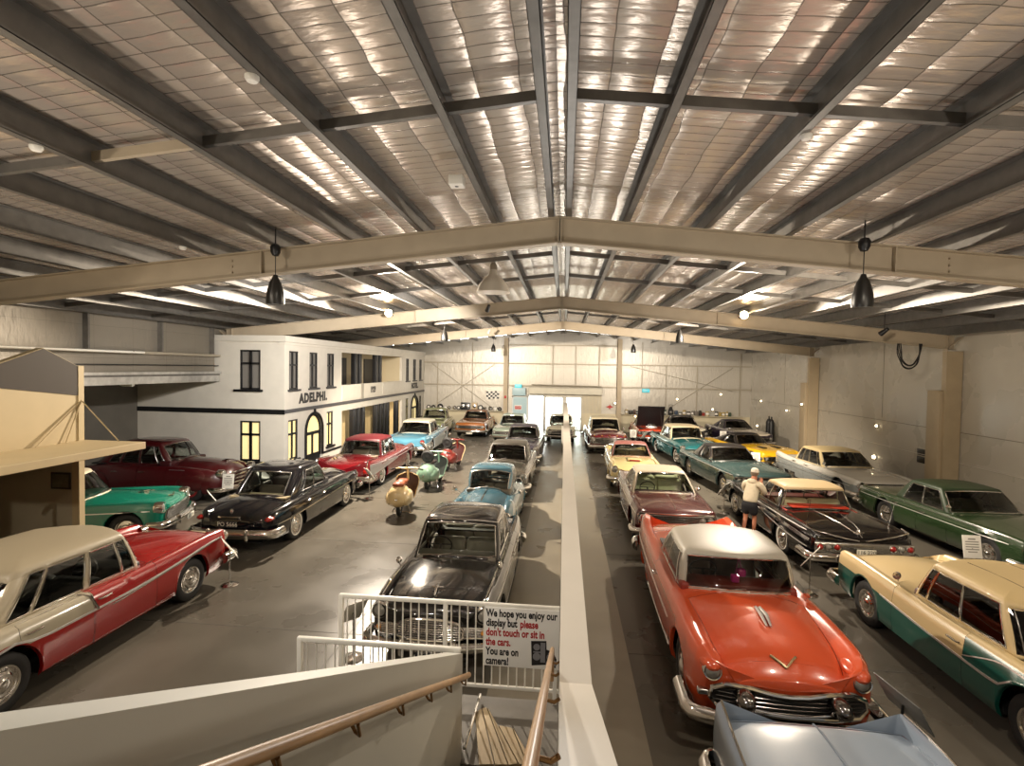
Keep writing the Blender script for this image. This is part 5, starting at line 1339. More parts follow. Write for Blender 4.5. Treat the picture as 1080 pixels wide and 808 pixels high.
# ---------------------------------------------------------------- the cars left of the partition
def zodiac_black():
    c = Car('glossy black sedan with oval chrome grille nearest the white railing, facing the camera', (-1.83, 9.55), -90.0, small_sedan(
        L=4.55, W=1.75, paint='#0d0c0c', finish=.12, fi=.80, crw=.05, wr=.33, ax=(1.40, -1.25), rl=.12, bow=(.05, .12),
        zs=[(0, .88), (.06, .93), (.3, .92), (.6, .93), (.85, .95), (.96, .93), (1, .89)],
        zc=[(0, .74), (.05, .88), (.2, .96), (.6, .99), (.68, 1.01), (.85, .98), (.95, .92), (1, .82)],
        zv=[(0, .80), (.1, .89), (.5, .91), (.7, .92), (.85, .905), (1, .80)],
        cab=(-1.30, .82), cabtop=(-.92, .30), cabbow=(.20, .20), topbow=(.10, .10), wt=.64, zr=1.52, dome=.09, hood=(.78, 2.16, 8), seat='#8a8272', dash='#6a6458', glass='glass_clear'))
    mb = MB(); c.grille([(0, .46), (.30, .465), (.44, .50), (.45, .60), (.38, .69), (.20, .735), (0, .74)], 9, off=.03, frame=.02)
    c.grille([(0, .49), (.70, .49), (.76, .54), (.70, .62), (0, .64)], 7, off=.012, frame=.016)
    v = MB()
    for i in range(-8, 9): v.tube([(c.face(i*.045, 1, .045), i*.045, .49), (c.face(i*.045, 1, .055), i*.045, .70)], .004, 4)
    c.B(v, 'grille_bars', M['chrome'])
    c.disc_lamp('headlight', c.face(.70, 1, -.01), .70, .77, .09, M['lens'], ring=.02, depth=.1, hood=.02)
    for sg in (1, -1): c.disc_lamp('indicator', c.face(.70, 1, .02), sg*.70, .56, .03, M['amber'], ring=.012, both=False)
    c.bumper(1, .40, .13, .06, .11, .35, .14, guards=(.34,), gh=.2); c.bumper(-1, .44, .14)
    c.plate(1, .27, 'HPH 461', 'plate_black', 'plate_white', .34, .10, .10)
    c.ribbon('side_trim', [(-2.2, .76), (0, .77), (2.1, .79)], M['chrome'], .025); c.ribbon('sill_trim', [(-.8, .25), (1.0, .25)], M['chrome'], .03)
    mb = MB(); mb.tube([(1.75, 0, c.topz(1.75, 0)+.01), (1.9, 0, c.topz(1.9, 0)+.05), (2.05, 0, c.topz(2.05, 0)+.02)], [.01, .02, .012], 8)
    for sg in (1, -1): mb.tube([(1.9, 0, c.topz(1.9, 0)+.045), (1.84, sg*.09, c.topz(1.84, .09)+.03)], [.014, .004], 6)
    c.B(mb, 'hood_ornament', M['chrome'])
    for sg in (1, -1):
        mb = MB(); mb.tube([(2.12, sg*.70, .93), (1.6, sg*.72, .955), (.9, sg*.73, .955)], [.012, .018, .006], 7); c.B(mb, 'fender_trim', M['chrome'])
    for sg in (1, -1):
        mb = MB(); x = 1.15; mb.tube([(x, sg*.74, .94), (x+.02, sg*.77, 1.03)], .009, 6); mb.sphere((x+.0, sg*.78, 1.06), .055, 14, 8, sc=(1, .8, 1)); c.B(mb, 'wing_mirror', M['chrome'])
    mb = MB(); n = 16; js = range(c.n); mb.tube([c.rows[-1][j]+Vector((0, 0, -.005)) for j in js], .010, 6, closed=True); c.B(mb, 'gutter_trim', M['chrome'])
    c.rblock('mirror', .14, .17, -.12, .12, 1.36, 1.41, M['dull_chrome'], .01); c.wipers(); return c

def morris():
    b = '#4a7384'
    c = Car('small blue rounded car with separate front wings facing the camera behind the glossy black sedan', (-1.98, 14.45), -91.5, forties(
        L=3.76, W=1.55, wr=.30, ax=(1.20, -.98), arch=.36, paint=b, seat='#8f8576', dash='#6d6557', glass='glass_clear', tw=.15, fi=.64, tin=.10, crw=.08,
        zs=[(0, .50), (.06, .66), (.16, .80), (.35, .86), (.5, .88), (.62, .88), (.75, .86), (.88, .82), (.96, .72), (1, .60)],
        zc=[(0, .50), (.06, .70), (.15, .88), (.24, .98), (.6, 1.0), (.66, 1.02), (.8, .99), (.92, .92), (.97, .84), (1, .70)],
        zv=[(0, .50), (.06, .66), (.16, .84), (.3, .90), (.6, .90), (.75, .84), (.88, .74), (1, .60)],
        cab=(-1.22, .62), cabtop=(-.70, .16), cabbow=(.12, .14), topbow=(.12, .08), wt=.56, zr=1.50, dome=.12, windows=((.06, .46), (.50, .80)),
        doors=((-.38, .52),), hood=(.58, 1.80, 8), trunk=(-1.8, -1.3, 8), seatgap=.75, rl=.25, rw=.18, rz=.10, seatback=.92))
    for sg in (1, -1):
        mb = MB(); mb.sphere((1.22, sg*.61, .60), 1, 22, 14, sc=(.56, .17, .30)); c.B(mb, 'front_wing', paint(b, .25))
    c.disc_lamp('headlight', 1.74, .61, .64, .085, M['lens'], ring=.02, depth=.12); c.pod('headlight_pod', 1.62, .61, .65, .16, .115, .11, paint(b, .25))
    c.grille([(0, .42), (.32, .43), (.38, .52), (.30, .64), (0, .66)], 7, off=.02, frame=.016, barm='dull_chrome')
    c.bumper(1, .36, .10, .05, .10, .2, .1, guards=(.3,), w=.92); c.bumper(-1, .38, .10, .05, .06, .2, .1, w=.9)
    mb = MB(); mb.tube([(x, 0, c.topz(x, 0)+.006) for x in (.65, 1.0, 1.4, 1.75)], .012, 6); c.B(mb, 'hood_strip', M['chrome'])
    for sg in (1, -1):
        mb = MB(); mb.tube([(.62, sg*.66, .88), (.66, sg*.80, .96)], .008, 6); mb.sphere((.66, sg*.82, .99), .055, 12, 8, sc=(.7, 1, 1)); c.B(mb, 'wing_mirror', M['chrome'])
    c.wipers(); return c

def grey_holden():
    c = Car('bronze grey sedan facing the camera between the blue rounded car and the violet grey car', (-2.0, 19.3), -91.0, small_sedan(
        L=4.5, W=1.72, paint='#4a463e', roofpaint='#45413a', zr=1.50, dash='#2a2723', whitewall=False))
    c.grille([(0, .50), (.62, .50), (.68, .58), (.62, .70), (0, .71)], 7); c.disc_lamp('headlight', c.face(.70, 1, .0), .70, .74, .085, M['lens'], ring=.018, depth=.08)
    c.bumper(1, .42, .14); c.bumper(-1, .44, .14); c.wipers(); c.ribbon('side_trim', [(-2.1, .74), (2.1, .74)], M['chrome'], .025); c.ornament(1.7); return c
def violet_grey():
    c = Car('violet grey sedan facing the camera, farther back in the row along the partition', (-1.92, 25.3), -91.0, small_sedan(
        L=4.6, W=1.75, paint='#4b4650', roofpaint='#37323a', zr=1.50))
    c.grille([(0, .52), (.66, .52), (.70, .62), (.62, .70), (0, .71)], 6); c.disc_lamp('headlight', c.face(.70, 1, .0), .70, .74, .085, M['lens'], ring=.018, depth=.08)
    c.bumper(1, .42, .14); c.bumper(-1, .44, .14); c.wipers(); c.ribbon('side_trim', [(-2.1, .74), (2.1, .74)], M['chrome'], .025); return c
def pale_green_far():
    c = Car('pale grey green sedan facing the camera in front of the pale blue door', (-3.05, 31.6), -93.0, small_sedan(
        L=4.5, W=1.74, paint='#8d9a8c', roofpaint='#9aa598', zr=1.46))
    c.grille([(0, .54), (.72, .55), (.74, .68), (0, .70)], 6); c.disc_lamp('headlight', c.face(.68, 1, .01), .68, .66, .08, M['lens'], ring=.016)
    c.bumper(1, .42, .13); c.bumper(-1, .44, .13); c.wipers(); return c
def orange_far():
    c = Car('copper orange sedan facing the camera under the wall shelf of wheels', (-5.75, 34.0), -90.0, sixties(
        L=4.6, W=1.85, paint='#8f5424', roofpaint='#6a4020', zr=1.44, ax=(1.5, -1.3), wt=.62, cab=(-1.3, .6), cabtop=(-.9, .05), hood=(.55, 2.2, 8), trunk=(-2.2, -1.4, 8), doors=((-.4, .5),)))
    c.grille([(0, .54), (.74, .55), (.76, .70), (0, .71)], 8, vertical=False); c.disc_lamp('headlight', c.face(.72, 1, .02), .72, .64, .085, M['lens'], ring=.016)
    c.bumper(1, .40, .15); c.bumper(-1, .44, .13); c.plate(1, .30, 'BTM 072', 'plate_white', off=.12); return c
def green_far():
    c = Car('olive green sedan facing the camera beside the end of the white building', (-8.35, 33.4), -84.0, small_sedan(
        L=4.6, W=1.75, paint='#7d8256', roofpaint='#868a62', zr=1.54, zs=[(0, .86), (.3, .93), (.7, .95), (.95, .93), (1, .88)]))
    c.grille([(0, .50), (.55, .50), (.62, .60), (.5, .72), (0, .74)], 7, vertical=True); c.disc_lamp('headlight', c.face(.70, 1, .0), .70, .76, .09, M['lens'], ring=.02, depth=.1)
    c.bumper(1, .42, .15); c.bumper(-1, .44, .13); c.ribbon('side_trim', [(-2.1, .72), (2.1, .74)], M['chrome'], .03); return c
def white_by_door():
    c = Car('cream white sedan facing the camera in front of the bright glass doors', (-.15, 32.6), -91.0, small_sedan(
        L=4.3, W=1.66, paint='#c2bda6', roofpaint='#b3ae9a', zr=1.42, glass='glass_clear'))
    c.grille([(0, .54), (.72, .54), (.74, .68), (0, .69)], 6); 
    for y in (.64, .50): c.disc_lamp('headlight', c.face(y, 1, .02), y, .62, .06, M['lens'], ring=.012)
    c.bumper(1, .40, .12); c.bumper(-1, .44, .12); c.wipers(); return c

def red_white_near():
    red, wh = '#96120f', '#a89f8b'
    c = Car('red car with cream roof and cream rear flank nearest the camera on the left', (-7.74, 7.05), 89.5, fifties(
        L=5.3, W=2.0, paint=red, roofpaint='#a0957e', paints=[red, wh], f3=[(0, .60), (.3, .66), (.6, .70), (.9, .82), (1, .84)],
        zs=[(0, .96), (.04, 1.0), (.2, .96), (.5, .95), (.7, .97), (.88, .99), (.97, .97), (1, .94)], zc=[(0, .74), (.04, .86), (.2, .98), (.3, 1.01), (.6, 1.03), (.67, 1.04), (.85, .99), (.95, .92), (1, .82)],
        zv=[(0, .80), (.1, .92), (.3, .95), (.6, .94), (.75, .93), (.9, .90), (1, .82)],
        col=lambda x, b, f: 1 if (3 <= b and x < -.26) else 0, marks=(-.26,), ax=(1.62, -1.36), cab=(-1.85, 1.08), cabtop=(-1.20, .68), cabbow=(.30, .42), topbow=(.16, .20), wt=.74, zr=1.57, dome=.10,
        windows=((.03, .12), (.135, .37), (.415, .72), (.745, .86)), pillarpaint='#b9ae97', doors=((-.26, .80), (-1.2, -.27)), trunk=(-2.5, -1.88, 8), hood=(.82, 2.45, 8), seat='#22201e'))
    n = 16
    c.ribbon('side_trim', [(lerp(-2.5, 2.45, i/n), c.section(lerp(-2.5, 2.45, i/n))[3][1]) for i in range(n+1)], M['chrome'], .035)
    c.ribbon('side_trim', [(2.40, .86), (1.4, .78), (.0, .67)][::-1], M['dull_chrome'], .025)
    for sg in (1, -1):
        P = c.section(-.26); mb = MB(); mb.tube([(-.22, sg*(P[3][0]+.01), P[3][1]), (-.30, sg*(P[5][0]+.01), P[5][1]), (-.38, sg*(P[7][0]), P[7][1]+.01)], .016, 6); c.B(mb, 'flank_divider', M['chrome'])
    c.ribbon('sill_trim', [(-.85, .27), (1.15, .27)], M['dull_chrome'], .05)
    c.ribbon('arch_trim', [(1.12, .31), (1.17, .5), (1.26, .68)], M['chrome'], .03) if False else None
    c.disc_lamp('headlight', c.face(.80, 1, -.01), .79, .80, .095, M['lens'], ring=.03, depth=.14, hood=.03)
    c.grille([(0, .50), (.62, .50), (.70, .58), (.64, .72), (0, .72)], 6)
    c.bumper(1, .46, .18, .08, .14, .35, .14, guards=(.5,)); c.bumper(-1, .46, .18)
    c.mirror(.78, .85, 1.06, False, 1); c.wipers(); return c

def ford_black():
    c = Car('midnight black rounded sedan with wide chrome rear bumper, tail to the camera', (-7.55, 13.75), 91.0, fifties(
        L=5.0, W=1.86, paint='#0f0f14', finish=.14, wr=.35, ax=(1.52, -1.38), arch=.39, rskirt=.60, fi=.74, tin=.05, crw=.10, whitewall=True,
        zs=[(0, .80), (.06, .88), (.2, .93), (.5, .94), (.7, .94), (.9, .92), (.97, .88), (1, .82)],
        zc=[(0, .62), (.03, .76), (.08, .88), (.16, .98), (.26, 1.04), (.6, 1.04), (.67, 1.05), (.85, 1.02), (.95, .94), (1, .80)],
        zv=[(0, .70), (.06, .82), (.2, .93), (.6, .94), (.8, .92), (1, .78)], w=[(0, .84), (.06, .93), (.2, 1), (.7, 1), (.94, .97), (1, .88)], rl=.22, rz=.10, rw=.12, bow=(.14, .16),
        cab=(-1.55, .78), cabtop=(-.95, .28), cabbow=(.22, .16), topbow=(.18, .10), wt=.66, zr=1.60, dome=.12, bulge=.04, windows=((.06, .40), (.43, .72)), rear=(.08, .80),
        doors=((-.22, .68), (-1.05, -.23)), hood=(.72, 2.35, 8), trunk=(-2.44, -1.62, 8), seat='#6a6256', shelfcol='#9a8a6a', glass='glass_clear', surround='dull_chrome'))
    c.bumper(-1, .45, .20, .08, .10, .35, .14, guards=(.42,), gh=.22); c.bumper(1, .46, .18)
    c.ribbon('side_trim', [(-2.25, .58), (-1.0, .62), (1.9, .70)], mat('warm_chrome', (.8, .72, .58), .15, 1), .03)
    for sg in (1, -1):
        mb = MB(); mb.sphere((-2.32, sg*.76, .73), 1, 14, 8, sc=(.15, .085, .055)); c.B(mb, 'tail_lamp', M['taillight'])
        mb = MB(); mb.tube([(-2.12, sg*.77, .78), (-2.38, sg*.76, .775)], .012, 6); c.B(mb, 'tail_lamp_trim', M['chrome'])
    mb = MB(); mb.tube([(-2.54, -.24, .80), (-2.585, 0, .81), (-2.54, .24, .80)], .022, 8); c.B(mb, 'trunk_handle', M['chrome'])
    mb = MB(); mb.sphere((-2.46, 0, .90), 1, 10, 8, sc=(.03, .04, .06)); c.B(mb, 'trunk_badge', M['chrome'])
    c.plate(-1, .67, 'PO 5666', 'plate_black', 'plate_white', .40, .13, .11)
    mb = MB(); mb.tube([(-2.45, .35, .22), (-2.68, .36, .22)], .03, 10); c.B(mb, 'exhaust_pipe', M['dull_chrome'])
    c.disc_lamp('headlight', c.face(.75, 1, .0), .75, .76, .095, M['lens'], ring=.025, depth=.1); c.wipers(); return c

def chevy57():
    red = '#680b13'
    c = Car('crimson finned car with broad silver flank wedge before the white building', (-7.52, 19.75), 90.0, fifties(
        L=5.08, W=1.88, paint=red, roofpaint='#500d15', pillarpaint='#500d15', wr=.35, ax=(1.67, -1.25), whitewall=True, seat='#7a6a58', shelfcol='#8a7a60', glass='glass_clear',
        zs=[(0, 1.02), (.03, 1.04), (.1, 1.0), (.25, .95), (.5, .93), (.8, .95), (.96, .94), (1, .90)], crw=.04, tin=.05,
        zc=[(0, .72), (.03, .86), (.1, .94), (.22, 1.0), (.6, 1.02), (.67, 1.03), (.85, .99), (1, .84)],
        zv=[(0, .76), (.04, .86), (.12, .91), (.3, .93), (.6, .92), (.8, .90), (1, .80)], windows=((.05, .14), (.16, .44), (.47, .72), (.75, .90))))
    n = 12
    # anodised wedge that widens to the rear
    for sg in (1, -1):
        mb = MB()
        for i in range(n):
            xa, xb = lerp(-2.42, .2, i/n), lerp(-2.42, .2, (i+1)/n)
            za = (lerp(.52, .70, i/n), lerp(.86, .73, i/n)); zb = (lerp(.52, .70, (i+1)/n), lerp(.86, .73, (i+1)/n))
            for k in range(3):
                p, q = lerp(*za, k/3), lerp(*za, (k+1)/3); p2, q2 = lerp(*zb, k/3), lerp(*zb, (k+1)/3)
                mb.quad((xa, sg*(c.side(xa, p)+.006), p), (xb, sg*(c.side(xb, p2)+.006), p2), (xb, sg*(c.side(xb, q2)+.006), q2), (xa, sg*(c.side(xa, q)+.006), q))
        c.B(mb, 'flank_panel', mat('anodised', (.72, .70, .68), .32, .9))
    c.ribbon('side_trim', [(-2.42, .88), (-1, .80), (.2, .735), (2.3, .76)], M['chrome'], .03); c.ribbon('side_trim', [(-2.4, .51), (.2, .70)], M['chrome'], .02)
    for sg in (1, -1):
        mb = MB(); mb.tube([(-2.55, sg*.83, .66), (-2.57, sg*.84, .9), (-2.50, sg*.845, 1.04), (-2.2, sg*.85, 1.035), (-1.6, sg*.85, .99)], .014, 6); c.B(mb, 'fin_trim', M['chrome'])
        c.rblock('tail_lamp', -2.62, -2.52, sg*.72, sg*.86, .62, .74, M['taillight'], .03)
    c.bumper(-1, .46, .20, .08, .10, .40, .08, guards=(.55,), bullet=False); c.bumper(1, .46, .18, guards=(.4,), bullet=True)
    c.disc_lamp('headlight', c.face(.76, 1, 0), .76, .78, .095, M['lens'], ring=.03, depth=.1); c.wipers(); return c

def blue_white():
    bl, wh = '#5a91a8', '#c9cfcb'
    c = Car('sky blue and white car with white roof, tail to the camera, by the building porch', (-7.45, 26.55), 91.0, fifties(
        L=5.1, W=1.90, paint=bl, roofpaint='#cfccb8', paints=[bl, wh], pillarpaint='#cfccb8', ax=(1.66, -1.35), f3=[(0, .52), (.4, .72), (.8, .80), (1, .80)], col=lambda x, b, f: 1 if b < 3 else 0,
        windows=((.05, .14), (.16, .44), (.47, .70), (.73, .90)), glass='glass', zs=[(0, .98), (.1, .97), (.3, .94), (.8, .96), (1, .92)], whitewall=True))
    c.ribbon3(-2.4, 2.4, wid=.03); c.bumper(-1, .46, .18, guards=(.5,)); c.bumper(1, .46, .18)
    for sg in (1, -1): c.disc_lamp('tail_lamp', c.face(.74, -1, .02), sg*.74, .74, .09, M['taillight'], -1, both=False)
    c.disc_lamp('headlight', c.face(.76, 1, 0), .76, .78, .095, M['lens'], ring=.03, depth=.1); return c

def green_white():
    g = '#0f6a55'
    c = Car('bright green car with white roof and mesh grille poking out behind the cream building', (-12.25, 11.45), 20.0, fifties(
        L=4.9, W=1.86, paint=g, roofpaint='#cfc3a6', paints=[g, '#d8d0bc'], pillarpaint='#cfc3a6', seat='#3a3a34', dash='#0d4a3c'))
    c.grille([(0, .50), (.68, .50), (.72, .56), (.68, .70), (.5, .73), (0, .74)], 12, off=.02, frame=.022, barm='dull_chrome', bar=.005)
    v = MB()
    for i in range(-13, 14): v.tube([(c.face(i*.05, 1, .034), i*.05, .51), (c.face(i*.05, 1, .034), i*.05, .72)], .004, 4)
    c.B(v, 'grille_bars', M['dull_chrome'])
    c.disc_lamp('headlight', c.face(.76, 1, -.01), .755, .79, .10, M['lens'], ring=.035, depth=.14, hood=.02)
    c.bumper(1, .44, .17, .08, .12, .35, .14, guards=(.5,)); c.bumper(-1, .46, .17); c.plate(1, .40, 'AET 306', off=.22, w=.4)
    mb = MB()
    for sg in (1, -1): mb.tube([(2.30, 0, .90), (2.26, sg*.16, .93)], .014, 6)
    c.B(mb, 'emblem', mat('brass', (.75, .6, .35), .2, 1))
    c.ornament(1.75, 'jet', .36); c.wipers(); c.ribbon('side_trim', [(-2.3, .76), (2.2, .74)], M['chrome'], .025); return c

def maroon_forties():
    r_ = '#45090f'
    c = Car('dark maroon fat fendered sedan parked across the white building\'s end wall', (-13.30, 16.05), -1.0, forties(
        L=5.2, W=1.95, paint=r_, roofpaint=r_, seat='#4a3a30', dash='#3a0c12', finish=.35, hubcol='#7a1c1c', glass='glass_clear', cab=(-1.75, 1.0), cabtop=(-1.05, .52), zr=1.70, hood=(.98, 2.42, 8), doors=((-.05, .86), (-.95, -.06)), windows=((.06, .14), (.16, .40), (.44, .68), (.72, .86))))
    for k, z in enumerate((.42, .52, .62, .72, .82)):
        mb = MB(); hw_ = .66-.05*abs(k-1); mb.tube([(c.face(y, 1, .05), y, z) for y in [lerp(-hw_, hw_, i/12) for i in range(13)]], .022, 7); c.B(mb, 'grille_bar', M['chrome'])
    c.disc_lamp('headlight', c.face(.66, 1, .0), .70, .82, .10, M['lens'], ring=.022, depth=.16)
    c.bumper(1, .40, .15, .07, .16, .35, .16, guards=(.35,)); c.bumper(-1, .44, .15)
    for sg in (1, -1):
        c.ribbon('side_trim', [(.95, .92), (1.45, .915)], M['chrome'], .018)
        mb = MB(); mb.sphere((1.62, sg*.82, .62), 1, 20, 12, sc=(.62, .17, .36)); c.B(mb, 'front_wing', paint(r_, .35))
        mb = MB(); mb.sphere((-1.38, sg*.80, .56), 1, 20, 12, sc=(.66, .17, .36)); c.B(mb, 'rear_wing', paint(r_, .35))
    c.ornament(2.1, 'jet', .3); c.wipers(); return c
LEFT_CARS = [zodiac_black, morris, grey_holden, violet_grey, pale_green_far, orange_far, green_far, white_by_door, red_white_near, ford_black, chevy57, blue_white, green_white, maroon_forties]
for f_ in RIGHT_CARS+LEFT_CARS: f_()
# ---------------------------------------------------------------- lamps, pendants, small fittings
m_bulb = mat('bulb', '#ffe2b0', .4, emit='#ffd9a0', estr=60)
for k, (x, y, z) in enumerate(FLOODS):
    t = thing('flood_lamp', 'glowing flood lamp on the second roof frame, ' + ('above the white building' if k == 0 else 'toward the right wall'), 'lamp', (x, 17.86, 6.22), 0)
    mb = MB(); mb.rbox(-.14, .14, -.05, .05, -.10, .10, .02); mb.build('housing', m_blackp, t)
    mb = MB(); mb.lathe([(0, .03), (.09, .02), (.13, 0)], 16, 0, Matrix.Translation((0, -.055, 0)) @ rotm('X', 90)); mb.build('bulb', m_bulb, t)
    mb = MB(); mb.tube([(-.16, 0, 0), (-.16, 0, .18), (.16, 0, .18), (.16, 0, 0)], .012, 6); mb.build('bracket', m_blackp, t)
def pendant(x, y, zb, label, s=1.0):
    zt = roofz(x, -.285); t = thing('pendant_speaker', label, 'pendant', (x, y, zt), 0, 'black pendants')
    mb = MB(); mb.lathe([(0, 0), (.06, -.0), (.085, -.05), (.08, -.13), (.05, -.19), (0, -.20)], 18); mb.build('ceiling_cup', m_blackp, t)
    mb = MB(); mb.tube([(0, 0, -.01), (0, 0, .27)], .012, 6); mb.build('hanger', m_blackp, t)
    d = zb-zt+.5*s
    mb = MB(); mb.tube([(0, 0, -.18), (0, 0, d+.02)], .008, 6); mb.build('cord', m_blackp, t)
    mb = MB(); mb.lathe([(0, d+.03), (.035, d+.03), (.05, d-.02), (.10*s, d-.10*s), (.145*s, d-.28*s), (.16*s, d-.46*s), (.145*s, d-.5*s), (0, d-.48*s)], 24); mb.build('shade', mat('pendant_black', '#1a1917', .35) if 'pendant_black' not in bpy.data.materials else bpy.data.materials['pendant_black'], t)
pendant(-4.93, 8.45, 5.37, 'black bell shaped pendant hanging left in front of the nearest roof frame', .95)
pendant(4.50, 8.45, 5.36, 'black bell shaped pendant hanging right in front of the nearest roof frame', .95)
pendant(-4.86, 20.7, 5.4, 'black pendant hanging in mid hall to the left, above the scooters', .95)
pendant(4.33, 20.3, 5.4, 'black pendant hanging in mid hall to the right of the ridge', .95)
pendant(-4.59, 33.3, 5.4, 'black pendant against the far wall left of the ridge', .95)
pendant(4.09, 31.8, 5.4, 'black pendant against the far wall right of the ridge', .95)
t = thing('dome_lamp', 'white dome shaped high bay lamp hanging left of the roof ridge', 'lamp', (-1.82, 13.0, roofz(-1.82)))
mb = MB(); mb.lathe([(.06, -.16), (.09, -.18), (.12, -.30), (.24, -.40), (.36, -.56), (.41, -.72), (.42, -.74), (.40, -.72), (.34, -.56), (.2, -.40)], 28); mb.build('reflector', mat('dome_white', '#cfc8bb', .4), t)
mb = MB(); mb.lathe([(0, -.0), (.05, 0), (.09, -.06), (.09, -.16), (.05, -.19)], 16); mb.build('gear_box', m_girt, t)
mb = MB(); mb.sphere((0, 0, -.52), .09, 14, 10); mb.build('bulb', mat('dead_bulb', '#b9b4a8', .3), t)
t = thing('white_box', 'small white box under a roof purlin left of the ridge', 'junction box', (-1.37, 6.4, 6.66)); mb = MB(); mb.rbox(-.09, .09, -.09, .09, -.07, .05, .01); mb.build('case', m_white, t); mb = MB(); mb.lathe([(0, -.075), (.02, -.075), (.025, -.07)], 10); mb.build('sensor', m_blackp, t)
for k, (x, y, lab) in enumerate(((-2.72, 3.95, 'white smoke detector on a purlin in the near left of the roof'), (-5.55, 4.5, 'white smoke detector high at the left edge of the roof'), (2.75, 5.3, 'white smoke detector on a purlin right of the ridge'), (-6.3, 8.0, 'white smoke detector just before the nearest frame at left'), (-.36, 3.4, 'white smoke detector on the ridge purlin overhead'))):
    xx = RX+math.copysign(min(px, key=lambda d: abs(d-abs(x-RX))), x-RX); t = thing('smoke_detector', lab, 'smoke detector', (xx, y, roofz(xx, -.285)))
    mb = MB(); mb.lathe([(0, 0), (.055, 0), (.055, -.02), (.04, -.045), (0, -.055)], 18); mb.build('body', m_white, t)
for k, (x, y, lab) in enumerate(((9.6, 16.8, 'black spotlight hung under the roof near the coil of cable'), (-2.6, 17.4, 'black spotlight hung under the roof left of the ridge'), (-3.9, 26.6, 'pale spotlight on the third roof frame at left'))):
    z = roofz(x, -.3); t = thing('spot_lamp', lab, 'spotlight', (x, y, z))
    mb = MB(); mb.tube([(0, 0, .32), (0, 0, -.18)], .012, 6); mb.build('stem', m_blackp, t)
    mb = MB(); mb.lathe([(0, .14), (.05, .13), (.065, 0), (.08, -.14), (.07, -.13), (0, -.10)], 16, 0, Matrix.Translation((0, 0, -.24)) @ rotm('X', 55) @ rotm('Y', 20)); mb.build('head', m_blackp if k < 2 else m_white, t)
# glowing globes added in place of reflected glints on the walls
m_glow = mat('glint_glow', '#fff0d0', .4, emit='#ffe6ba', estr=9)
def wall_glint(p, n, label, r=.055):
    t = thing('wall_glint', label, 'wall glint', p); q = Vector(n).to_track_quat('Z', 'Y').to_matrix().to_4x4()
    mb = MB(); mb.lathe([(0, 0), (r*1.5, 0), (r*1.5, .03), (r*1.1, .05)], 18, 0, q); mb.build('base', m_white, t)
    mb = MB(); mb.sphere((0, 0, 0), r, 14, 10); o = mb.build('glint_globe', m_glow, t); o.location = q @ Vector((0, 0, .06))
for p, lab in (((12.745, 35.0, 2.49), 'small glowing glint globe in the far right corner'), ((12.745, 31.1, 2.18), 'small glowing glint globe on the right wall above the yellow coupe'), ((12.745, 22.5, 2.24), 'upper glowing glint globe on the right wall behind the white finned car'), ((12.745, 22.6, .95), 'low bright lamp on the right wall above the white finned car\'s hood'), ((12.12, 27.8, 2.75), 'narrow glowing glint globe on the side of the second wall pier')):  # all of these, the low bright one too, stand in for reflected glints
    wall_glint(p, (-1, 0, 0), lab, .075 if p[2] < 1 else .05)
for p, lab in (((7.81, 37.0, 2.39), 'glowing glint globe on the far wall above the row of tins'), ((10.72, 37.0, 2.78), 'highest glowing glint globe on the far wall at right'), ((10.12, 36.70, 1.75), 'glowing glint globe among the tins at the right end of the shelf'), ((3.55, 36.7, 2.03), 'glowing glint globe beside the far right wall column'), ((4.99, 36.98, 1.13), 'glowing glint globe under the shelf behind the open orange car'), ((12.3, 34.3, .95), 'glowing glint globe low in the corner above the purple coupe')):
    wall_glint(p, (0, -1, 0) if p[0] < 12 else (-1, 0, 0), lab, .06)
# exit signs, door sign, flag
m_exit = mat('exit_green', '#3fb0b8', .4, emit='#4fc0cc', estr=.9)
for x, z, lab in ((-3.24, 3.10, 'small lit exit sign above the pale blue box unit'), (5.66, 2.94, 'small lit exit sign on the far wall right of the column')):
    t = thing('exit_sign', lab, 'exit sign', (x, YF-.40 if x < 0 else YF-.2, z)); mb = MB(); mb.rbox(-.25, .25, -.02, .02, -.12, .12, .01); mb.build('case', m_exit, t)
    text_mesh('lettering', 'EXIT', .16, m_white, t, Matrix.Translation((0, -.021, 0)) @ rotm('X', 90), .002)
t = thing('door_sign', 'red lettered white notice on the pale blue door', 'sign', (-3.26, YF-.056, 1.55)); mb = MB(); mb.rbox(-.26, .26, -.006, .006, -.17, .17, .004); mb.build('board', m_white, t)
mb = MB(); mb.box(-.22, .22, -.009, -.006, -.12, .10); mb.build('red_panel', mat('notice_red', '#b5222a', .5), t, False)
text_mesh('lettering', 'STOP', .15, m_white, t, Matrix.Translation((0, -.0095, -.01)) @ rotm('X', 90), .001)
t = thing('checkered_flag', 'black and white checkered flag pinned on the far wall', 'flag', (-5.11, YF-.03, 2.40)); mb = MB(); n = 6
for i in range(n):
    for j in range(4):
        x0 = -.46+.115*i*4/3; z0 = -.27+.135*j; s_ = lambda x: .03*math.sin(x*7); k = (i+j) % 2
        mb.add([(x0, -.004, z0+s_(x0)), (x0+.1533, -.004, z0+s_(x0+.1533)), (x0+.1533, -.004, z0+.135+s_(x0+.1533)), (x0, -.004, z0+.135+s_(x0)), (x0, .004, z0+s_(x0)), (x0+.1533, .004, z0+s_(x0+.1533)), (x0+.1533, .004, z0+.135+s_(x0+.1533)), (x0, .004, z0+.135+s_(x0))],
               [(0, 1, 2, 3), (7, 6, 5, 4), (0, 4, 5, 1), (2, 6, 7, 3), (0, 3, 7, 4), (1, 5, 6, 2)], k)
mb.build('cloth', [m_white, m_blackp], t, False)
t = thing('red_ornament', 'small red winged plaque on the far wall left of the right column', 'plaque', (3.22, YF-.03, 1.72)); mb = MB()
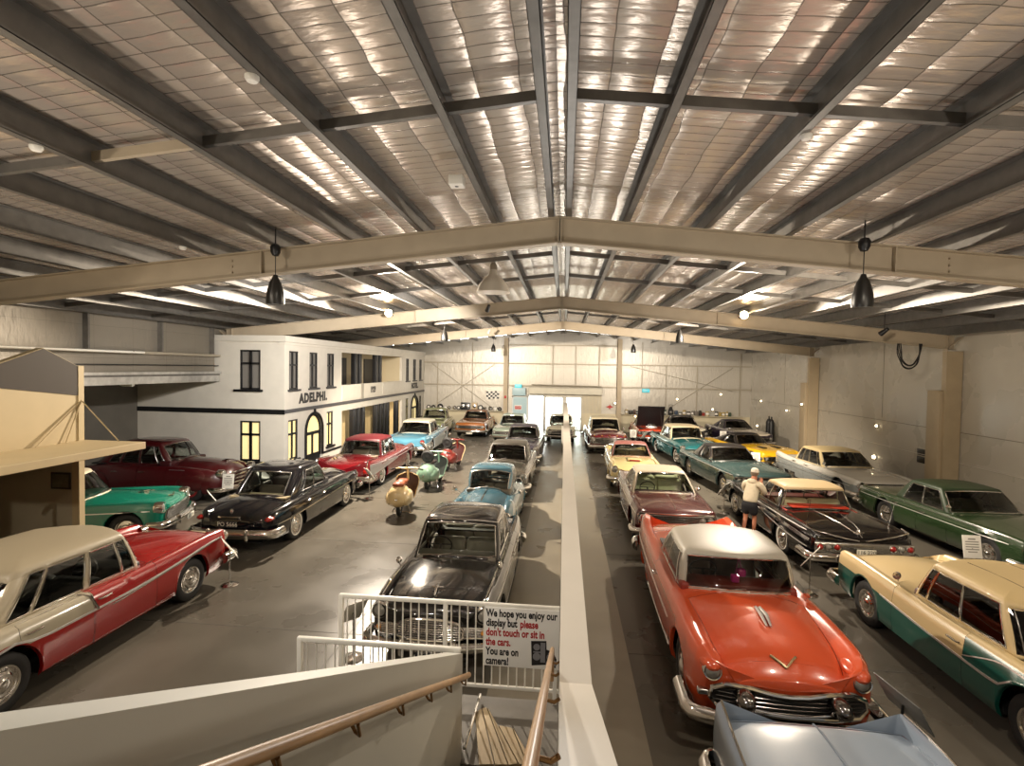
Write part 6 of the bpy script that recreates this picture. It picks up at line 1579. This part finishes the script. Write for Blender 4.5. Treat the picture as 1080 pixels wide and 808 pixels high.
mb.prism([(-.28, .02), (-.05, .10), (.0, .2), (.05, .10), (.28, .02), (.06, -.06), (0, -.18), (-.06, -.06)], .02, 0, rotm('X', 90)); mb.build('plaque', mat('plaque_red', '#b02a26', .5), t, False)
t = thing('fire_box', 'small red alarm box on the left far column', 'alarm box', (-4.15, YF-.36, 2.3)); mb = MB(); mb.rbox(-.07, .07, -.04, .02, -.09, .09, .01); mb.build('case', bpy.data.materials['notice_red'], t)
# wheels and hub caps on the far left shelf
random.seed(3)
wx = (-9.77, -9.42, -8.92, -8.54, -8.25, -7.86, -7.55, -7.05, -6.39, -5.96, -5.62, -5.24, -4.89, -4.58)
wlab = ('leftmost black tyre on the far wall shelf', 'second black tyre from the left on the far wall shelf', 'large dark wheel third from the left on the far shelf', 'small chrome hub cap right of the large dark wheel on the far shelf', 'spoked chrome hub cap in the left half of the far shelf',
        'tilted hub cap just left of the dark round wheel by the black crate', 'dark round wheel left of the black crate on the far shelf', '', '', 'dark wheel right of the pale square board on the far shelf', 'low chrome hub cap second right of the pale board', 'pale hub cap in the right half of the far shelf', 'small chrome hub cap left of the last wheel on the shelf', 'last dark wheel at the right end of the far left shelf')
for k, x in enumerate(wx):
    if k in (7, 8):
        t = thing('display_crate' if k == 7 else 'square_board', 'black crate of parts in the middle of the far left shelf' if k == 7 else 'pale square board with round centre standing right of the black crate', 'crate' if k == 7 else 'board', (x, YF-.2, 1.276))
        mb = MB(); mb.rbox(-.33 if k == 7 else -.21, .33 if k == 7 else .21, -.06, .06, 0, .56, .015); mb.build('box' if k == 7 else 'board', m_blackp if k == 7 else m_board, t)
        mb = MB()
        for cx in ((-.18, .18) if k == 7 else (0,)): mb.lathe([(.12, 0), (.13, .02), (.06, .03), (0, .04)], 18, 0, Matrix.Translation((cx, -.06, .3)) @ rotm('X', 90)); 
        mb.build('hub_cap', M['dull_chrome'], t); continue
    r = (.165, .165, .22, .145, .145, .155, .155, 0, 0, .20, .14, .165, .165, .145)[k]*1.0; dark = k in (0, 1, 2, 6, 9, 13)
    t = thing('spare_tyre' if dark else 'hub_cap', wlab[k], 'wheel' if dark else 'hub cap', (x, YF-.16, 1.276+r)); T = rotm('X', 75)
    mb = MB(); mb.lathe([(r*.6, -.05), (r*.9, -.05), (r, 0), (r*.9, .05), (r*.6, .05)] if dark else [(r, -.01), (r*.98, .01), (r*.8, .02)], 24, 0, T); mb.build('tyre' if dark else 'rim', M['rubber'] if dark else M['chrome'], t)
    mb = MB(); mb.lathe([(r*.62 if dark else r*.8, .015), (r*.45, .05), (r*.2, .07), (0, .075)], 20, 0, T); mb.build('cap', M['dull_chrome'] if k % 3 else m_white, t)
# tins and boxes on the far right shelf
cols = ['#2b241c', '#5a3b1e', '#7a5a2a', '#8a2a1e', '#3a4a3a', '#a08a4a', '#6a6258', '#4a2a1a', '#b0a07a', '#2f3f52']
cn = ['dark', 'brown', 'mustard', 'red', 'green', 'straw', 'grey', 'chestnut', 'cream', 'navy']
x = 4.25; k = 0; random.seed(5); seen = {}
while x < 11.3:
    wd = random.choice((.16, .2, .24, .28)); ht = random.choice((.22, .27, .32, .36)); c = random.randrange(len(cols)); rnd = random.random() < .45
    if 6.95 < x < 7.62: x = 7.62; continue
    if 9.95 < x < 10.3: x = 10.32; continue
    nth = seen.get((c, rnd), 0)+1; seen[(c, rnd)] = nth
    ordn = ('first', 'second', 'third', 'fourth', 'fifth', 'sixth', 'seventh')[nth-1]
    t = thing('oil_tin' if rnd else 'storage_box', '%s %s on the far right shelf, %s of its colour from the left' % (cn[c], 'round tin' if rnd else 'square can', ordn), 'tin', (x+wd/2, YF-.2, 1.276), 0, 'old tins on the far right shelf')
    mb = MB()
    cm = bpy.data.materials.get('tin_'+cn[c]) or mat('tin_'+cn[c], cols[c], .4)
    if rnd: mb.lathe([(0, 0), (wd*.45, 0), (wd*.45, ht), (wd*.42, ht+.01), (0, ht+.01)], 18)
    else: mb.rbox(-wd*.46, wd*.46, -.09, .09, 0, ht, .012)
    mb.build('can', cm, t)
    mb = MB(); mb.lathe([(.03, ht), (.03, ht+.035), (0, ht+.035)], 10) if not rnd else mb.lathe([(wd*.452, ht*.3), (wd*.455, ht*.3), (wd*.455, ht*.7), (wd*.452, ht*.7)], 18); mb.build('cap' if not rnd else 'paper_band', M['dull_chrome'] if not rnd else m_white, t)
    x += wd+.035; k += 1
t = thing('lantern', 'dark railway lantern standing among the tins on the far right shelf', 'lantern', (7.38, YF-.2, 1.276)); mb = MB(); mb.rbox(-.17, .17, -.12, .12, 0, .36, .03); mb.lathe([(.14, .36), (.10, .50), (.05, .58), (0, .6)], 16); mb.build('body', M['black'], t)
mb = MB(); mb.tube([(-.12, 0, .5), (-.10, 0, .72), (.10, 0, .72), (.12, 0, .5)], .012, 6); mb.build('handle', M['dull_chrome'], t); mb = MB(); mb.lathe([(.08, 0), (.08, .03), (0, .05)], 16, 0, Matrix.Translation((0, -.12, .2)) @ rotm('X', 90)); mb.build('lens', M['lens'], t)
# coil of cable, black switch plates, batten, tubes
t = thing('cable_coil', 'coil of black cable hanging from the roof frame by the right wall', 'cable', (11.10, 18.06, 5.33))
for k in range(4):
    mb = MB(); w_ = .36-.025*k; d_ = .82-.05*k+.03*(k % 2); n = 22
    mb.tube([(w_*math.cos(PI+PI*q/n)*(1+.06*math.sin(q*.9+k)), -.012*k, .02-d_*math.sin(PI*q/n)**.8) for q in range(n+1)], .017, 6); mb.build('loop', m_blackp, t)
t = thing('switch_plate', 'pair of black plates on the right wall beside the nearest wall pier', 'switch plate', (12.74, 19.85, 1.45)); mb = MB(); mb.rbox(-.02, .01, -.22, .22, .02, .25, .008); mb.build('upper_plate', m_blackp, t); mb = MB(); mb.rbox(-.02, .01, -.22, .22, -.25, -.02, .008); mb.build('lower_plate', m_blackp, t)
t = thing('light_batten', 'long white tube along the upper left wall above the cream gable', 'tube', (-12.45, 5.5, 4.66)); mb = MB(); mb.tube([(0, 0, 0), (0, 8.8, -.02)], .035, 10); mb.build('tube', mat('tube_white', '#e9e4d8', .3), t)
for y in (.3, 4.4, 8.4): mb = MB(); mb.box(-.22, .03, y-.02, y+.02, -.02, .02); mb.build('bracket', m_girt, t, False)
t = thing('ceiling_batten', 'short white batten under the dark low aisle ceiling at left', 'batten', (-13.0, 14.3, 3.72)); mb = MB(); mb.rbox(-.2, .2, -.05, .05, -.08, .05, .01); mb.build('case', m_white, t)
mb = MB(); mb.box(-.16, .16, -.03, .03, -.095, -.08); mb.build('diffuser', m_white, t, False)
t = thing('gas_cylinders', 'two dark upright cylinders on a trolley by the right wall', 'cylinders', (12.3, 32.4, 0))
for dy in (-.2, .2):
    mb = MB(); mb.lathe([(0, .05), (.15, .05), (.16, .1), (.16, 1.35), (.10, 1.52), (.04, 1.58), (.04, 1.7), (0, 1.72)], 18, 0, Matrix.Translation((0, dy, 0))); mb.build('cylinder', M['black'], t)
mb = MB(); mb.box(-.2, .2, -.42, .42, 0, .06); mb.tube([(.2, -.35, .05), (.2, -.35, 1.3), (.2, .35, 1.3), (.2, .35, .05)], .02, 6); mb.build('trolley', M['dull_chrome'], t, False)

# ---------------------------------------------------------------- card stands by the cars
m_print = mat('print_grey', '#8b877d', .7)
def card_stand(x, y, zt, face, label, w=.42, h=.34, tilt=35, dark=False, portrait=False, base=True):
    if portrait: w, h = .34, .44
    t = thing('card_stand', label, 'card stand', (x, y, 0), math.radians(face), 'information card stands')
    if base:
        mb = MB(); mb.lathe([(0, .004), (.16, .004), (.16, .012), (.12, .03), (.025, .045), (0, .045)], 24); mb.build('base', M['chrome'] if not dark else M['black'], t)
    mb = MB(); mb.tube([(0, 0, .03 if base else 0), (0, 0, zt-.02)], .014, 8); mb.build('pole', M['dull_chrome'] if not dark else M['black'], t)
    T = Matrix.Translation((0, 0, zt)) @ rotm('X', 90-tilt); mb = MB(); bm_ = MB()
    n = len(mb.v); mb.rbox(-w/2, w/2, -h/2, h/2, -.006, .006, .003); mb.v = [tuple(T @ Vector(p)) for p in mb.v]
    mb.build('card', m_white if not dark else mat('slate_card', '#5d5e5c', .35) if 'slate_card' not in bpy.data.materials else (m_white if not dark else bpy.data.materials['slate_card']), t)
    pr = MB()
    for k in range(6):
        z = h*.30-h*.11*k; l = w*.36*(.55 if k == 0 else (.7 if k == 5 else 1)); pr.add([T @ Vector(p) for p in ((-l, z, .0068), (l, z, .0068), (l, z+h*(.05 if k else .07), .0068), (-l, z+h*(.05 if k else .07), .0068))], [(0, 1, 2, 3)])
    pr.build('print', m_print, t, False)
    return t
card_stand(-6.47, 9.50, .74, 132, 'white card on chrome stand at the front corner of the red and cream car', portrait=True)
card_stand(-9.15, 12.75, .82, 132, 'white card on chrome stand in front of the bright green car', portrait=True)
card_stand(-10.1, 14.75, .78, 8, 'upright white card stand before the maroon fat fendered sedan', portrait=True, tilt=8)
card_stand(-6.3, 16.4, .82, 135, 'white card on chrome stand between the midnight black and crimson cars', portrait=True)
card_stand(-6.15, 22.6, .80, 135, 'card stand between the crimson finned car and the sky blue car', portrait=True)
card_stand(-3.05, 7.35, .70, -130, 'white card on black stand with curved foot behind the railing', portrait=True, dark=False)
card_stand(4.85, 10.6, .76, -128, 'white card on chrome stand before the cream and teal hardtop', portrait=True)
card_stand(4.12, 9.35, .62, 62, 'small dark card on a thin post beside the coral red car', .30, .20, 40, True, base=False)
card_stand(3.60, 5.75, .90, 98, 'dark slate card standing between the silver finned car and coral red car', .62, .34, 30, True)
card_stand(8.05, 11.0, .98, 0, 'white card stand at the nose of the green sedan', portrait=True, tilt=10)
card_stand(7.9, 22.2, .82, -6, 'white card stand before the yellow coupe', portrait=True, tilt=10)
card_stand(8.75, 29.5, .86, -6, 'white card stand before the dark purple coupe', portrait=True, tilt=10)
card_stand(3.85, 29.2, .84, 0, 'white card stand left of the open orange car', portrait=True, tilt=8)
card_stand(4.35, 28.6, .84, -130, 'card seen edge on in front of the open orange car', portrait=True)
card_stand(4.95, 16.4, .78, -128, 'card on stand at the front corner of the teal coupe', w=.5, h=.45)

# ---------------------------------------------------------------- scooters
def scooter(label, x, y, heading, col, seatc, shield, two=True, spare=False, pale=None):
    t = thing('motor_scooter', label, 'scooter', (x, y, 0), math.radians(heading), 'motor scooters in the aisle'); s_ = 1.16
    pm = paint(col, .3); sm = mat('saddle', seatc, .5); ds = mat('shield_inner', shield, .5)
    def B(mb, n, m, par=None):
        o = mb.build(n, m, par or t); o.data.transform(Matrix.Scale(s_, 4)); return o
    for xw, n in ((.62, 'wheel'), (-.60, 'wheel')):
        mb = MB(); mb.lathe([(.11, -.04), (.17, -.05), (.215, -.03), (.225, 0), (.215, .03), (.17, .05), (.11, .04)], 24, 0, Matrix.Translation((xw, 0, .225)) @ rotm('X', 90)); o = B(mb, n, M['rubber'])
        mb = MB(); mb.lathe([(.12, -.03), (.05, -.045), (0, -.045)], 16, 0, Matrix.Translation((xw, 0, .225)) @ rotm('X', 90)); mb.lathe([(.12, .03), (.05, .045), (0, .045)], 16, 0, Matrix.Translation((xw, 0, .225)) @ rotm('X', 90)); B(mb, 'hub', M['dull_chrome'], o)
    # rear body: lofted shell
    mb = MB(); xs = (-.98, -.94, -.85, -.7, -.5, -.3, -.16, -.10); wd = (.08, .20, .27, .30, .29, .23, .13, .09); zt = (.58, .70, .78, .81, .80, .74, .64, .58); zb = (.44, .36, .28, .24, .24, .27, .30, .30); n = 16; rings = []
    for a, w, u, l in zip(xs, wd, zt, zb):
        rings.append([(a, w*math.cos(2*PI*j/n)*(1.0 if math.sin(2*PI*j/n) < 0 else .92), (u+l)/2+(u-l)/2*math.sin(2*PI*j/n)) for j in range(n)])
    for a, b in zip(rings[:-1], rings[1:]):
        for j in range(n): mb.quad(a[j], a[(j+1) % n], b[(j+1) % n], b[j])
    mb.add(rings[0], [tuple(range(n))]); mb.add(rings[-1], [tuple(range(n))]); B(mb, 'rear_body', pm)
    for sg in (1, -1):
        mb = MB(); mb.sphere((-.56, sg*.20, .47), 1, 18, 12, sc=(.38, .13, .20)); B(mb, 'side_cowl', pm)
    mb = MB(); mb.tube([(-.975, -.01, .5), (-.9, 0, .70), (-.6, 0, .765), (-.3, 0, .73)], .012, 6); B(mb, 'spine_trim', M['dull_chrome'])
    mb = MB(); mb.lathe([(.028, 0), (.028, .03), (.02, .045), (0, .05)], 14, 0, Matrix.Translation((-.975, 0, .50)) @ rotm('Y', -90)); B(mb, 'tail_lamp', M['dull_chrome'])
    mb = MB(); mb.rbox(-.2, .42, -.19, .19, .22, .27, .02); mb.rbox(-.2, .40, -.05, .05, .26, .33, .03); B(mb, 'floorboard', pm)
    # leg shield, curved sheet
    mb = MB(); rows = []
    for i in range(9):
        v = i/8; z = lerp(.24, .88, v); w = lerp(.20, .31, min(1, v*1.6))*(1 if v < .75 else math.sqrt(max(.05, 1-((v-.75)/.26)**2))); xx = lerp(.36, .50, v)
        rows.append([(xx+.05*(1-(2*j/8-1)**2), w*(2*j/8-1), z) for j in range(9)])
    for a, b in zip(rows[:-1], rows[1:]):
        for j in range(8):
            mb.quad(a[j], a[j+1], b[j+1], b[j], 0)
            q = [(p[0]-.015, p[1], p[2]) for p in (a[j], a[j+1], b[j+1], b[j])]; mb.quad(*q, 1)
    edge = [r[0] for r in rows]+[rows[-1][j] for j in range(1, 8)]+[r[-1] for r in rows[::-1]]
    o = B(mb, 'leg_shield', [pm, ds]); mb = MB(); mb.tube([(p[0]-.008, p[1], p[2]) for p in edge], .014, 6); B(mb, 'shield_edge', paint(pale, .3) if pale else pm, o)
    mb = MB(); mb.tube([(.62, 0, .24), (.55, 0, .5), (.44, 0, .98)], .035, 10); B(mb, 'steering_column', pm)
    mb = MB(); mb.sphere((.63, 0, .30), 1, 16, 10, sc=(.27, .09, .17)); B(mb, 'front_mudguard', pm)
    mb = MB(); mb.tube([(.36, -.36, 1.0), (.41, -.2, 1.02), (.44, 0, 1.0), (.41, .2, 1.02), (.36, .36, 1.0)], [.018, .022, .04, .022, .018], 10); h = B(mb, 'handlebar', pm)
    for sg in (1, -1): mb = MB(); mb.tube([(.365, sg*.30, 1.006), (.335, sg*.43, .99)], .022, 8); B(mb, 'grip', M['rubber'], h)
    mb = MB(); mb.lathe([(.085, -.10), (.09, 0), (.07, .02), (0, .03)], 18, 0, Matrix.Translation((.54, 0, 1.0)) @ rotm('Y', 90)); B(mb, 'headlamp', M['chrome'], h)
    mb = MB(); mb.rbox(-.46, -.05, -.13, .13, .76, .84, .04); mb.sphere((-.36, 0, .80), 1, 16, 10, sc=(.17, .15, .075)); B(mb, 'saddle', sm)
    if two: mb = MB(); mb.rbox(-.80, -.50, -.14, .14, .77, .86, .04); mb.sphere((-.70, 0, .82), 1, 16, 10, sc=(.15, .14, .07)); B(mb, 'pillion_seat', sm)
    if spare:
        mb = MB(); mb.lathe([(.09, -.04), (.16, -.05), (.205, 0), (.16, .05), (.09, .04)], 22, 0, Matrix.Translation((-.62, 0, 1.02)) @ rotm('Y', 80)); mb.lathe([(.10, .03), (.04, .05), (0, .05)], 16, 0, Matrix.Translation((-.62, 0, 1.02)) @ rotm('Y', -100)); B(mb, 'spare_wheel', M['rubber'])
        mb = MB(); mb.tube([(-.5, -.1, .78), (-.66, -.1, .82), (-.66, .1, .82), (-.5, .1, .78)], .014, 6); B(mb, 'carrier', M['dull_chrome'])
    mb = MB(); mb.tube([(-.2, -.10, .24), (-.30, -.24, .02)], .014, 6); mb.tube([(-.2, .10, .24), (-.30, .24, .02)], .014, 6); mb.tube([(-.30, -.24, .015), (-.30, .24, .015)], .012, 6); B(mb, 'stand', M['dull_chrome'])
    return t
sc1 = scooter('cream scooter with brown saddles and red badge, nearest of the row', -4.78, 15.3, 96, '#d8bd8c', '#8a4420', '#4a2a1c', True)
mb = MB(); mb.prism([(-.06, -.04), (.06, -.04), (.07, .02), (.02, .02), (.0, .07), (-.03, .02), (-.07, .0)], .006, 0, Matrix.Translation((-1.005, .12, .66)) @ rotm('Z', -90) @ rotm('X', 65)); mb.build('badge', mat('badge_red', '#7a1414', .4), sc1)
scooter('green scooter with black spare wheel on its back, middle of the row', -4.70, 18.6, 86, '#74927a', '#241b18', '#2b2f2a', False, True)
scooter('dark red scooter with cream headset, farthest of the row', -4.72, 22.0, 82, '#6a1c16', '#1d1614', '#3a1410', False, True, '#c9b48a')

# ---------------------------------------------------------------- the visitor
def skin(name, V, E, m, parent, sub=2):
    """V: {key: (x, y, z, r) or (x, y, z, rx, ry)}, E: pairs; the first key is the root"""
    keys = list(V); me = bpy.data.meshes.new(name); me.from_pydata([V[k][:3] for k in keys], [(keys.index(a), keys.index(b)) for a, b in E], [])
    o = bpy.data.objects.new(name, me); C.objects.link(o); sk = o.modifiers.new('skin', 'SKIN'); sk.use_smooth_shade = True
    for i, k in enumerate(keys):
        d = me.skin_vertices[0].data[i]; r = V[k][3:]; d.radius = (r[0], r[-1]); d.use_root = (i == 0)
    ss = o.modifiers.new('sub', 'SUBSURF'); ss.levels = ss.render_levels = sub
    dg = bpy.context.evaluated_depsgraph_get(); m2 = bpy.data.meshes.new_from_object(o.evaluated_get(dg)); m2.name = name
    bpy.data.objects.remove(o); m2.materials.clear(); m2.materials.append(m); m2.polygons.foreach_set('use_smooth', [True]*len(m2.polygons))
    ob = bpy.data.objects.new(name, m2); C.objects.link(ob); ob.parent = parent; return ob
per = thing('person', 'person in white cap, cream jacket and black shorts leaning toward the black car', 'person', (4.93, 14.15, 0), math.radians(-42))
m_skin = mat('skin', '#b8785a', .55); m_jkt = noisy(mat('cream_jacket', '#d8cbb0', .85), 18, .06); m_shorts = mat('black_shorts', '#17161a', .8)
V = dict(pel=(0, -.02, .97, .12, .10), bel=(0, .02, 1.10, .12, .10), che=(0, .10, 1.30, .15, .105), nb=(0, .15, 1.45, .075), nk=(0, .18, 1.53, .055), h1=(0, .215, 1.60, .075, .085), h2=(0, .235, 1.68, .078, .095), h3=(0, .225, 1.755, .055, .07))
E = [('pel', 'bel'), ('bel', 'che'), ('che', 'nb'), ('nb', 'nk'), ('nk', 'h1'), ('h1', 'h2'), ('h2', 'h3')]
for s_, n in ((1, 'l'), (-1, 'r')):
    V.update({n+'sh': (s_*.19, .11, 1.41, .06), n+'el': (s_*.27, .26, 1.16, .045), n+'wr': (s_*.13, .42, 1.36, .028), n+'pm': (s_*.09, .455, 1.43, .036, .018)})
    E += [('nb', n+'sh'), (n+'sh', n+'el'), (n+'el', n+'wr'), (n+'wr', n+'pm')]
    for k, (dx, dz, l) in enumerate(((.030, .03, .045), (.010, .04, .055), (-.010, .04, .05), (-.028, .032, .04))):
        V[n+'f%da' % k] = (s_*(.09+dx*.9), .465, 1.43+dz, .0095); V[n+'f%db' % k] = (s_*(.075+dx*.9), .485, 1.43+dz+l*.6, .0085); V[n+'f%dc' % k] = (s_*(.055+dx*.9), .475, 1.43+dz+l*.8, .0075)
        E += [(n+'pm', n+'f%da' % k), (n+'f%da' % k, n+'f%db' % k), (n+'f%db' % k, n+'f%dc' % k)]
    V[n+'ta'] = (s_*.05, .44, 1.43, .011); V[n+'tb'] = (s_*.03, .455, 1.465, .009); E += [(n+'pm', n+'ta'), (n+'ta', n+'tb')]
    fy = .05 if s_ > 0 else -.10
    V.update({n+'hp': (s_*.095, -.02, .88, .085), n+'kn': (s_*.105, .03+fy*.4, .50, .058), n+'cf': (s_*.105, -.02+fy*.7, .33, .056), n+'an': (s_*.105, -.04+fy, .09, .036), n+'he': (s_*.105, -.06+fy, .045, .036), n+'to': (s_*.12, .13+fy, .03, .036, .025)})
    E += [('pel', n+'hp'), (n+'hp', n+'kn'), (n+'kn', n+'cf'), (n+'cf', n+'an'), (n+'an', n+'he'), (n+'an', n+'to')]
body = skin('body', V, E, m_skin, per)
# face
mb = MB(); mb.sphere((0, .325, 1.655), 1, 10, 8, sc=(.014, .022, .022)); mb.build('nose', m_skin, body)
for sg in (1, -1):
    mb = MB(); mb.sphere((sg*.033, .312, 1.69), 1, 8, 6, sc=(.012, .008, .008)); mb.build('eye', M['black'], body)
    mb = MB(); mb.sphere((sg*.088, .225, 1.665), 1, 8, 6, sc=(.012, .024, .034)); mb.build('ear', m_skin, body)
mb = MB(); mb.tube([(-.025, .305, 1.612), (0, .312, 1.610), (.025, .305, 1.612)], .006, 5); mb.build('mouth', mat('lips', '#8a4a40', .5), body)
J = dict(w=(0, -.03, .90, .20, .16), b=(0, .0, 1.02, .20, .155), c=(0, .08, 1.26, .20, .145), d=(0, .13, 1.42, .12, .10), e=(0, .155, 1.475, .085, .08)); JE = [('w', 'b'), ('b', 'c'), ('c', 'd'), ('d', 'e')]
for s_, n in ((1, 'l'), (-1, 'r')):
    J.update({n+'s': (s_*.20, .11, 1.40, .088), n+'m': (s_*.255, .19, 1.27, .078), n+'e': (s_*.275, .265, 1.15, .068), n+'w': (s_*.16, .40, 1.32, .05)}); JE += [('d', n+'s'), (n+'s', n+'m'), (n+'m', n+'e'), (n+'e', n+'w')]
jk = skin('jacket', J, JE, m_jkt, per)
mb = MB(); mb.sphere((0, .07, 1.47), 1, 14, 10, sc=(.13, .08, .075)); mb.build('hood', m_jkt, jk)
S_ = dict(p=(0, -.03, 1.0, .20, .16), q=(0, -.03, .88, .20, .16)); SE = [('p', 'q')]
for s_, n in ((1, 'l'), (-1, 'r')):
    S_.update({n+'a': (s_*.10, -.02, .78, .13), n+'b': (s_*.11, .0, .58, .12)}); SE += [('q', n+'a'), (n+'a', n+'b')]
skin('shorts', S_, SE, m_shorts, per)
for s_ in (1, -1):
    fy = .05 if s_ > 0 else -.10; mb = MB(); mb.rbox(s_*.115-.05, s_*.115+.05, -.115+fy, .185+fy, 0, .035, .015); mb.sphere((s_*.117, .10+fy, .045), 1, 14, 8, sc=(.05, .09, .04)); mb.sphere((s_*.107, -.05+fy, .055), 1, 14, 8, sc=(.048, .065, .055)); mb.build('shoe', m_white, per)
mb = MB(); mb.lathe([(.105, -.01), (.104, .03), (.09, .07), (.055, .10), (0, .11)], 20, 0, Matrix.Translation((0, .232, 1.70)) @ rotm('X', -8) @ Matrix.Diagonal((.93, 1.08, 1, 1))); cap = mb.build('cap', mat('cap_white', '#ddd2c0', .8), per)
mb = MB(); n = 10
pts = [(.088*math.cos(PI*k/n), .30+.0+.085*math.sin(PI*k/n)+.02, 1.695-.012*math.sin(PI*k/n)) for k in range(n+1)]
mb.add([(x, y, z) for x, y, z in pts]+[(x, y, z+.008) for x, y, z in pts], [tuple(range(n+1))[::-1], tuple(range(n+1, 2*n+2))]+[(k, k+1, n+2+k, n+1+k) for k in range(n)]+[(n, 0, n+1, 2*n+1)]); mb.build('visor', bpy.data.materials['cap_white'], cap, False)
mb = MB(); mb.lathe([(.10, .0), (.098, -.03), (.085, -.08), (.06, -.11)], 14, 0, Matrix.Translation((0, .205, 1.70))); mb.build('hair', mat('hair_grey', '#7a6a58', .8), body)
per.scale = (1.0, 1.0, 1.0)
ph = thing('phone', 'dark phone held up by the person leaning toward the black car', 'phone', per.matrix_world @ Vector((0, 0, 0)), math.radians(-42))
ph.location = per.location + Matrix.Rotation(math.radians(-42), 3, 'Z') @ Vector((0, .50, 1.475)); mb = MB(); mb.rbox(-.085, .085, -.006, .006, -.04, .04, .006); mb.build('case', M['black'], ph); mb = MB(); mb.box(-.078, .078, -.0075, -.006, -.035, .035); mb.build('screen', mat('screen', '#2a3038', .1), ph, False)
